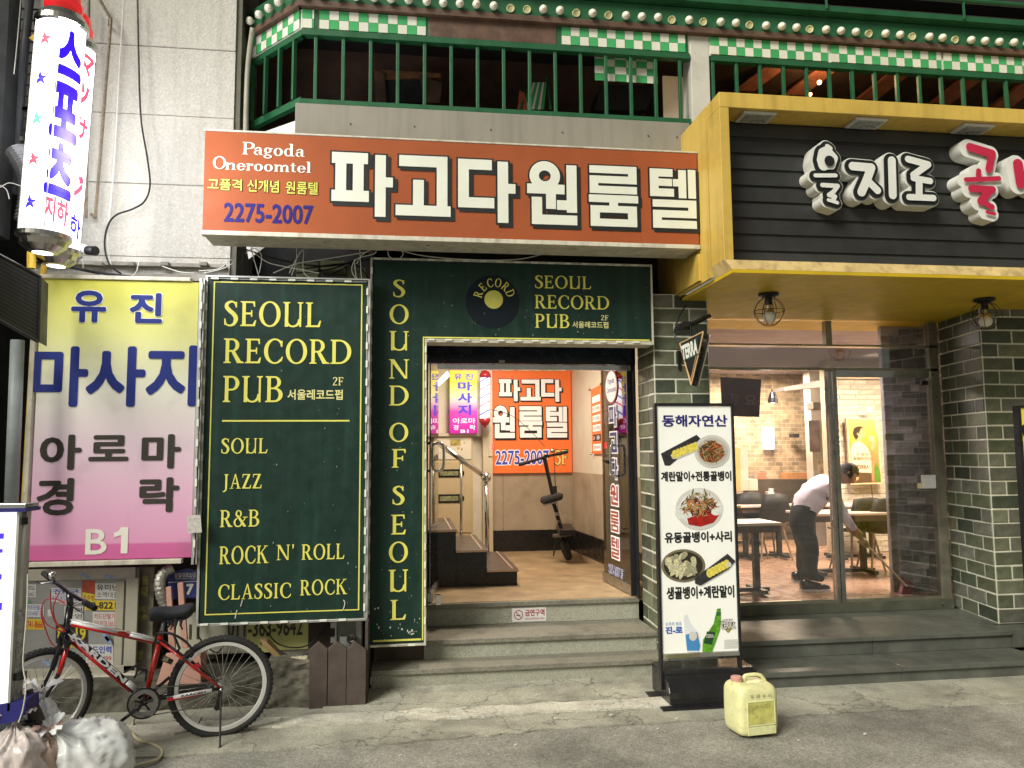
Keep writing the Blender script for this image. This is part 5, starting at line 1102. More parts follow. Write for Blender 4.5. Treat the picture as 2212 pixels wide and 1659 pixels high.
solo('dark_banner', MB().slab([B1(-170,95,8.0),B1(270,120,8.0),B1(248,530,8.0),B1(-150,520,8.0)], (0,.02,0)), mat('banner_plum', (.045,.022,.03), .7, var=.3), 'dark plum banner hanging inside the left glass of the restaurant', 'banner', fix=True)
bn = bpy.data.objects['dark_banner']
for s_, q in (('요',(85,290,215,395)),('영',(-60,270,20,395))):
    f_ = FR(*b1(q[2],q[1]),*b1(q[0],q[3]),7.99); text(bn, s_, f_, mat('banner_letter', (.10,.075,.08), .7, var=0), .02)
t = thing('white_cabinet', 'white upright cabinet with orange-lit door at the left of the restaurant', 'cabinet', B1(60,1330,11))
part('body', MB().slab([B1(-40,860,11),B1(118,862,11),B1(135,1330,11),B1(-40,1335,11)], (0,.5,0)), mat('cab_white', (.62,.56,.46), .5), t, fix=True); part('door', MB().slab([B1(-38,865,10.99),B1(38,866,10.99),B1(48,1325,10.99),B1(-38,1325,10.99)], (0,.008,0)), mat('cab_orange', (.72,.45,.16), .5), t, fix=True)  # white body, door in a plain orange base colour
solo('low_cabinet', MB().slab([B1(140,1210,11.2),B1(228,1210,11.2),B1(235,1330,11.2),B1(140,1330,11.2)], (0,.4,0)), MATS['cab_white'], 'low white cabinet right of the tall white cabinet', 'cabinet', fix=True)
bench = thing('bench', 'dark restaurant bench with orange-brown rail under the far brick wall', 'bench', B1(480,1500,12.2)); part('back_rail', MB().slab([B1(530,1140,12.3),B1(828,1135,12.3),B1(828,1205,12.3),B1(530,1208,12.3)], (0,.2,0)), mat('bench_wood', (.42,.20,.08), .5, var=.3, vs=12), bench, fix=True)
part('seat', MB().slab([B1(130,1208,12.2),B1(828,1209,12.2),B1(828,1500,12.2),B1(130,1500,12.2)], (0,.2,0)), mat('bench_dark', (.07,.055,.04), .6, var=.3), bench, fix=True)
solo('red_notice', MB().slab([B1(228,1140,12.1),B1(318,1138,12.1),B1(320,1205,12.1),B1(232,1207,12.1)], (0,.01,0)), mat('notice_red', (.62,.16,.10), .5, var=.4, vs=20), 'small red and cream notice standing under the far brick wall', 'notice', fix=True)
# tables and chairs
top = mat('table_top', (.62,.50,.38), .35, var=.1); leg = mat('table_leg', (.02,.02,.02), .4)
def table(x0, x1, y0, y1, label, z=.74, ends=True):
    t = thing('dining_table', label, 'table', ((x0+x1)/2,(y0+y1)/2,RZ), 'restaurant dining tables')
    part('tabletop', MB().box(x0,x1,y0,y1,RZ+z-.03,RZ+z), top, t, bevel=.006)
    part('apron', MB().box(x0+.02,x1-.02,y0+.02,y1-.02,RZ+z-.10,RZ+z-.031), mat('apron_dark', (.05,.03,.02), .5), t)
    for xx in (x0+.18, x1-.18):
        part('leg', MB().box(xx-.03,xx+.03,(y0+y1)/2-.03,(y0+y1)/2+.03,RZ+.06,RZ+z-.101), leg, t)
        part('foot', MB().box(xx-.03,xx+.03,y0+.05,y1-.05,RZ+.02,RZ+.06), leg, t)
    part('foot', MB().box(x0+.05,x1-.05,(y0+y1)/2-.025,(y0+y1)/2+.025,RZ+.02,RZ+.061), leg, t) if ends else None
    return t
def chair():
    t = thing('dining_chair', 'dark shell chair, front row, left of the bending person', 'chair', (0,0,RZ), 'dark shell chairs in the restaurant')
    sh = mat('chair_shell', (.010,.009,.009), .55, var=.2); lg = mat('chair_leg', (.30,.22,.14), .4, .3)
    f = lambda u, v: (u*.22*(1-.12*abs(v)), 0, 0)
    pr = [(-.21,.43),(-.10,.42),(.05,.425),(.16,.45),(.205,.52),(.225,.66),(.24,.80)]; V = []; F = []
    for i, (y, z) in enumerate(pr):
        wd = (.20,.225,.225,.215,.20,.19,.15)[i]
        for k in range(7):
            u = -1+k/3; V.append((u*wd, y-(.05*u*u if i > 3 else 0), z+(.03*u*u if i < 5 else -.02*u*u)+RZ))
    for i in range(6):
        for k in range(6): F.append((i*7+k, i*7+k+1, i*7+k+8, i*7+k+7))
    mb = MB().add(V, F); o = part('seat', mb, sh, t, smooth=True); md = o.modifiers.new('thick', 'SOLIDIFY'); md.thickness = .018
    for sx in (-1,1):
        for sy_ in (-1,1): part('leg', MB().bar((sx*.13,sy_*.11,RZ+.42),(sx*.21,sy_*.19,RZ), .015, 6, .010), lg, t)
    return t
table(2.70,3.78,7.52,8.02,'dining table closest to the glass, beside the menu stand')
table(4.62,5.62,8.50,9.10,'dining table behind the broom, in front of the orange poster')
table(4.45,5.30,10.0,10.6,'dining table left of the bending person, middle row')
table(3.6,4.35,9.9,10.5,'dining table behind the left chairs, middle row')
table(5.6,6.5,9.7,10.3,'dining table in front of the orange poster, back row')
table(4.5,5.6,11.5,12.1,'dining table at the back below the far brick wall')
ch = chair(); spots = [((1660,1208),0.1,'dark shell chair second from the left, behind the near table'),((1612,1202),-.1,'dark shell chair leftmost, behind the near table'),
 ((1698,1150),0,'dark shell chair left of the person\'s back, further row'),((1665,1148),0,'dark shell chair beyond the second from the left'),((1852,1232),0.1,'dark shell chair in front of the right table, nearer the person'),((1908,1236),-.15,'dark shell chair in front of the right table, by the grey brick'),
 ((1850,1180),pi,'dark shell chair behind the right table, under the orange poster'),((1905,1178),pi+.1,'dark shell chair behind the right table at its right end'),((1725,1145),.2,'dark shell chair hidden partly behind the person'),((1600,1146),0,'dark shell chair at far left of the back row'),((1634,1160),.3,'dark shell chair between the two front left chairs, further back')]
for i, (pp, rz, lb) in enumerate(spots):
    g = G(*pp, RZ); o = ch if i == 0 else copy_tree(ch)
    o.location = (g.x,g.y,RZ); o.scale = (1.12,1.12,1.13); o.rotation_euler = (0,0,rz+pi); o['label'] = lb
solo('tissue_box', MB().slab([B1(345,1345,10.9),B1(410,1345,10.9),B1(408,1380,10.9),B1(350,1380,10.9)], (0,.1,0)).slab([B1(362,1308,10.92),B1(405,1310,10.92),B1(398,1345,10.92),B1(368,1345,10.92)], (0,.05,0)), M['white'], 'white tissue box on a back table of the restaurant', 'tissue box', fix=True)
b2 = crop(2900,1950,3.16); B2 = lambda x, y, Y=7.9: P(*b2(x,y), Y)
solo('serving_tray', MB().slab([B2(50,345,7.75),B2(370,345,7.75),B2(350,330,7.95),B2(60,328,7.95)], (0,0,.012)), mat('tray_grey', (.30,.28,.26), .4), 'flat grey tray on the table closest to the glass', 'tray', fix=True)
solo('dustpan', MB().slab([B1(1620,1700,7.45)]*0+[P(1946,1290,7.42),P(1968,1290,7.42),P(1975,1262,7.5),P(1955,1252,7.5)], (0,.05,.02)), mat('dustpan_red', (.25,.04,.06), .4, var=.3), 'dark red dustpan on the floor at the end of the broom', 'dustpan', fix=True)
for nm, loc, en, col_, sz in (('ceiling_lamp_a',(6.4,9.1,3.12),190,(1,.80,.56),.8),('ceiling_lamp_b',(5.6,11.6,3.12),180,(1,.78,.54),.8),('ceiling_lamp_c',(4.2,8.8,3.15),120,(1,.84,.74),.5)):
    l = bpy.data.lights.new(nm, 'AREA'); l.energy = en; l.color = col_; l.size = sz; o = bpy.data.objects.new(nm, l); COL.objects.link(o); o.location = loc

# ---------------------------------------------------------------- bending person
def skin_body(name, pts, edges, mt_, parent, root=0, sub=2, mats=None):
    me = bpy.data.meshes.new(name); base = wloc(parent) if parent else Vector((0,0,0))
    me.from_pydata([tuple(Vector(p[0])-base) for p in pts], edges, []); me.update()
    o = link(name, me, parent, base)
    md = o.modifiers.new('skin', 'SKIN'); md.use_smooth_shade = True
    for i, p in enumerate(pts):
        r_ = p[1]; me.skin_vertices[0].data[i].radius = (r_, r_) if not isinstance(r_, tuple) else r_; me.skin_vertices[0].data[i].use_root = (i == root)
    s_ = o.modifiers.new('sub', 'SUBSURF'); s_.levels = sub; s_.render_levels = sub
    dg = bpy.context.evaluated_depsgraph_get(); dg.update()
    m2 = bpy.data.meshes.new_from_object(o.evaluated_get(dg)); o.modifiers.clear(); o.data = m2
    m2.materials.clear()
    for x in (mt_ if isinstance(mt_, (list,tuple)) else [mt_]): m2.materials.append(x)
    for p_ in m2.polygons: p_.use_smooth = True
    return o
t = thing('person', 'person in a pale shirt and black trousers bending over to sweep the restaurant floor', 'person', G(1760,1262,RZ))
skn = mat('skin', (.36,.20,.13), .5, var=.1); shirt = mat('shirt_pale', (.74,.70,.78), .8, var=.1, vs=10, bump=.4, bs=14); trou = mat('trousers', (.006,.007,.009), .8, var=.3); glv = mat('work_glove', (.34,.31,.20), .8, var=.2)
hipL, hipR = B2(800,350,7.98), B2(800,370,7.78); pel = B2(760,290,7.88)
kneL, kneR = B2(850,640,8.12), B2(915,640,7.75); ankL, ankR = B2(810,930,8.35), B2(920,985,7.80)
# body: pelvis, chest, neck, head, both legs and arms as one skinned surface
che = B1(900,1260,7.88); wai = B1(770,1430,7.88); nec = B1(1085,1215,7.88); hd = B1(1180,1150,7.88)
shR, shL = B1(1010,1290,7.68), B1(1010,1240,8.08); elR, elL = B2(1395,330,7.62), B2(1330,300,8.02); wrR, wrL = B2(1530,500,7.68), B2(1470,470,7.95)
pts = [(pel,.155),(wai,.160),(che,.175),(nec,.06),(hd,.055),(shR,.075),(elR,.043),(wrR,.030),(shL,.07),(elL,.04),(wrL,.028),(hipR,.125),(kneR,.098),(ankR,.075),(hipL,.12),(kneL,.095),(ankL,.07),((shR+elR)/2,.052),((shL+elL)/2,.05),(ankR+Vector((.14,-.03,-.05)),.035),(ankL+Vector((.12,-.03,-.04)),.035)]
ed = [(0,1),(1,2),(2,3),(3,4),(2,5),(5,17),(17,6),(6,7),(2,8),(8,18),(18,9),(9,10),(0,11),(11,12),(12,13),(0,14),(14,15),(15,16),(13,19),(16,20)]
body = skin_body('body', pts, ed, [skn, shirt, trou], t, 0, 3)
bl_ = wloc(t)
from mathutils import noise as NZ
for v_ in body.data.vertices:
    w_ = v_.co+bl_; dmn = min(range(len(pts)), key=lambda i: (Vector(pts[i][0])-w_).length)
    if dmn in (1,2,5,8,17,18,0,11,12,14,15):
        q_ = Vector((w_.x*9+w_.z*7, w_.y*6, w_.z*3-w_.x*4)); k_ = 1-abs(NZ.noise(q_))*2; v_.co += v_.normal*(.016 if dmn in (1,2,5,8,17,18) else .010)*(k_-.5)
for p_ in body.data.polygons:
    c = p_.center+bl_
    dm = min(range(len(pts)), key=lambda i: (Vector(pts[i][0])-c).length)
    p_.material_index = {0:2,1:1,2:1,3:0,4:0,5:1,6:1,7:0,8:1,9:1,10:0,11:2,12:2,13:2,14:2,15:2,16:2,17:1,18:1,19:2,20:2}[dm]
def head(parent, c, fwd, up, s, hairm):
    c = Vector(c); fwd = Vector(fwd).normalized(); up = (Vector(up)-fwd*Vector(up).dot(fwd)).normalized(); sd_ = fwd.cross(up)
    V = []; F = []; n, mseg = 14, 20
    for i in range(n+1):
        ph = pi*i/n; 
        for k in range(mseg):
            th = 2*pi*k/mseg; x = sin(ph)*cos(th); y = sin(ph)*sin(th); z = cos(ph)
            f_ = .098*x*(1-.18*max(0,-z)*(1 if x > 0 else 2)); l_ = .076*y*(1-.28*max(0,-z)); u_ = .122*z
            if x > .85 and abs(y) < .25 and -.35 < z < .1: f_ += .018*(1-abs(y)/.25)
            if x > .7 and .02 < z < .3 and .2 < abs(y) < .5: f_ -= .008
            V.append(c+fwd*f_*s+sd_*l_*s+up*u_*s)
    for i in range(n):
        for k in range(mseg): F.append((i*mseg+k, i*mseg+(k+1)%mseg, (i+1)*mseg+(k+1)%mseg, (i+1)*mseg+k))
    part('head', MB().add(V,F), skn, parent, smooth=True)
    for s2 in (-1,1):
        part('ear', MB().lathe([(0,-.006),(.02,-.004),(.026,.004),(0,.008)], c+sd_*.078*s*s2-fwd*.005*s-up*.01, sd_*s2+fwd*.3, 10), skn, parent, smooth=True)
        part('eye', MB().ball(c+fwd*.086*s+sd_*.032*s2*s+up*.015*s, .009, 8), M['ink'], parent, smooth=True)
    V = []; F = []; rg = random.Random(4)
    for i in range(n+1):
        ph = pi*.60*i/n
        for k in range(mseg):
            th = 2*pi*k/mseg; x = sin(ph)*cos(th); y = sin(ph)*sin(th); z = cos(ph)
            g_ = 1.13+rg.uniform(-.03,.05)
            if x > .45 and z < .45: g_ = .86
            V.append(c+fwd*(.098*x*g_-.004)*s+sd_*.078*y*g_*s+up*.125*z*g_*s)
    for i in range(n):
        for k in range(mseg): F.append((i*mseg+k, i*mseg+(k+1)%mseg, (i+1)*mseg+(k+1)%mseg, (i+1)*mseg+k))
    part('hair', MB().add(V,F), hairm, parent, smooth=True)
    part('mouth', MB().obox(c+fwd*.083*s-up*.062*s, sd_*.02*s, fwd*.003, up*.003), mat('lips', (.25,.09,.07), .5), parent)
hc = B1(1205,1155,7.86)
head(t, hc, (.62,-.22,-.72), (.70,0,.62), 1.0, mat('hair_dark', (.022,.017,.015), .7, var=.4, vs=60, bump=.6, bs=90))
def hand(parent, c, along, across, s, mt_):
    c, al, ac = Vector(c), Vector(along).normalized(), Vector(across).normalized(); no = al.cross(ac).normalized()
    part('palm', MB().obox(c+al*.04*s, al*.045*s, ac*.038*s, no*.016*s), mt_, parent, bevel=.012)
    for k in range(4):
        b_ = c+al*.08*s+ac*(-.030+.020*k)*s; L_ = (.85,1,.95,.75)[k]*.03*s
        part('finger', MB().tube([b_, b_+al*L_+no*-.008, b_+al*L_*1.3-no*.03*s, b_+al*L_*.7-no*.045*s], [.0095*s,.009*s,.0085*s,.007*s], 7), mt_, parent, smooth=True)
    b_ = c+al*.025*s-ac*.038*s; part('thumb', MB().tube([b_, b_+al*.03*s-ac*.018*s-no*.012, b_+al*.045*s-no*.035*s], [.011*s,.010*s,.008*s], 7), mt_, parent, smooth=True)
bd = (B2(2005,1015,7.5)-B2(1590,590,7.68)).normalized()
hand(t, wrR, bd, (0,.9,.2), 1.05, glv); hand(t, wrL, bd, (0,.9,.2), 1.0, glv)
part('glove_cuff', MB().bar(wrR-bd*.10, wrR+bd*.02, .042, 10, .038), glv, t, smooth=True); part('glove_cuff', MB().bar(wrL-bd*.10, wrL+bd*.02, .04, 10, .036), glv, t, smooth=True)
for ank, toe, y_ in ((ankR, B2(1170,1170,7.78), 7.8),(ankL, B2(960,1105,8.2), 8.35)):
    a_ = Vector((ank.x-.05, ank.y, RZ)); f_ = Vector((.95,-.12,0)).normalized(); s_ = Vector((.12,.95,0))
    mb = MB(); prof = [(-.06,.045,.09),(.0,.05,.10),(.08,.052,.075),(.16,.05,.055),(.22,.035,.04),(.245,.012,.025)]; V = []
    for (u, wd, hh) in prof:
        for k in range(10): th = 2*pi*k/10; V.append(a_+f_*u+s_*wd*cos(th)+Vector((0,0,.022+max(0,sin(th))*hh)))
    F = [(i*10+k, i*10+(k+1)%10, (i+1)*10+(k+1)%10, (i+1)*10+k) for i in range(5) for k in range(10)]+[tuple(range(10)), tuple(range(59,49,-1))]
    part('shoe', MB().add(V,F), M['blackp'], t, smooth=True, fix=True)
    part('sole', MB().slab([a_+f_*u+s_*wd for u, wd in ((-.065,-.04),(.08,-.056),(.22,-.04),(.252,0),(.22,.04),(.08,.056),(-.065,.04))], (0,0,.022)), M['white'], t, fix=True)
solo('broom', MB().bar(wrL-bd*.25, B2(2005,1015,7.5)+bd*.12, .011, 8), mat('broom_wood', (.42,.34,.24), .5), 'thin wooden broom held by the bending person', 'broom')

# ---------------------------------------------------------------- barber poles
def barber(label, tpx, bpx, Y, stars, glyphs):
    A = P(*tpx, Y); B = P(*bpx, Y); ax = (A-B).normalized(); H = (A-B).length; Rr = .145
    t = thing('barber_pole', label, 'barber pole', B, 'large lit barber poles on the left wall')
    wt = mat('pole_white', (.9,.9,.95), .25, var=0, emit=((.93,.93,1.0), 2.6))
    part('lit_tube', MB().tube([B, A], Rr, 40, caps=False), wt, t, smooth=True)
    st = mat('pole_steel', (.55,.53,.5), .22, 1., var=.2, vs=5)
    part('collar', MB().lathe([(Rr+.003,-.01),(Rr+.018,0),(Rr+.018,.035),(Rr*.9,.085),(Rr*.55,.11),(0,.11)], A, ax, 36), st, t, smooth=False)
    rd = mat('pole_red', (.70,.02,.03), .15, var=.08, emit=((1,.03,.03),.25))
    part('red_cap', MB().lathe([(.09,.10),(.115,.13),(.118,.165),(.10,.19),(.085,.195),(.10,.21),(.09,.26),(.05,.30),(0,.31)], A, ax, 30), rd, t, smooth=True)
    part('bowl', MB().lathe([(Rr+.003,.01),(Rr+.018,0),(Rr+.018,-.03),(Rr+.002,-.045),(Rr*.92,-.08),(Rr*.62,-.115),(Rr*.42,-.12),(0,-.12)], B, ax, 36), st, t, smooth=False)
    part('end_lamp', MB().lathe([(0,-.1215),(Rr*.42,-.1215)], B, ax, 24), mat('pole_end', (1,1,1), emit=((1,1,1),2.5)), t)
    view = (Vector((0,0,CAM_H))-(A+B)/2); view -= ax*view.dot(ax); view.normalize(); rgt = view.cross(ax)*-1
    if rgt.x < 0: rgt = -rgt
    rp = (P(tpx[0]+10, tpx[1], Y)-A).length/10; rpx = Rr/rp
    def S_(px, py, off=.002):
        f_ = (py-tpx[1])/(bpx[1]-tpx[1]); cx = tpx[0]+(bpx[0]-tpx[0])*f_
        s_ = max(-.995, min(.995, (px-cx)/rpx)); th = math.asin(s_)
        return A+(B-A)*f_+(view*cos(th)+rgt*sin(th))*(Rr+off)
    for k in (-1.25, -.02, 1.2): part('rib', MB().bar(B+(view*cos(k)+rgt*sin(k))*(Rr+.008), A+(view*cos(k)+rgt*sin(k))*(Rr+.008), .0045, 6), st, t)
    em = {'r':mat('glow_red',(.3,.02,.04),emit=((1,.10,.18),.8)),'b':mat('glow_blue',(.01,.0,.25),emit=((.03,.0,1),.7)),'g':mat('glow_green',(.1,.6,.3),emit=((.1,.8,.35),.8)),'p':mat('glow_pink',(.8,.4,.5),emit=((1,.45,.5),1.2))}
    for x, y, c in stars:
        mb = MB(); o = [S_(x+(15 if k % 2 == 0 else 6)*sin(pi*k/5)*1.0, y-(17 if k % 2 == 0 else 7)*cos(pi*k/5)) for k in range(10)]; ctr = S_(x, y)
        mb.add([ctr]+o, [(0,k+1,(k+1)%10+1) for k in range(10)]); part('star', mb, em[c], t)
    for ch, x0, y0, x1, y1, c, off in glyphs:
        V, F = font_polys(ch, off); bb = bbox(V); mb = MB()
        # subdivide by mapping through the cylinder
        fr = lambda u, v, d=0.: S_(x0+(x1-x0)*u+(-.086*(v-.5)*(y1-y0)), y0+(y1-y0)*v+ (u-.5)*6, .002)
        b_ = bmesh.new(); put(mb, V, F, bb, lambda u, v, d=0.: Vector((u, 0, v)), 0); me = mb.mesh('g'); b_.from_mesh(me)
        bmesh.ops.triangulate(b_, faces=b_.faces); 
        for it in range(6):
            es = [e for e in b_.edges if abs(e.verts[0].co.x-e.verts[1].co.x) > .09]
            if not es: break
            bmesh.ops.subdivide_edges(b_, edges=es, cuts=1); bmesh.ops.triangulate(b_, faces=b_.faces)
        b_.to_mesh(me); b_.free()
        m2 = MB().add([fr(v.co.x, v.co.z) for v in me.vertices], [tuple(p.vertices) for p in me.polygons]); part('lettering', m2, em[c], t)
    return t
q = lambda x, y: (x/1.508/1.8227, y/1.508/1.8227)
def gl(ch, x0, y0, x1, y1, c, off): a_ = q(x0,y0); b_ = q(x1,y1); return (ch, *a_, *b_, c, off)
barber('front lit white barber pole with stars and blue Korean letters', q(368,170), q(262,1395), 5.3,
  [(*q(272,300),'r'),(*q(247,533),'b'),(*q(226,768),'g'),(*q(206,1000),'r'),(*q(187,1246),'b')],
  [gl('스',340,225,475,500,'b',.055), gl('포',298,540,450,865,'b',.055), gl('츠',268,885,415,1195,'b',.055), gl('지하',262,1200,390,1345,'r',.04)])
barber('rear lit white barber pole with red Japanese letters, partly hidden behind the front pole', (160,108), (124,540), 5.9,
  [], [gl('マ',470,345,545,470,'r',.045), gl('ッ',450,520,515,650,'r',.045), gl('サ',440,720,505,850,'r',.045), gl('ー',418,930,440,1020,'p',.02), gl('ジ',400,1050,480,1200,'r',.045), gl('하',405,1290,465,1420,'b',.03)])
solo('pole_bracket', MB().slab([P(62,82,5.4),P(88,60,5.35),P(88,72,5.35),P(72,88,5.4)], (.02,.05,.0)), mat('bracket_yellow', (.62,.42,.10), .4), 'yellow metal bracket at the top left of the front barber pole', 'bracket', fix=True)
solo('pole_arm', MB().bar(P(150,60,5.5), P(190,40,6.6), .025, 8).bar(P(120,500,5.6), P(170,520,6.6), .025, 8), M['steel'], 'steel arms holding the barber poles to the wall', 'bracket') if False else None
l = bpy.data.lights.new('pole_glow', 'POINT'); l.energy = 70; l.color = (.97,.97,1); l.shadow_soft_size = .35
o = bpy.data.objects.new('pole_glow', l); COL.objects.link(o); o.location = P(215,300,5.2)
# camera
t = thing('security_camera', 'small white security camera with black lens beside the rear barber pole', 'camera', P(180,545,6.2))
part('body', MB().bar(P(163,531,6.2), P(190,541,6.1), .034, 12), M['white'], t, smooth=False); part('lens', MB().bar(P(190,541,6.1), P(206,542,6.05), .036, 12), M['blackp'], t)
part('mount', MB().bar(P(160,527,6.2), P(150,520,6.4), .02, 8).ball(P(160,527,6.2), .035, 8), M['white'], t)
solo('yellow_stub', MB().bar(P(68,545,5.8), P(68,580,5.8), .03, 8), MATS['post_yellow'], 'short yellow tube end under the front barber pole', 'pipe')

# ---------------------------------------------------------------- lower left: notice window, posts, plates
c7 = crop(0,2150,2.37); C7 = lambda x, y, Y: P(*c7(x,y), Y)
c8 = crop(550,2200,2.328); C8 = lambda x, y, Y: P(*c8(x,y), Y)
Yn = 6.35
def F7(x0,y0,x1,y1,Y,dep=.02): a_ = C7(x0,y0,Y); b_ = C7(x1,y1,Y); return MB().box(a_.x,b_.x,Y,Y+dep,b_.z,a_.z)
def F8(x0,y0,x1,y1,Y,dep=.02): a_ = C8(x0,y0,Y); b_ = C8(x1,y1,Y); return MB().box(a_.x,b_.x,Y,Y+dep,b_.z,a_.z)
t = thing('notice_window', 'cream framed sliding window covered with small stickers behind the bicycle', 'window', C7(600,1300,Yn))
fmt = mat('frame_cream_dirty', (.42,.395,.32), .5, var=.15, vs=8, dirt=.6, dirtcol=(.22,.19,.14), ds=4)
gm = mat('pane_grey', (.30,.30,.295), .35, var=.12, vs=4, dirt=.4, dirtcol=(.22,.21,.2), ds=3)
part('pane', F7(-60,235,1255,1300,Yn+.02,.03), gm, t)
for q_ in ((-60,230,1262,300),(-60,1165,1262,1290),(1180,300,1262,1165),(1085,330,1130,1165)): part('frame', F7(*q_,Yn-.01 if q_[0] != 1085 else Yn+.0,.03), fmt, t, bevel=.004)
part('ledge', F7(-60,1255,1270,1335,Yn-.06,.12), M['trim'], t, bevel=.004)
stk = [('white',(115,355,335,475),'010-4353-4353','k'),('white',(240,540,410,660),'카드단말기 010-6487-77','b'),('yel',(245,680,410,778),'741-8666','r'),('white',(470,390,760,520),'전문','b'),('white',(600,560,775,690),'문의 환영','k'),
 ('blk',(520,730,815,905),'88-19','y'),('yel',(540,885,760,945),'특급 당일','b'),('red',(765,320,890,470),'','r'),('white',(888,345,1120,495),'유미넌 소액대출','k'),('yel',(790,505,1100,598),'88-8221','k'),
 ('yel2',(770,430,885,520),'소수정','r'),('white',(865,615,1085,760),'카드단말기','r'),('white',(765,915,1055,1015),'월 드인력','b'),('white',(800,1015,1055,1130),'324-7499','r'),('white',(445,590,490,655),'','b'),('grn',(245,505,285,528),'','k'),('pink',(555,500,680,545),'','r')]
sm = dict(white=mat('st_white', (.62,.62,.6), .5, var=.06), yel=mat('st_yellow', (.70,.50,.03), .5, var=.06), yel2=mat('st_yellow2', (.66,.60,.05), .5), red=mat('st_red', (.42,.07,.03), .5, var=.4, vs=15), blk=mat('st_black', (.02,.02,.02), .5), grn=mat('st_green', (.05,.35,.2), .5), pink=mat('st_pink', (.6,.35,.35), .5))
sk = dict(k=M['ink'], b=mat('st_blue', (.03,.05,.40), .5, var=0), r=mat('st_red_ink', (.50,.03,.03), .5, var=0), y=mat('st_yel_ink', (.72,.58,.03), .5, var=0))
rg = random.Random(11)
for i, (s_, (x0,y0,x1,y1), tx, ink_) in enumerate(stk):
    Ys = Yn+.017-.0008*(i % 6)
    a_, b_, c_, d_ = [C7(x, y, Ys) for x, y in ((x0,y0),(x1,y0+(4 if s_ != 'yel2' else 22)),(x0,y1),(x1,y1+3))]
    f_ = frame_pts(a_, b_, c_, d_); sp_ = MB().add([f_(0,0),f_(1,0),f_(1,1),f_(0,1)], [(0,1,2,3)])
    o = part('sticker', sp_, sm[s_], t)
    if tx:
        mb = MB()
        if len(tx) > 8 or s_ == 'white' and y1-y0 > 100:
            text(t, tx.split()[0], sub(f_,.06,.08,.94,.45), None, .02, d=.0004, mb=mb); text(t, (tx.split()+['010-8328-5662'])[1], sub(f_,.06,.55,.94,.9), None, .0, d=.0004, mb=mb)
        else: text(t, tx, sub(f_,.05,.15,.95,.85), None, .03, d=.0004, mb=mb)
        part('sticker_print', mb, sk[ink_], t)
for px, py, aa in ((790,275,.5),(1010,880,.9),(1020,285,.1),(430,1090,.6),(990,850,.9)):
    c_ = C7(px,py,Yn-.012); mb = MB().obox(c_, (.035*cos(aa),0,-.035*sin(aa)), (0,.0006,0), (.012*sin(aa),0,.012*cos(aa)))
    part('sticker', mb, mat('st_paleblue', (.25,.33,.55), .5, var=.5, vs=90), t)
solo('metal_post', F7(965,1345,1088,1600,6.3,.12), mat('leg_brown', (.10,.05,.035), .7, .3, var=.4, dirt=.5), 'rusty brown metal leg under the stickered window', 'post', bevel=.004)
solo('stone_block', F7(1095,1345,1260,1500,6.28,.15), mat('block_grey', (.34,.34,.31), .8, var=.2, vs=14, bump=.4), 'rounded grey block with a chain under the stickered window', 'block', bevel=.03)
mb = MB(); ch_ = [(1150,1350),(1115,1440),(1120,1510),(1100,1560),(1060,1600)]; pth = smooth_path([C7(x,y,6.2) for x, y in ch_], 5)
for i, p_ in enumerate(pth): torus(mb, p_, (1,0,0) if i % 2 else (.2,1,0), .012, .0035, 10, 5)
o = solo('chain', mb, M['steel'], 'rusty chain hanging at the grey block behind the front wheel', 'chain'); o['kind'] = 'thing'
solo('side_post', F7(1262,200,1405,1290,6.42,.3), mat('post_stickered', (.16,.14,.10), .8, var=.6, vs=9, dirt=.6, dirtcol=(.05,.05,.04), ds=4, bump=.3), 'grimy brown post right of the stickered window, covered in sticker remains', 'post')
for i, (x0,y0,x1,y1) in enumerate(((1330,280,1385,360),(1320,380,1380,470),(1260,640,1320,700),(1290,560,1350,620),(1265,980,1330,1060),(1320,640,1370,690))):
    part('sticker', F7(x0,y0,x1,y1,6.415,.002), mat('st_olive', (.26,.25,.07), .6, var=.6, vs=40), bpy.data.objects['side_post'])
# rough low plinth
def rough(name, x0, x1, y0, y1, z1, seed, mt_, label=None, amp=.02, kind=True):
    from mathutils import noise as NZ; nx_, nz_ = 90, 14; V = []; F = []
    for j in range(nz_+1):
        for i in range(nx_+1): xx = x0+(x1-x0)*i/nx_; zz = z1*j/nz_; V.append((xx, y0+amp*4*NZ.noise(Vector((xx*5,seed,zz*8)))+amp*2*NZ.noise(Vector((xx*17,seed,zz*20)))-(.03*(nz_-j)/nz_), zz+(amp*2*NZ.noise(Vector((xx*6,0,seed))) if j == nz_ else 0)))
    for j in range(nz_):
        for i in range(nx_): a_ = j*(nx_+1)+i; F.append((a_,a_+1,a_+nx_+2,a_+nx_+1))
    o_ = len(V); top_ = [(V[nz_*(nx_+1)+i][0], y1, z1) for i in range(nx_+1)]; V += top_
    for i in range(nx_): a_ = nz_*(nx_+1)+i; F.append((a_,a_+1,o_+i+1,o_+i))
    return struct(name, MB().add(V,F), mt_)
rough('rough_plinth', -2.6, -.62, 6.15, 6.75, .22, 3, mat('plinth_rough', (.085,.08,.06), .9, var=.5, vs=9, bump=.8, bs=25, dirt=.6, dirtcol=(.03,.03,.02), ds=6), amp=.008)
rough('rough_ledge', -1.02, -.60, 6.06, 6.4, .34, 8, mat('ledge_rough', (.13,.12,.09), .9, var=.6, vs=7, bump=.9, bs=30, dirt=.8, dirtcol=(.04,.04,.03), ds=5), amp=.010)
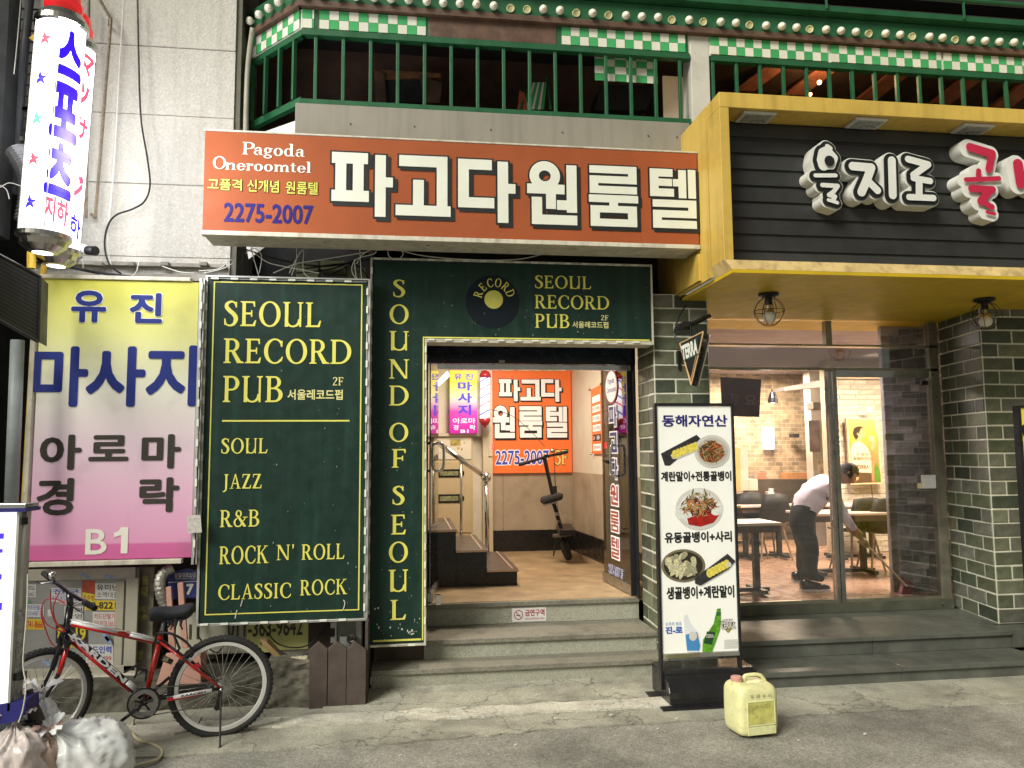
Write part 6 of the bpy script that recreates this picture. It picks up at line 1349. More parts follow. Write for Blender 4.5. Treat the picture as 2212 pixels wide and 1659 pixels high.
# yellow phone sign
t = thing('phone_sign', 'old yellow sign reading 011-363-9642, half hidden under the green portrait sign', 'sign', C8(1000,870,6.5))
part('board', F8(330,500,985,870,6.46,.05), mat('phone_white', (.52,.51,.40), .5, var=.15, vs=4, dirt=.5, dirtcol=(.25,.25,.15), ds=2), t, bevel=.02)
part('board', F8(987,500,1545,840,6.45,.06), mat('phone_yellow', (.62,.62,.22), .5, var=.15, vs=4, dirt=.5, dirtcol=(.35,.33,.12), ds=2), t)
tx = mat('phone_ink', (.06,.055,.035), .6, var=.1)
for s_, qq in (('11',(455,600,540,735)),('011-363-9642',(810,560,1492,700))): text(t, s_, FR(*c8(qq[0],qq[1]),*c8(qq[2],qq[3]),6.447 if s_ != '11' else 6.457), tx, .02)
mb = MB(); cable(mb, [(*c8(1100,590),6.4),(*c8(1180,690),6.38),(*c8(1270,780),6.36),(*c8(1420,815),6.36),(*c8(1560,780),6.36),(*c8(1690,640),6.38),(*c8(1720,570),6.4)], .006)
cable(mb, [(*c8(540,560),6.4),(*c8(545,720),6.38),(*c8(700,860),6.36),(*c8(790,760),6.36)], .006)
solo('looped_wires', mb, M['wireb'], 'thin black wires looping over the yellow phone sign', 'wires')
solo('backboard', F8(1548,500,1795,900,6.44,.05), mat('panel_brown', (.055,.035,.03), .7, var=.3), 'dark brown board right of the yellow phone sign', 'board')
t = thing('address_plate', 'blue house-number plate with the number 7 behind the green portrait sign', 'plate', C8(400,370,6.34))
pl = [C8(x,y,6.33) for x, y in ((255,130),(435,88),(620,125),(620,350),(265,372))]
part('plate', MB().slab(pl, (0,.01,0)), mat('plate_blue', (.03,.045,.20), .4, var=.1, dirt=.3), t, fix=True)
text(t, '삼일대로20길', FR(*c8(320,128),*c8(515,170),6.329), M['white'], .02); text(t, 'Samil-daero 20-gil', FR(*c8(330,172),*c8(508,192),6.329), M['white'], 0)
text(t, '7', FR(*c8(428,230),*c8(492,330),6.329), M['white'], .05)
part('line', MB().slab([C8(262,214,6.329),C8(600,200,6.329),C8(600,206,6.329),C8(262,220,6.329)], (0,-.001,0)), M['white'], t, fix=True)
mb = MB(); pts = smooth_path([(*C8(300,85,6.25),), (*C8(220,130,6.22),), (*C8(185,220,6.2),), (*C8(200,330,6.2),), (*C8(235,420,6.22),)], 8)
mb.tube(pts, [.042+.004*sin(i*2.3) for i in range(len(pts))], 14)
solo('foil_duct', mb, mat('foil', (.45,.44,.40), .35, .8, var=.4, vs=40, bump=.8, bs=60), 'crumpled silver foil duct curving beside the blue number plate', 'duct', smooth=True)
t = thing('pink_chair', 'pale pink wooden chair leaning behind the bicycle saddle', 'chair', C8(330,1150,6.1))
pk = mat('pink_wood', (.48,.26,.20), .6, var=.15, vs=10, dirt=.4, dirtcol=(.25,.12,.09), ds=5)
for x0, x1, y0, y1, x2, x3 in ((240,285,262,820,265,325),(345,395,225,820,380,440)):
    part('slat', MB().slab([C8(x0,y0,6.15),C8(x1,y0-6,6.15),C8(x3,y1,6.12),C8(x2,y1,6.12)], (0,.03,0)), pk, t, fix=True, bevel=.003)
part('seat', MB().slab([C8(240,870,6.08),C8(560,860,6.08),C8(560,1150,6.05),C8(150,1155,6.05)], (0,.03,0)), pk, t, fix=True, bevel=.004)
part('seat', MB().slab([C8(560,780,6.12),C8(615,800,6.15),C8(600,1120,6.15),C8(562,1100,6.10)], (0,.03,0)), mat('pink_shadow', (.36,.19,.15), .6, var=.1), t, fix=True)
t = thing('insulated_pipe', 'cream taped pipe end sticking out beside the fence pickets', 'pipe', C8(1400,950,6.2))
a_, b_ = C8(1270,955,6.15), C8(1540,930,6.15); pts = [a_.lerp(b_, k/14) for k in range(15)]
part('lagging', MB().tube(pts, [.034+.003*(k % 2) for k in range(15)], 12), mat('lagging', (.42,.38,.24), .7, var=.2, vs=30), t)
part('shield', MB().slab([C8(1100,740,6.2),C8(1160,760,6.2),C8(1300,900,6.2),C8(1280,940,6.2),C8(1130,800,6.2)], (0,.1,0)), mat('shield_tan', (.30,.20,.09), .6, var=.2), t, fix=True)
mb = MB(); cable(mb, [(*c8(1120,760),6.3),(*c8(1260,860),6.25),(*c8(1400,905),6.25),(*c8(1550,890),6.25)], .02, 10); solo('black_hose', mb, M['rubber'], 'thick black hose running below the yellow phone sign', 'hose', smooth=True)
# meter housing
t = thing('meter_housing', 'grey metal housing with round lock behind the fence pickets', 'box', C8(1900,790,6.4))
part('plate', F8(1800,540,2040,790,6.38,.05), mat('housing', (.27,.27,.24), .5, .4, var=.25, dirt=.5), t)
part('rail', F8(1985,540,2030,800,6.36,.018), M['alu'], t); part('rail', F8(1790,570,1803,780,6.36,.018), M['alu'], t)
for y in (610,745): part('bracket', F8(1750,y-25,1790,y+25,6.36,.02), M['alu'], t)
part('cup', MB().lathe([(.055,0),(.055,-.1),(.05,-.12),(.0,-.12)], C8(1900,700,6.3), (0,.0,1), 16), mat('housing_b', (.25,.26,.24), .4, .5), t)
part('lock', MB().lathe([(.032,0),(.032,-.03),(.022,-.03),(.02,-.02),(0,-.02)], C8(1937,727,6.24), (0,1,0), 18), M['chrome'], t)
# pickets
t = thing('picket_fence', 'short run of three dark brown pointed fence pickets', 'fence', (-.45,5.98,.0))
Yp = 5.98
for i, (x0, x1, xt, yt, ysh, yb) in enumerate(((1555,1722,1640,757,832,1392),(1728,1897,1805,757,822,1398),(1900,2076,1965,750,840,1392))):
    a_ = C8(x0,ysh,Yp); b_ = C8(x1,ysh,Yp); tp = C8(xt,yt,Yp); zb = .0
    part('picket', MB().slab([(a_.x,Yp,zb),(b_.x,Yp,zb),(b_.x,Yp,a_.z),(tp.x,Yp,tp.z),(a_.x,Yp,a_.z+.0)], (0,.025,0)), M['picket'], t, fix=True, bevel=.004)
part('rail', MB().box(C8(1555,0,Yp).x,C8(2076,0,Yp).x,Yp+.026,Yp+.06,.36,.41), M['picket'], t)
solo('side_board', MB().box(-.305,-.285,6.02,6.5,0,.60), M['picket'], 'dark brown board edge standing beside the pickets, below the L-shaped sign', 'board')

# ---------------------------------------------------------------- bicycle
RW = P(478,1482,5.53); FWh = P(86,1512,5.32); BBp = P(313,1513,5.44); HT_, HB = P(149,1325,5.33), P(142,1374,5.32); ST = P(347,1374,5.49)
t = thing('bicycle', 'black, red and white mountain bike leaning on its kickstand beside the green portrait sign', 'bicycle', G(300,1600))
bk = mat('bike_black', (.010,.010,.013), .22, var=.1, coat=.4); rd = mat('bike_red', (.52,.012,.010), .25, var=.1, coat=.5); wh = mat('bike_white', (.75,.75,.75), .25, var=.05, coat=.4)
bdir = (RW-FWh); bdir.z = 0; bdir.normalize(); bn_ = Vector((bdir.y,-bdir.x,0)); bn_ = bn_ if bn_.y < 0 else -bn_
gripN, gripF = P(205,1314,5.05), P(94,1238,5.62); fax = (gripN-gripF); fax.z *= .25; fax.normalize()
def wheel(c, ax, Rad, label):
    ax = Vector(ax).normalized(); u = Vector((0,0,1)); u = (u-ax*u.dot(ax)).normalized(); v = ax.cross(u); pt = lambda a_, r_, o_=0: c+(u*cos(a_)+v*sin(a_))*r_+ax*o_
    w_ = part('wheel', MB().lathe([(.0,-.03),(.018,-.03),(.02,-.02),(.014,-.015),(.014,.015),(.02,.02),(.018,.03),(0,.03)], c, ax, 16), M['steel'], t, label=label)
    mb = torus(MB(), c, ax, Rad-.022, .0215, 64, 10)
    part('tyre', mb, M['rubber'], w_, smooth=True)
    mb = MB()
    for k in range(64):
        for s_, o_ in ((-1,.012),(1,.012),(0,0)):
            a_ = 2*pi*(k+(.5 if s_ == 0 else 0))/64; p_ = pt(a_, Rad-.002 if s_ == 0 else Rad-.008, s_*o_); d_ = (pt(a_,1)-c).normalized(); mb.obox(p_, d_*.0035, d_.cross(ax)*.008, ax*(.006 if s_ else .008))
    o_ = part('tread_knob', mb, M['rubber'], w_); o_['kind'] = 'stuff'
    n = 64; prof = [(Rad-.042,-.012),(Rad-.064,-.012),(Rad-.069,0),(Rad-.064,.012),(Rad-.042,.012)]
    part('rim', MB().lathe(prof, c, ax, n), mat('rim_alu', (.72,.72,.69), .35, .4, var=.1), w_, smooth=False)
    sp_m = M['chrome']
    for k in range(32):
        a_ = 2*pi*k/32; side = -1 if k % 2 else 1; off_ = (.75 if (k//2) % 2 else -.75)
        part('spoke', MB().bar(pt(a_+off_,.02,.024*side), pt(a_,Rad-.068,.002*side), .0018, 4), sp_m, w_)
    part('valve', MB().bar(pt(2.6,Rad-.068), pt(2.6,Rad-.11), .004, 6), M['black'], w_)
    return w_
wheel(RW, bn_, .330, 'rear wheel'); wheel(FWh, fax, .315, 'front wheel, turned')
tb = lambda a_, b_, r0, m_, nm='frame_tube', r1=None, seg=12: part(nm, MB().bar(a_, b_, r0, seg, r1), m_, t, smooth=True)
tb(HT_+(HT_-HB)*.3, HB-(HT_-HB)*.25, .022, bk, 'head_tube')
TT0, TT1 = P(154,1345,5.33), P(333,1384,5.49)
tb(TT0, TT1, .022, rd, 'top_tube'); tb(TT0+Vector((0,-.004,.007)), TT0.lerp(TT1,.55)+Vector((0,-.004,.007)), .0195, wh, 'top_tube_band'); tb(TT0.lerp(TT1,.7)+Vector((0,-.004,.006)), TT1+Vector((0,-.004,.006)), .0198, wh, 'top_tube_band')
DT0, DT1 = P(147,1368,5.32), P(307,1505,5.43)
tb(DT0, DT1, .026, bk, 'down_tube'); tb(DT0.lerp(DT1,.05)+Vector((-.004,-.005,-.010)), DT0.lerp(DT1,.86)+Vector((-.004,-.005,-.010)), .0215, rd, 'down_tube_band'); tb(DT0.lerp(DT1,.78)+Vector((.004,-.006,.006)), DT0.lerp(DT1,.9)+Vector((.004,-.006,.006)), .0215, wh, 'down_tube_band')
def tube_text(A_, B_, r_, s_, u0, u1, hh, mt_, up=.2, off=.04):
    d = (B_-A_); al = d.normalized(); view = (Vector((0,0,CAM_H))-(A_+B_)/2).normalized(); pr = al.cross(view).normalized(); pr = pr if pr.z > 0 else -pr; nn = pr.cross(al); nn = nn if nn.dot(view) > 0 else -nn
    o_ = A_+nn*(r_+.003)+pr*(hh*up); f_ = frame_pts(o_+d*u0+pr*hh/2, o_+d*u1+pr*hh/2, o_+d*u0-pr*hh/2)
    return text(t, s_, f_, mt_, off, d=0)
tube_text(DT0, DT1, .026, 'KARDEN', .04, .76, .034, wh, .15, .05)
tb(ST+Vector((0,0,.0)), BBp, .017, rd, 'seat_tube'); tb(ST+(ST-BBp)*-.05, ST+(BBp-ST)*.12, .021, bk, 'seat_tube_clamp')
for s_ in (-1,1):
    o_ = bn_*.055*s_; o2_ = bn_*.03*s_
    tb(ST+o2_+Vector((0,0,-.03)), RW+o_, .0085, rd if s_ > 0 else bk, 'seat_stay'); tb(BBp+o2_, RW+o_, .010, bk, 'chain_stay')
tb(BBp.lerp(RW,.38)+bn_*.055, BBp.lerp(RW,.88)+bn_*.062, .013, wh, 'stay_band'); tb(BBp.lerp(RW,.30)+bn_*.052+Vector((0,0,-.010)), BBp.lerp(RW,.75)+bn_*.060+Vector((0,0,-.010)), .010, rd, 'stay_band')
tube_text(BBp+bn_*.05, RW+bn_*.066, .012, 'KARDEN', .48, .80, .013, bk, .0, .03)
part('bottom_bracket', MB().lathe([(0,-.04),(.024,-.04),(.024,.04),(0,.04)], BBp, bn_, 14), bk, t)
# fork
crown = HB-(HT_-HB).normalized()*.03
for s_ in (-1,1):
    a_ = crown+fax*.05*s_; h_ = FWh+fax*.052*s_; kn = a_.lerp(h_,.55)+Vector((-.0,-.0,0))+(bdir*.02)
    part('fork_blade', MB().tube(smooth_path([a_, a_.lerp(kn,.5), kn, h_],4), [.017]*7+[.015,.014,.013,.012,.011,.010], 10), bk, t, smooth=True)
    if s_ > 0: part('fork_band', MB().tube([a_.lerp(kn,.15)+Vector((.006,-.008,0)), kn.lerp(a_,.05)+Vector((.006,-.008,0))], .0145, 8), rd, t, smooth=True)
part('fork_crown', MB().bar(crown+fax*.06, crown-fax*.06, .02, 10).bar(crown, HB, .018, 10), bk, t)
for s_ in (-1,1): part('brake_arm', MB().tube([crown+fax*.05*s_+Vector((.0,-.02,-.06)), crown+fax*.045*s_+Vector((0,-.05,.01)), crown+fax*.01*s_+Vector((0,-.05,.06))], .008, 6), bk, t)
# stem, bars
stt = HT_+(HT_-HB).normalized()*.05; barC = gripN.lerp(gripF,.5)+Vector((.01,0,-.02))
part('stem', MB().bar(stt, barC, .019, 10).bar(HT_, stt+Vector((0,0,.02)), .017, 10), bk, t, smooth=True)
part('handlebar', MB().tube(smooth_path([gripN, gripN.lerp(barC,.5), barC+(gripN-barC)*.15, barC, barC+(gripF-barC)*.15, gripF.lerp(barC,.5), gripF],3), .0125, 10), bk, t, smooth=True)
for g_, lb in ((gripN,'near'),(gripF,'far')):
    d_ = (barC-g_).normalized(); gr = [g_+d_*(.115*k/10) for k in range(11)]
    part('grip', MB().tube(gr, [.0175+.0012*(k % 2) for k in range(11)], 12), M['rubber'], t)
    sh = g_+d_*.15; part('shifter', MB().obox(sh, d_*.028, (0,.022,0), (0,0,.02)), mat('shifter', (.10,.10,.11), .3, .3, var=.2), t, bevel=.008)
    part('brake_lever', MB().tube(smooth_path([sh+d_*.02, sh+Vector((-.05,-.03,-.015)), sh+Vector((-.055,-.03,-.02))-d_*.05, sh+Vector((-.04,-.03,-.03))-d_*.10],4), .006, 6), M['steel'], t, smooth=True)
    if lb == 'far': part('bell', MB().ball(sh+Vector((.0,-.02,.035)), .027, 14), M['chrome'], t, smooth=True)
mb = MB()
for q_ in ([(440,490),(400,540),(385,640),(420,760),(470,890),(520,940)],[(470,440),(480,600),(520,720),(600,780)],[(600,530),(500,490),(410,520),(395,640),(450,740),(590,800)],[(560,420),(500,560),(520,700),(610,800)]): cable(mb, [(*c7(*p_),5.25) for p_ in q_], .004)
part('brake_cable', mb, mat('cable_red', (.25,.02,.02), .4, var=0), t)
mb = MB(); cable(mb, [(*c7(475,400),5.3),(*c7(480,620),5.26),(*c7(560,760),5.28)], .0035); part('brake_cable', mb, M['wireb'], t)
a_, b_ = TT0+Vector((0,-.02,.022)), TT1+Vector((0,-.02,.022)); part('top_cable', MB().tube([a_.lerp(b_,k/20)+Vector((0,0,.004*sin(k*1.6))) for k in range(21)], .004, 5), M['wirew'], t)
# saddle and post
tb(ST, ST+(ST-BBp).normalized()*.14, .014, M['steel'], 'seat_post')
c8p = lambda x, y, Y: P(*c8(x,y), Y)
def saddle():
    prof = [(80,500,.045,34),(130,480,.055,46),(200,478,.065,46),(290,482,.085,42),(380,470,.115,48),(440,455,.125,46),(485,440,.11,36),(503,436,.07,20)]
    V = []; F = []; ns = 14
    for i, (x, y, wd, th) in enumerate(prof):
        c_ = c8p(x, y, 5.44+.0004*(x-80)); h_ = (th/2.328/1.8227)/1671*5.4
        for k in range(ns):
            a__ = 2*pi*k/ns; zz = sin(a__)*h_*(1 if sin(a__) > 0 else 1.9); V.append(c_+bn_*wd*cos(a__)+Vector((0,0,zz-.004)))
    for i in range(len(prof)-1):
        for k in range(ns): F.append((i*ns+k, i*ns+(k+1)%ns, (i+1)*ns+(k+1)%ns, (i+1)*ns+k))
    F += [tuple(range(ns)), tuple(range(len(prof)*ns-1, (len(prof)-1)*ns-1, -1))]
    return part('saddle', MB().add(V,F), mat('saddle_cloth', (.018,.020,.026), .75, var=.3, vs=12, bump=.3, bs=50), t, smooth=True, fix=True, sub=1)
sd_o = saddle()
for s_ in (-1,1): part('saddle_rail', MB().bar(c8p(200,520,5.48)+bn_*.025*s_, c8p(400,560,5.5)+bn_*.025*s_, .005, 6), M['steel'], t)
mb = MB()
for x in (230,260,290,340,380): mb.tube([c8p(x,560,5.46), c8p(x+random.uniform(-15,15),610,5.46), c8p(x+random.uniform(-20,20),650,5.47)], [.012,.008,.004], 5)
part('cover_tie', mb, MATS['saddle_cloth'], t)
# drivetrain
cr = bn_*.055
part('chainring', MB().lathe([(.055,-.002),(.085,-.003),(.088,0),(.085,.003),(.055,.002),(.055,-.002)], BBp+cr, bn_, 40), M['steel'], t)
part('chain_guard', torus(MB(), BBp+cr+bn_*.006, bn_, .094, .006, 36, 6), bk, t, smooth=True)
for k in range(5): a__ = 2*pi*k/5; u_ = Vector((0,0,1)); v_ = bn_.cross(u_); part('spider_arm', MB().bar(BBp+cr, BBp+cr+(u_*cos(a__)+v_*sin(a__))*.06, .006, 5), bk, t)
ped = G(247,1586,.13); ped = P(246,1570,5.33); ped2 = BBp*2-ped-cr
crk = part('crank', MB().bar(BBp+cr*1.2, ped, .012, 8, .010), bk, t, smooth=True); part('crank', MB().bar(BBp-cr*1.2, BBp-cr*1.4+(BBp-ped)*.8, .011, 8), bk, t)
part('pedal', MB().obox(ped+bn_*.05, bn_*.045, bdir*.04, (0,0,.011)), M['blackp'], crk, bevel=.004); part('pedal_cage', MB().obox(ped+bn_*.05+bdir*.035, bn_*.045, bdir*.004, (0,0,.016)).obox(ped+bn_*.05-bdir*.035, bn_*.045, bdir*.004, (0,0,.016)), M['steel'], crk)
part('cassette', MB().lathe([(0,.0),(.045,.0),(.045,.004),(.04,.006),(.04,.010),(.034,.012),(.034,.016),(.028,.018),(.028,.022),(0,.022)], RW+bn_*.028, bn_, 28), M['steel'], t)
cc = BBp+cr; rr_ = RW+bn_*.04; part('chain', MB().tube([cc+Vector((.0,0,.085)), rr_+Vector((0,0,.04))], .004, 5).tube([cc+Vector((0,0,-.085)), rr_+Vector((-.02,0,-.10))], .004, 5), mat('chain_steel', (.16,.15,.13), .4, .8), t)
part('derailleur', MB().tube([RW+bn_*.06, RW+bn_*.065+Vector((-.01,0,-.06)), RW+bn_*.065+Vector((-.03,0,-.13))], [.014,.016,.012], 8), M['blackp'], t)
part('derailleur_pulley', MB().lathe([(0,-.006),(.022,-.006),(.022,.006),(0,.006)], RW+bn_*.065+Vector((-.02,0,-.115)), bn_, 14), M['blackp'], t); part('spoke_guard', MB().lathe([(.02,0),(.07,.004),(.072,.006)], RW+bn_*.022, bn_, 30), glass_mat('clear_guard', (.8,.82,.82), .15), t)
part('axle_nut', MB().ball(RW+bn_*.085, .012, 8), M['chrome'], t, smooth=True)
kst = part('kickstand', MB().bar(RW+bn_*.07+Vector((0,0,-.05)), G(475,1618), .007, 6), M['rubber'], t); part('kickstand_foot', MB().lathe([(.009,0),(.014,.0),(.014,.012),(0,.012)], G(475,1618), (0,0,1), 8), bk, kst)
part('reflector', MB().obox(c8p(520,985,5.44), (.018,0,.01), (0,.008,0), (-.008,0,.016)), mat('reflector_red', (.35,.01,.02), .2), t)
bx = smooth_path([c8p(140,700,5.42), c8p(190,680,5.4), c8p(300,690,5.4), c8p(420,760,5.42), c8p(490,850,5.42), c8p(470,900,5.44)], 6); part('cable_lock', MB().tube(bx, .008, 8), M['wireb'], t, smooth=True)
lkb = part('lock_barrel', MB().bar(c8p(205,905,5.42), c8p(300,950,5.42), .017, 10), bk, t, smooth=True); part('lock_dial', MB().bar(c8p(220,912,5.415), c8p(262,932,5.415), .0185, 12), mat('dial_brass', (.30,.26,.15), .4, .6, var=.5, vs=60), lkb)
part('rear_brake', MB().tube([ST.lerp(RW,.28)+bn_*.04, ST.lerp(RW,.32)+bn_*.07+Vector((0,0,.04)), ST.lerp(RW,.2)+Vector((0,0,.08))], .009, 6).bar(ST.lerp(RW,.42)+bn_*.04, ST.lerp(RW,.40)+bn_*.08, .014), M['blackp'], t)
bc = DT0.lerp(DT1,.82)+Vector((.03,-.0,.045)); part('bottle_cage', MB().tube(smooth_path([bc, bc+Vector((.03,0,.06)), bc+Vector((.075,-.01,.05)), bc+Vector((.07,0,-.02))],4), .007, 6).tube(smooth_path([bc+Vector((-.06,0,.04)), bc+Vector((-.01,-.03,.07)), bc+Vector((.03,.0,.09))],4), .008, 6), M['blackp'], t)

# ---------------------------------------------------------------- white lit banner stand at the left edge
t = thing('lit_banner_box', 'glowing white upright light box cut off by the left edge of the photo', 'sign box', P(10,1600,4.75))
wl = mat('box_glow', (.85,.85,.9), .4, var=.02, emit=((.93,.94,1),.75))
a_, b_ = P(-80,1100,4.7), P(18,1510,4.7); b_.z = P(18,1535,4.7).z; part('lit_face', MB().box(a_.x,b_.x,4.7,4.82,b_.z,a_.z), wl, t, bevel=.006)
part('edge', MB().box(b_.x+.001,b_.x+.014,4.69,4.83,b_.z,a_.z), M['alu'], t)
part('cap', MB().box(a_.x,b_.x+.05,4.68,4.84,a_.z+.002,a_.z+.028), M['chrome'], t, bevel=.004); part('band', MB().box(a_.x,b_.x+.055,4.67,4.85,a_.z-.018,a_.z+.0015), mat('band_blue', (.02,.02,.16), .4), t)
part('base_band', MB().slab([P(-80,1535,4.69),P(56,1512,4.69),P(58,1536,4.69),P(30,1560,4.69),P(-80,1580,4.69)], (0,.15,0)), MATS['band_blue'], t, fix=True)
pb = mat('box_blue', (.04,.02,.6), .4, var=0, emit=((.1,.05,1),.4))
for y0, y1, x1 in ((1152,1164,8),(1186,1194,5),(1240,1252,3),(1302,1318,4)): part('lettering', MB().box(P(-30,y0,4.695).x,P(x1,y0,4.695).x,4.694,4.699,P(0,y1,4.695).z,P(0,y0,4.695).z), pb, t)
part('pole', MB().bar(P(50,1100,4.75), P(36,1420,4.75), .020, 12), M['alu'], t, smooth=True)
pts = [P(50-.042*(y-1100),y,4.75) for y in range(1320,1560,16)]; part('wrapped_pole', MB().tube(pts, [.030+.006*sin(i*2.7) for i in range(len(pts))], 10), mat('wrap', (.35,.35,.33), .3, .2, var=.5, vs=30, bump=.8, bs=40), t, smooth=True)
for y in (1118,1452): part('tape', MB().bar(P(50 if y < 1200 else 43,y,4.74), P(50 if y < 1200 else 43,y+15,4.74), .034 if y > 1200 else .024, 10), M['blackp'], t)
part('leg', MB().bar(P(55,1560,4.8), P(62,1660,4.8), .05, 10), M['rubber'], t); part('legs_wrap', MB().tube([P(62,1490,4.85),P(80,1560,4.85),P(84,1600,4.85)], [.02,.045,.04], 8), mat('rust_wrap', (.07,.05,.045), .7, var=.5), t)
mb = MB(); cable(mb, [(60,1240,4.7),(58,1320,4.7),(50,1430,4.7),(56,1480,4.68),(50,1530,4.68),(40,1560,4.68)], .004); part('wire', mb, M['wirew'], t)

# ---------------------------------------------------------------- rubbish bags
from mathutils import noise as NZ
def bag(c, rx, ry, rz, seed, colr, label, knot=None, name='rubbish_bag'):
    rg = random.Random(seed); n, ms = 44, 88; V = []; F = []; c = Vector(c); sd = Vector((seed*7.1, seed*3.3, seed))
    k_ = Vector(knot) if knot else c+Vector((0,0,rz*1.05)); ax = (k_-c).normalized(); u = ax.orthogonal().normalized(); v = ax.cross(u)
    def S_(p): return Vector((p.x*rx, p.y*ry, p.z*rz))
    for i in range(n+1):
        ph = pi*i/n
        for k in range(ms):
            th = 2*pi*k/ms; d = (ax*cos(ph)+(u*cos(th)+v*sin(th))*sin(ph)); q = d*2.2+sd
            r_ = 1 + .14*NZ.noise(q*.7) - .06*abs(NZ.noise(q*1.1)) + .05*(1-abs(NZ.noise(Vector((q.x*1.6,q.y*1.6,q.z*.9))+sd))*2.2)**3 + .035*(1-abs(NZ.noise(q*2.6-sd))*2)**5
            near = max(0, 1-ph/1.9)                      # pleats that gather at the knot
            r_ *= 1 - .04*near + .15*near*(1-abs(sin(th*4+2.5*NZ.noise(q*.8))))**3 + .07*near*(1-abs(sin(th*9.5+3*NZ.noise(q*1.1))))**3
            p = c+S_(d)*r_
            if ph < .42: w_ = (ph/.42); p = (c+S_(ax)*1.0).lerp(p, .35+.65*w_) + S_(ax)*.22*(1-w_)**2
            if p.z < .015: p.z = .015+.002*rg.random()
            V.append(p)
    for i in range(n):
        for k in range(ms): F.append((i*ms+k, i*ms+(k+1)%ms, (i+1)*ms+(k+1)%ms, (i+1)*ms+k))
    o = thing(name, label, 'rubbish bag', (c.x,c.y,max(0,c.z-rz*.65)), 'plastic rubbish bags at the lower left')
    part('sack', MB().add(V,F), colr, o, smooth=True)
    tip = c+S_(ax)*1.18; mb = MB()
    mb.tube([tip-ax*.03, tip, tip+ax*.012], [.022,.016,.02], 10)
    for i in range(4):
        a_ = i*1.6+rg.uniform(-.4,.4); s_ = (u*cos(a_)+v*sin(a_)); w2 = ax.cross(s_); L_ = rg.uniform(.07,.12); rows = []
        for j in range(6):
            f_ = j/5; ctr = tip+ax*(.012+L_*.5*sin(f_*1.9))+s_*L_*f_; wd = .008+.035*f_*(1-.3*f_)
            rows.append([ctr+w2*wd*e+ax*.012*sin(e*5+j+i) for e in (-1,-.5,0,.5,1)])
        o_ = len(mb.v); mb.add([p for r in rows for p in r], [(a*5+b, a*5+b+1, (a+1)*5+b+1, (a+1)*5+b) for a in range(5) for b in range(4)])
    part('knot', mb, colr, o, smooth=True)
    return o
def plastic(nm, c1, c2, sc_=5):
    m_ = mat(nm, c1, .2, var=.05, vs=4, bump=.12, bs=24, dirt=.55, dirtcol=c2, ds=sc_); b_ = m_.node_tree.nodes['Principled BSDF']; b_.inputs['Transmission Weight'].default_value = .25; b_.inputs['IOR'].default_value = 1.15; b_.inputs['Subsurface Weight'].default_value = .3; b_.inputs['Subsurface Radius'].default_value = (.05,.05,.05); b_.inputs['Coat Weight'].default_value = .3; return m_
bag(P(182,1645,4.95), .275, .22, .235, 1, plastic('bag_white', (.80,.82,.82), (.66,.58,.50), 2.5), 'large white rubbish bag right of the others, nearest the bicycle', P(120,1575,4.80))
bag(P(28,1655,4.75), .20, .2, .20, 2, plastic('bag_pink', (.74,.66,.63), (.62,.42,.36), 3), 'pinkish white rubbish bag at the lower left corner')
bag(P(98,1652,4.80), .10, .12, .14, 3, plastic('bag_peach', (.62,.46,.38), (.60,.26,.16), 9), 'small peach-tinted bag squeezed between the two larger bags')
bag(P(8,1585,4.95), .13, .12, .11, 4, plastic('bag_teal', (.30,.36,.34), (.18,.22,.21)), 'grey-green rubbish bag under the lit box at the left edge')
bag(P(88,1560,5.05), .10, .10, .13, 5, plastic('bag_clear', (.8,.8,.8), (.6,.6,.6)), 'crumpled white bag behind the large white bag')

# ---------------------------------------------------------------- menu stand
t = thing('menu_stand', 'upright white menu banner stand with three food dishes on a black weighted base', 'sign stand', (2.25,5.8,0))
Ym = 5.75; mx0, mx1, mz0, mz1 = 1.882, 2.522, .335, 2.236
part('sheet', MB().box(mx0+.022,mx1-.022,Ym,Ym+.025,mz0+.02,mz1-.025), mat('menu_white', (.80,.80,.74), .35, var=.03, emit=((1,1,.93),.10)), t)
part('frame', MB().box(mx0,mx0+.02,Ym-.012,Ym+.04,mz0-.24,mz1).box(mx1-.02,mx1,Ym-.012,Ym+.04,mz0-.24,mz1).box(mx0+.02,mx1-.02,Ym-.012,Ym+.04,mz1-.022,mz1), M['black'], t, bevel=.003)
part('bottom_rail', MB().box(mx0+.02,mx1-.02,Ym-.015,Ym+.04,mz0-.012,mz0+.018), M['chrome'], t)
c2 = crop(2500,1500,1.276); C2 = lambda x, y, d=0: P(*c2(x,y), Ym-.003-d)
def base_pts():
    pr = [(0,.015)]+[(.20*(1-cos(a_*pi/2/8)), .03+.20*sin(a_*pi/2/8)) for a_ in range(9)]+[(.42,.23),(.42,.015)]; return pr
mb = MB(); pr = base_pts(); n = len(pr); x0b, x1b = mx0+.02, mx1+.10
mb.add([(x0b, 5.60+y, z) for y, z in pr]+[(x1b, 5.60+y, z) for y, z in pr], [tuple(range(n)), tuple(range(2*n-1,n-1,-1))]+[(i,i+n,(i+1)%n+n,(i+1)%n) for i in range(n)])
part('water_base', mb, mat('base_black', (.014,.014,.015), .22, var=.2), t, fix=True, bevel=.006)
part('base_plate', MB().box(mx0-.06,mx1+.03,5.52,5.95,.012,.026), M['black'], t)
def flat(pts, mt_, nm='print', d=0): return part(nm, MB().add([C2(x,y,d) for x,y in pts], [tuple(range(len(pts)))]), mt_, t)
def ell(cx, cy_, rx, ry, n=28, a0=0): return [(cx+rx*cos(2*pi*k/n), cy_+ry*sin(2*pi*k/n)) for k in range(n)]
nb = mat('menu_navy', (.015,.012,.16), .4, var=0); tk = M['ink']
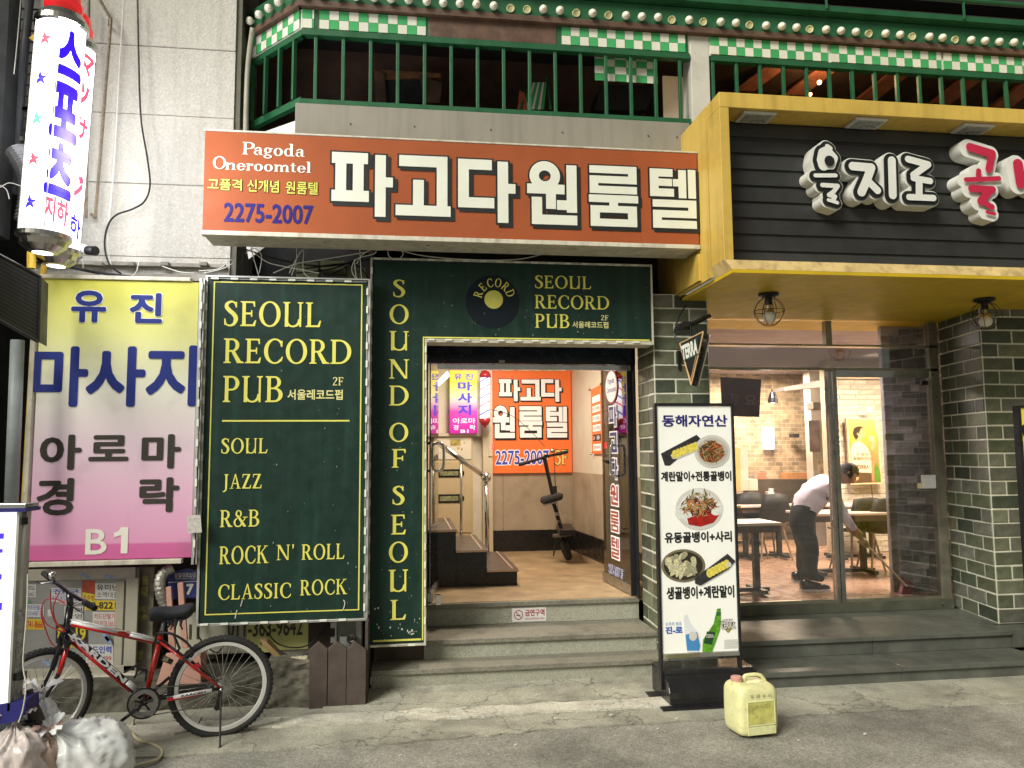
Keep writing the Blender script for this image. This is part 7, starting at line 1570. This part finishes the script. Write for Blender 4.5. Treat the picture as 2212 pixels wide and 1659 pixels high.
for s_, (x0,y0,x1,y1), mm, o_ in (('동해자연산',(135,170,465,230),nb,.03),('계란말이+전통골뱅이',(130,455,485,502),tk,.04),('유동골뱅이+사리',(148,760,488,808),tk,.04),('생골뱅이+계란말이',(158,1035,500,1088),tk,.04),('소주의 원조',(153,1212,235,1228),mat('menu_blue',(.06,.22,.55),.4,var=0),.0),('진-로',(153,1235,240,1268),mat('menu_blue2',(.03,.12,.50),.4,var=0),.045)):
    text(t, s_, FR(*c2(x0,y0),*c2(x1,y1),Ym-.003), mm, o_, d=.0)
trk = mat('tray_black', (.03,.03,.032), .4, var=.5, vs=30); egg = mat('egg_yellow', (.72,.60,.10), .5, var=.25, vs=60); plate = mat('plate_white', (.62,.60,.55), .4, var=.05); bowl = mat('bowl_in', (.50,.48,.43), .4, var=.1)
food = mat('food_red', (.22,.05,.015), .4, var=.9, vs=75, dirt=.8, dirtcol=(.45,.22,.06), ds=50); sau = mat('sauce', (.35,.015,.01), .3, var=.3, vs=30); rice = mat('rice', (.70,.70,.66), .6, var=.15, vs=80); snl = mat('snail', (.40,.36,.22), .5, var=.6, vs=60, dirt=.8, dirtcol=(.12,.10,.06), ds=45); grnf = mat('greens', (.06,.10,.02), .5, var=.6, vs=60)
rg = random.Random(6)
flat([(130,365),(310,270),(330,290),(325,300),(175,425),(150,425)], trk); flat([(178,372),(250,330),(310,305),(312,330),(290,360),(215,392),(190,392)], mat('paper', (.6,.6,.55), .5, var=.2, vs=30), d=.001)
for i in range(7): cx, cy_ = 200+i*17, 368-i*6.5; flat(ell(cx,cy_,15,22,14), egg, 'egg_roll', .0015+.0003*i)
flat(ell(387,353,90,82,40), plate, d=.002); flat(ell(390,355,78,70,36), bowl, d=.0025)
def strands(cx, cy_, rx, ry, n, cols, d, L=28, wd=3.2):
    byc = {}
    for i in range(n):
        a_ = rg.uniform(0,6.28); r_ = rg.random()**.5; x, y = cx+rx*r_*cos(a_), cy_+ry*r_*sin(a_); th = rg.uniform(0,3.14); l_ = rg.uniform(.3,1)*L; dx, dy = cos(th)*l_, sin(th)*l_; nx_, ny_ = -sin(th)*wd, cos(th)*wd; k = rg.choice(range(len(cols)))
        bw_ = rg.uniform(-6,6); m_ = byc.setdefault(k, MB()); P0 = [(x-dx,y-dy),(x+nx_*bw_*.3,y+ny_*bw_*.3),(x+dx,y+dy)]
        dd = d+.00002*i
        m_.add([C2(P0[0][0],P0[0][1],dd),C2(P0[1][0]-nx_,P0[1][1]-ny_,dd),C2(P0[2][0],P0[2][1],dd),C2(P0[1][0]+nx_,P0[1][1]+ny_,dd)], [(0,1,2,3)])
    for k, m_ in byc.items(): o = part('food_strand', m_, cols[k], t); o['kind'] = 'stuff'
fc = [mat('f_dark', (.09,.02,.01), .4, var=.2), mat('f_red', (.35,.06,.015), .4, var=.2), mat('f_orange', (.50,.20,.05), .4, var=.2), mat('f_tan', (.42,.30,.16), .4, var=.2), grnf]
flat(ell(385,358,62,52,24), food, d=.003); strands(385,355,60,50,110,fc,.0032)
flat(ell(322,643,118,105,44), plate, d=.001); flat(ell(322,640,100,88,40), mat('plate_grey', (.72,.72,.68), .4, var=.05), d=.0015); flat([(262,690),(430,640),(428,668),(395,712),(330,732),(270,722)], sau, d=.002)
for cx, cy_, rx, ry in ((235,660,34,38),(408,640,34,36),(318,565,48,24)): flat(ell(cx,cy_,rx,ry,18), rice, 'print', .0022)
strands(320,625,82,48,170,fc,.0026,34,3.6); strands(325,570,50,20,30,[fc[3],fc[4],rice],.006)
flat(ell(243,928,110,83,44), mat('pan_steel', (.26,.22,.14), .35, .5, var=.3), d=.001); flat(ell(243,928,98,72,40), mat('pan_dark', (.03,.025,.015), .4), d=.0015)
mbs = {}
for i in range(30):
    a_ = rg.uniform(0,6.28); r_ = rg.random()**.5; x, y = 240+78*r_*cos(a_), 930+52*r_*sin(a_); th = rg.uniform(0,3.14); o_ = MB()
    pts = [C2(x+26*cos(th)*cos(b_)-13*sin(th)*sin(b_)*(1-.5*cos(b_)), y+26*sin(th)*cos(b_)+13*cos(th)*sin(b_)*(1-.5*cos(b_)), .002+.00012*i) for b_ in [2*pi*k/12 for k in range(12)]]
    part('snail', MB().add(pts, [tuple(range(12))]), [mat('sn_a', (.50,.47,.30), .5, var=.5, vs=70), mat('sn_b', (.33,.31,.2), .5, var=.5, vs=70), mat('sn_c', (.60,.55,.34), .5, var=.4, vs=70)][i % 3], t)
flat([(300,990),(465,868),(505,905),(470,945),(330,1028),(302,1018)], trk, d=.0065); 
for i in range(6): flat(ell(375+i*17,965-i*9,16,23,14), egg, 'egg_roll', .0075+.0003*i)
flat(ell(472,922,12,13,14), plate, d=.010)
# two bottles printed at the foot (the cartoon animal is left out)
flat([(243,1180),(262,1172),(274,1210),(318,1265),(330,1330),(322,1362),(262,1362),(255,1330),(248,1240)], mat('bottle_white', (.72,.76,.80), .35, var=.05), d=.001); flat([(254,1275),(312,1262),(328,1330),(322,1355),(262,1355)], mat('label_blue', (.06,.25,.55), .4, var=.05), d=.002); flat(ell(292,1282,20,24,20), plate, d=.003)
flat([(412,1145),(430,1142),(432,1200),(428,1250),(388,1362),(338,1362),(342,1300),(395,1220)], mat('bottle_green', (.10,.30,.02), .3, var=.5, vs=25), d=.001); flat([(362,1258),(405,1262),(385,1325),(345,1318)], mat('label_green', (.01,.06,.025), .4, var=0), d=.002); flat([(408,1160),(432,1162),(430,1180),(410,1180)], mat('neck_label', (.02,.14,.05), .4), d=.002)
text(t, 'TERRA', FR(*c2(356,1272),*c2(396,1290),Ym-.0055), plate, .02, d=0)
flat([(430,1207),(505,1212),(498,1228),(468,1266),(440,1232)], M['ink'], d=.001); flat([(452,1236),(485,1236),(468,1262)], mat('menu_gold', (.50,.42,.06), .4), d=.002); flat([(460,1236),(478,1236),(468,1250)], M['ink'], d=.003)
text(t, 'TERRA', FR(*c2(430,1212),*c2(505,1243),Ym-.0075), plate, .04, d=0, out=M['ink'], outoff=.035); text(t, 'LAGER BEER', FR(*c2(440,1196),*c2(492,1204),Ym-.003), M['ink'], 0, d=0)
mb = MB()
for i in range(6): a_ = C2(448,1300+i*8,0); b_ = C2(448+rg.uniform(60,78),1302+i*8,0); mb.add([a_,(b_.x,a_.y,a_.z),(b_.x,a_.y,b_.z),(a_.x,a_.y,b_.z)],[(0,1,2,3)])
o = part('small_print', mb, mat('faint_grey', (.62,.62,.58), .5, var=0), t); o['kind'] = 'stuff'

# ---------------------------------------------------------------- jerrycan
t = thing('jerrycan', 'dirty pale yellow plastic jerrycan with a pink cap standing on the road', 'jerrycan', (2.21,5.05,.012))
jy = mat('jerry_yellow', (.74,.72,.38), .42, var=.10, vs=8, dirt=.55, dirtcol=(.36,.32,.14), ds=9); b_ = jy.node_tree.nodes['Principled BSDF']; b_.inputs['Subsurface Weight'].default_value = .15
ja = .20; jc = Vector((2.235,5.06,0)); ju = Vector((cos(ja),sin(ja)*.6,0)).normalized(); jv = Vector((-ju.y,ju.x,0)); hw, hd = .155, .125
prof = [(0,.76,.012),(.012,.90,.018),(.03,1.0,.028),(.16,1.0,.03),(.27,1.0,.03),(.315,.995,.035),(.345,.93,.05),(.365,.80,.06),(.372,.6,.06)]
V = []; F = []; ns = 32
for zz, s_, cr_ in prof:
    for k in range(ns):
        a_ = 2*pi*(k+.5)/ns; n_ = 5.5; x = abs(cos(a_))**(2/n_)*(1 if cos(a_) > 0 else -1); y = abs(sin(a_))**(2/n_)*(1 if sin(a_) > 0 else -1)
        V.append(jc+ju*hw*x*s_+jv*hd*y*s_+Vector((0,0,.013+zz)))
for i in range(len(prof)-1):
    for k in range(ns): F.append((i*ns+k, i*ns+(k+1)%ns, (i+1)*ns+(k+1)%ns, (i+1)*ns+k))
F += [tuple(range(ns-1,-1,-1)), tuple(range((len(prof)-1)*ns, len(prof)*ns))]
part('body', MB().add(V,F), jy, t, smooth=True, sub=1)
nf = -jv; o_ = jc+nf*(hd+.001)
def jbox(u0,u1,z0,z1,d0,d1,nm,m_,bv=.004): return part(nm, MB().obox(o_+ju*(u0+u1)/2+nf*(d0+d1)/2+Vector((0,0,(z0+z1)/2)), ju*(u1-u0)/2, nf*(d1-d0)/2, (0,0,(z1-z0)/2)), m_, t, bevel=bv)
for q_ in ((-.10,.115,.265,.275),(-.10,.115,.095,.105),(-.10,-.09,.105,.265),(.105,.115,.105,.265)): jbox(*q_,-.003,.004,'rib',jy)
jbox(-.088,.103,.107,.263,-.004,.0015,'panel',mat('jerry_panel', (.56,.54,.15), .5, var=.2, vs=12, dirt=.9, dirtcol=(.22,.21,.08), ds=10),.001)
jbox(-.10,.115,.03,.09,-.003,.003,'rib',jy); 
top_ = jc+Vector((0,0,.385)); part('handle', MB().tube(smooth_path([top_+ju*-.045, top_+ju*-.035+Vector((0,0,.035)), top_+ju*.0+Vector((0,0,.042)), top_+ju*.06+Vector((0,0,.040)), top_+ju*.095+Vector((0,0,.025)), top_+ju*.125+Vector((0,0,-.02))],4), .014, 10), jy, t, smooth=True)
part('neck', MB().lathe([(.038,-.03),(.038,.01),(.03,.015)], top_-ju*.10, (0,0,1), 18), jy, t); 
cp_ = MB(); n = 28; V = []
for i, (r_, z) in enumerate(((.036,.006),(.038,.01),(.038,.036),(.033,.042),(.0,.043))): V += [top_-ju*.10+Vector((cos(2*pi*k/n)*(r_+(.0015 if k % 2 and i in (1,2) else 0)), sin(2*pi*k/n)*(r_+(.0015 if k % 2 and i in (1,2) else 0)), z)) for k in range(n)]
part('cap', cp_.add(V, [(i*n+k, i*n+(k+1)%n, (i+1)*n+(k+1)%n, (i+1)*n+k) for i in range(4) for k in range(n)]), mat('cap_pink', (.58,.28,.24), .5, var=.1), t, smooth=False)
f_ = frame_pts(o_+ju*-.075+nf*.003+Vector((0,0,.325)), o_+ju*.085+nf*.003+Vector((0,0,.325)), o_+ju*-.075+nf*.003+Vector((0,0,.293)))
text(t, '두 자 ㅎ 시', f_, mat('marker', (.22,.22,.10), .7, var=.2), -.0, d=.0)
f_ = frame_pts(o_+ju*-.035+nf*.004+Vector((0,0,.255)), o_+ju*.05+nf*.004+Vector((0,0,.255)), o_+ju*-.035+nf*.004+Vector((0,0,.22))); text(t, 'ㅁ시기', f_, mat('marker_faint', (.34,.33,.13), .7, var=.2), .0, d=0)

t.scale = (.96,.96,.87); t.location.x += .035

# ---------------------------------------------------------------- hanging beer sign
t = thing('hanging_beer_sign', 'black wedge-shaped TERRA sign hanging from a bracket on the brick pillar', 'sign', P(1500,830,6.2))
cT = crop(2600,1100,3.317); T_ = lambda x, y, Y: P(*cT(x,y), Y)
fp = [(258,838),(565,682),(500,985),(405,1380)]
Yt = lambda x: 6.20-(x-258)*.0007
front = [T_(x,y,Yt(x)) for x, y in fp]; dv = T_(680,690,6.22)-T_(565,682,Yt(565)); dv = Vector((.12,.17,0))
part('case', MB().slab(front, dv), M['blackp'], t, fix=True)
n_ = (front[1]-front[0]).cross(front[3]-front[0]).normalized(); n_ = n_ if n_.dot(Vector((0,0,CAM_H))-front[0]) > 0 else -n_
rimm = mat('rim_gold', (.62,.40,.20), .4, .2)
mb = MB(); ctr = sum(front, Vector((0,0,0)))/4
for a_, b_ in zip(front, front[1:]+front[:1]): mb.bar(a_+n_*.003, b_+n_*.003, .006, 6)
part('rim', mb, rimm, t)
mb = MB(); bk_ = [v+dv for v in front]
for a_, b_ in ((bk_[1],bk_[2]),(bk_[2],bk_[3])): mb.bar(a_+Vector((0,-.01,0)), b_+Vector((0,-.01,0)), .006, 6)
part('rim', mb, M['cream'], t)
tq = [T_(x,y,Yt(x)) + n_*.012 for x, y in ((282,875),(488,772),(305,1060),(500,970))]
f_ = frame_pts(tq[0], tq[1], tq[2], tq[3]); text(t, 'TERRA', f_, mat('terra_white', (.62,.62,.56), .4, var=0), .05, d=0)
part('plate', MB().slab([T_(x,y,Yt(x))+n_*.004 for x, y in ((275,860),(492,755),(512,985),(308,1085))], n_*.004), mat('terra_green', (.012,.03,.018), .4), t, fix=True)
part('inner_edge', MB().bar(T_(325,1075,Yt(325))+n_*.006, T_(402,1320,Yt(402))+n_*.006, .003, 5).bar(T_(475,1000,Yt(475))+n_*.006, T_(402,1320,Yt(402))+n_*.006, .003, 5), rimm, t)
part('arm', MB().bar(T_(640,480,6.40), T_(280,650,6.15), .022, 6).bar(T_(390,600,6.2), T_(390,740,6.2), .012, 6), M['black'], t)
part('mount', MB().slab([T_(225,930,6.42),T_(265,930,6.42),T_(270,1170,6.42),T_(240,1170,6.42)], (0,.02,0)).slab([T_(225,660,6.2),T_(400,660,6.2),T_(400,545,6.2),T_(300,550,6.2),T_(240,600,6.2)], (0,.1,0)), M['black'], t, fix=True)
mb = MB(); cable(mb, [(*cT(345,330),6.4),(*cT(270,440),6.35),(*cT(205,600),6.3),(*cT(185,720),6.3),(*cT(240,830),6.25)], .007); part('cable', mb, M['wireb'], t)

# ---------------------------------------------------------------- right-edge yellow sign, sticker, hose, litter
t = thing('yellow_stand_sign', 'yellow banner stand with black frame cut off by the right edge of the photo', 'sign stand', (5.4,6.0,.14))
a_ = P(2196,876,5.95); b_ = P(2212,1385,5.95)
part('sheet', MB().box(a_.x+.03,a_.x+.7,5.95,5.98,.20,a_.z-.02), mat('sheet_yellow', (.75,.66,.03), .4, var=.05), t)
part('frame', MB().box(a_.x,a_.x+.029,5.94,6.0,.14,a_.z).box(a_.x+.03,a_.x+.7,5.94,6.0,a_.z-.02,a_.z), M['black'], t)
part('print', MB().slab([P(2205,922,5.948),P(2225,905,5.948),P(2225,960,5.948),P(2210,940,5.948)], (0,-.001,0)), M['ink'], t, fix=True)
t = thing('no_smoking_sticker', 'white no-smoking sticker with red symbol and letters on the top entrance riser', 'sticker', P(1143,1345,7.0))
yr = 7.03+.02-.004; f_ = FR(1106,1314,1180,1341,yr)
part('sheet', MB().slab([f_(0,0),f_(1,0),f_(1,1),f_(0,1)], (0,.003,0)), mat('stick_white', (.70,.68,.66), .4, var=.04), t, fix=True)
rdk = mat('stick_red', (.30,.01,.05), .4, var=0); text(t, '금연구역', sub(f_,.38,.12,.95,.62), rdk, .03, d=.001); text(t, 'NON-SMOKING AREA', sub(f_,.38,.72,.95,.88), rdk, 0, d=.001)
mb = MB(); n = 28
for k in range(n):
    a0, a1 = 2*pi*k/n, 2*pi*(k+1)/n; mb.add([f_(.19+.13*cos(a0),.5+.36*sin(a0),.001),f_(.19+.13*cos(a1),.5+.36*sin(a1),.001),f_(.19+.11*cos(a1),.5+.30*sin(a1),.001),f_(.19+.11*cos(a0),.5+.30*sin(a0),.001)],[(0,1,2,3)])
mb.add([f_(.10,.28,.0012),f_(.115,.24,.0012),f_(.28,.72,.0012),f_(.265,.76,.0012)],[(0,1,2,3)]); part('symbol', mb, rdk, t)
mb = MB(); mb.add([f_(.12,.50,.0011),f_(.24,.50,.0011),f_(.24,.56,.0011),f_(.12,.56,.0011)],[(0,1,2,3)]); part('cigarette', mb, M['ink'], t)
mb = MB(); pth = [G(288,1560,.02),G(284,1580,.02),G(300,1598,.02),G(330,1608,.02),G(350,1622,.02),G(340,1640,.02),G(300,1652,.02),G(255,1668,.02)]
mb.tube(smooth_path([P(292,1545,5.75)]+pth, 6), .009, 8); solo('ground_cable', mb, mat('cable_cream', (.55,.50,.32), .5, var=.15), 'cream cable lying on the ground beside the rear wheel', 'cable', smooth=True)
rg = random.Random(14)
for i in range(22):
    x, y = (rg.uniform(500,1900), rg.uniform(1540,1655)) if i > 6 else ((1246,1540),(1160,1502),(1300,1530),(1320,1545),(1060,1470),(1160,1468),(310,1560))[i]
    g_ = G(x,y,.028 if y < 1560 and x < 1500 else .004); s_ = rg.uniform(.004,.010); 
    o = part('litter', MB().obox(g_+Vector((0,0,s_*.4)), (s_,s_*.4,0), (-s_*.3,s_*.6,0), (0,0,s_*.4)), mat('litter_white', (.6,.6,.55), .6), None, fix=True); o['kind'] = 'stuff'
# grime cracks along the pavement edge
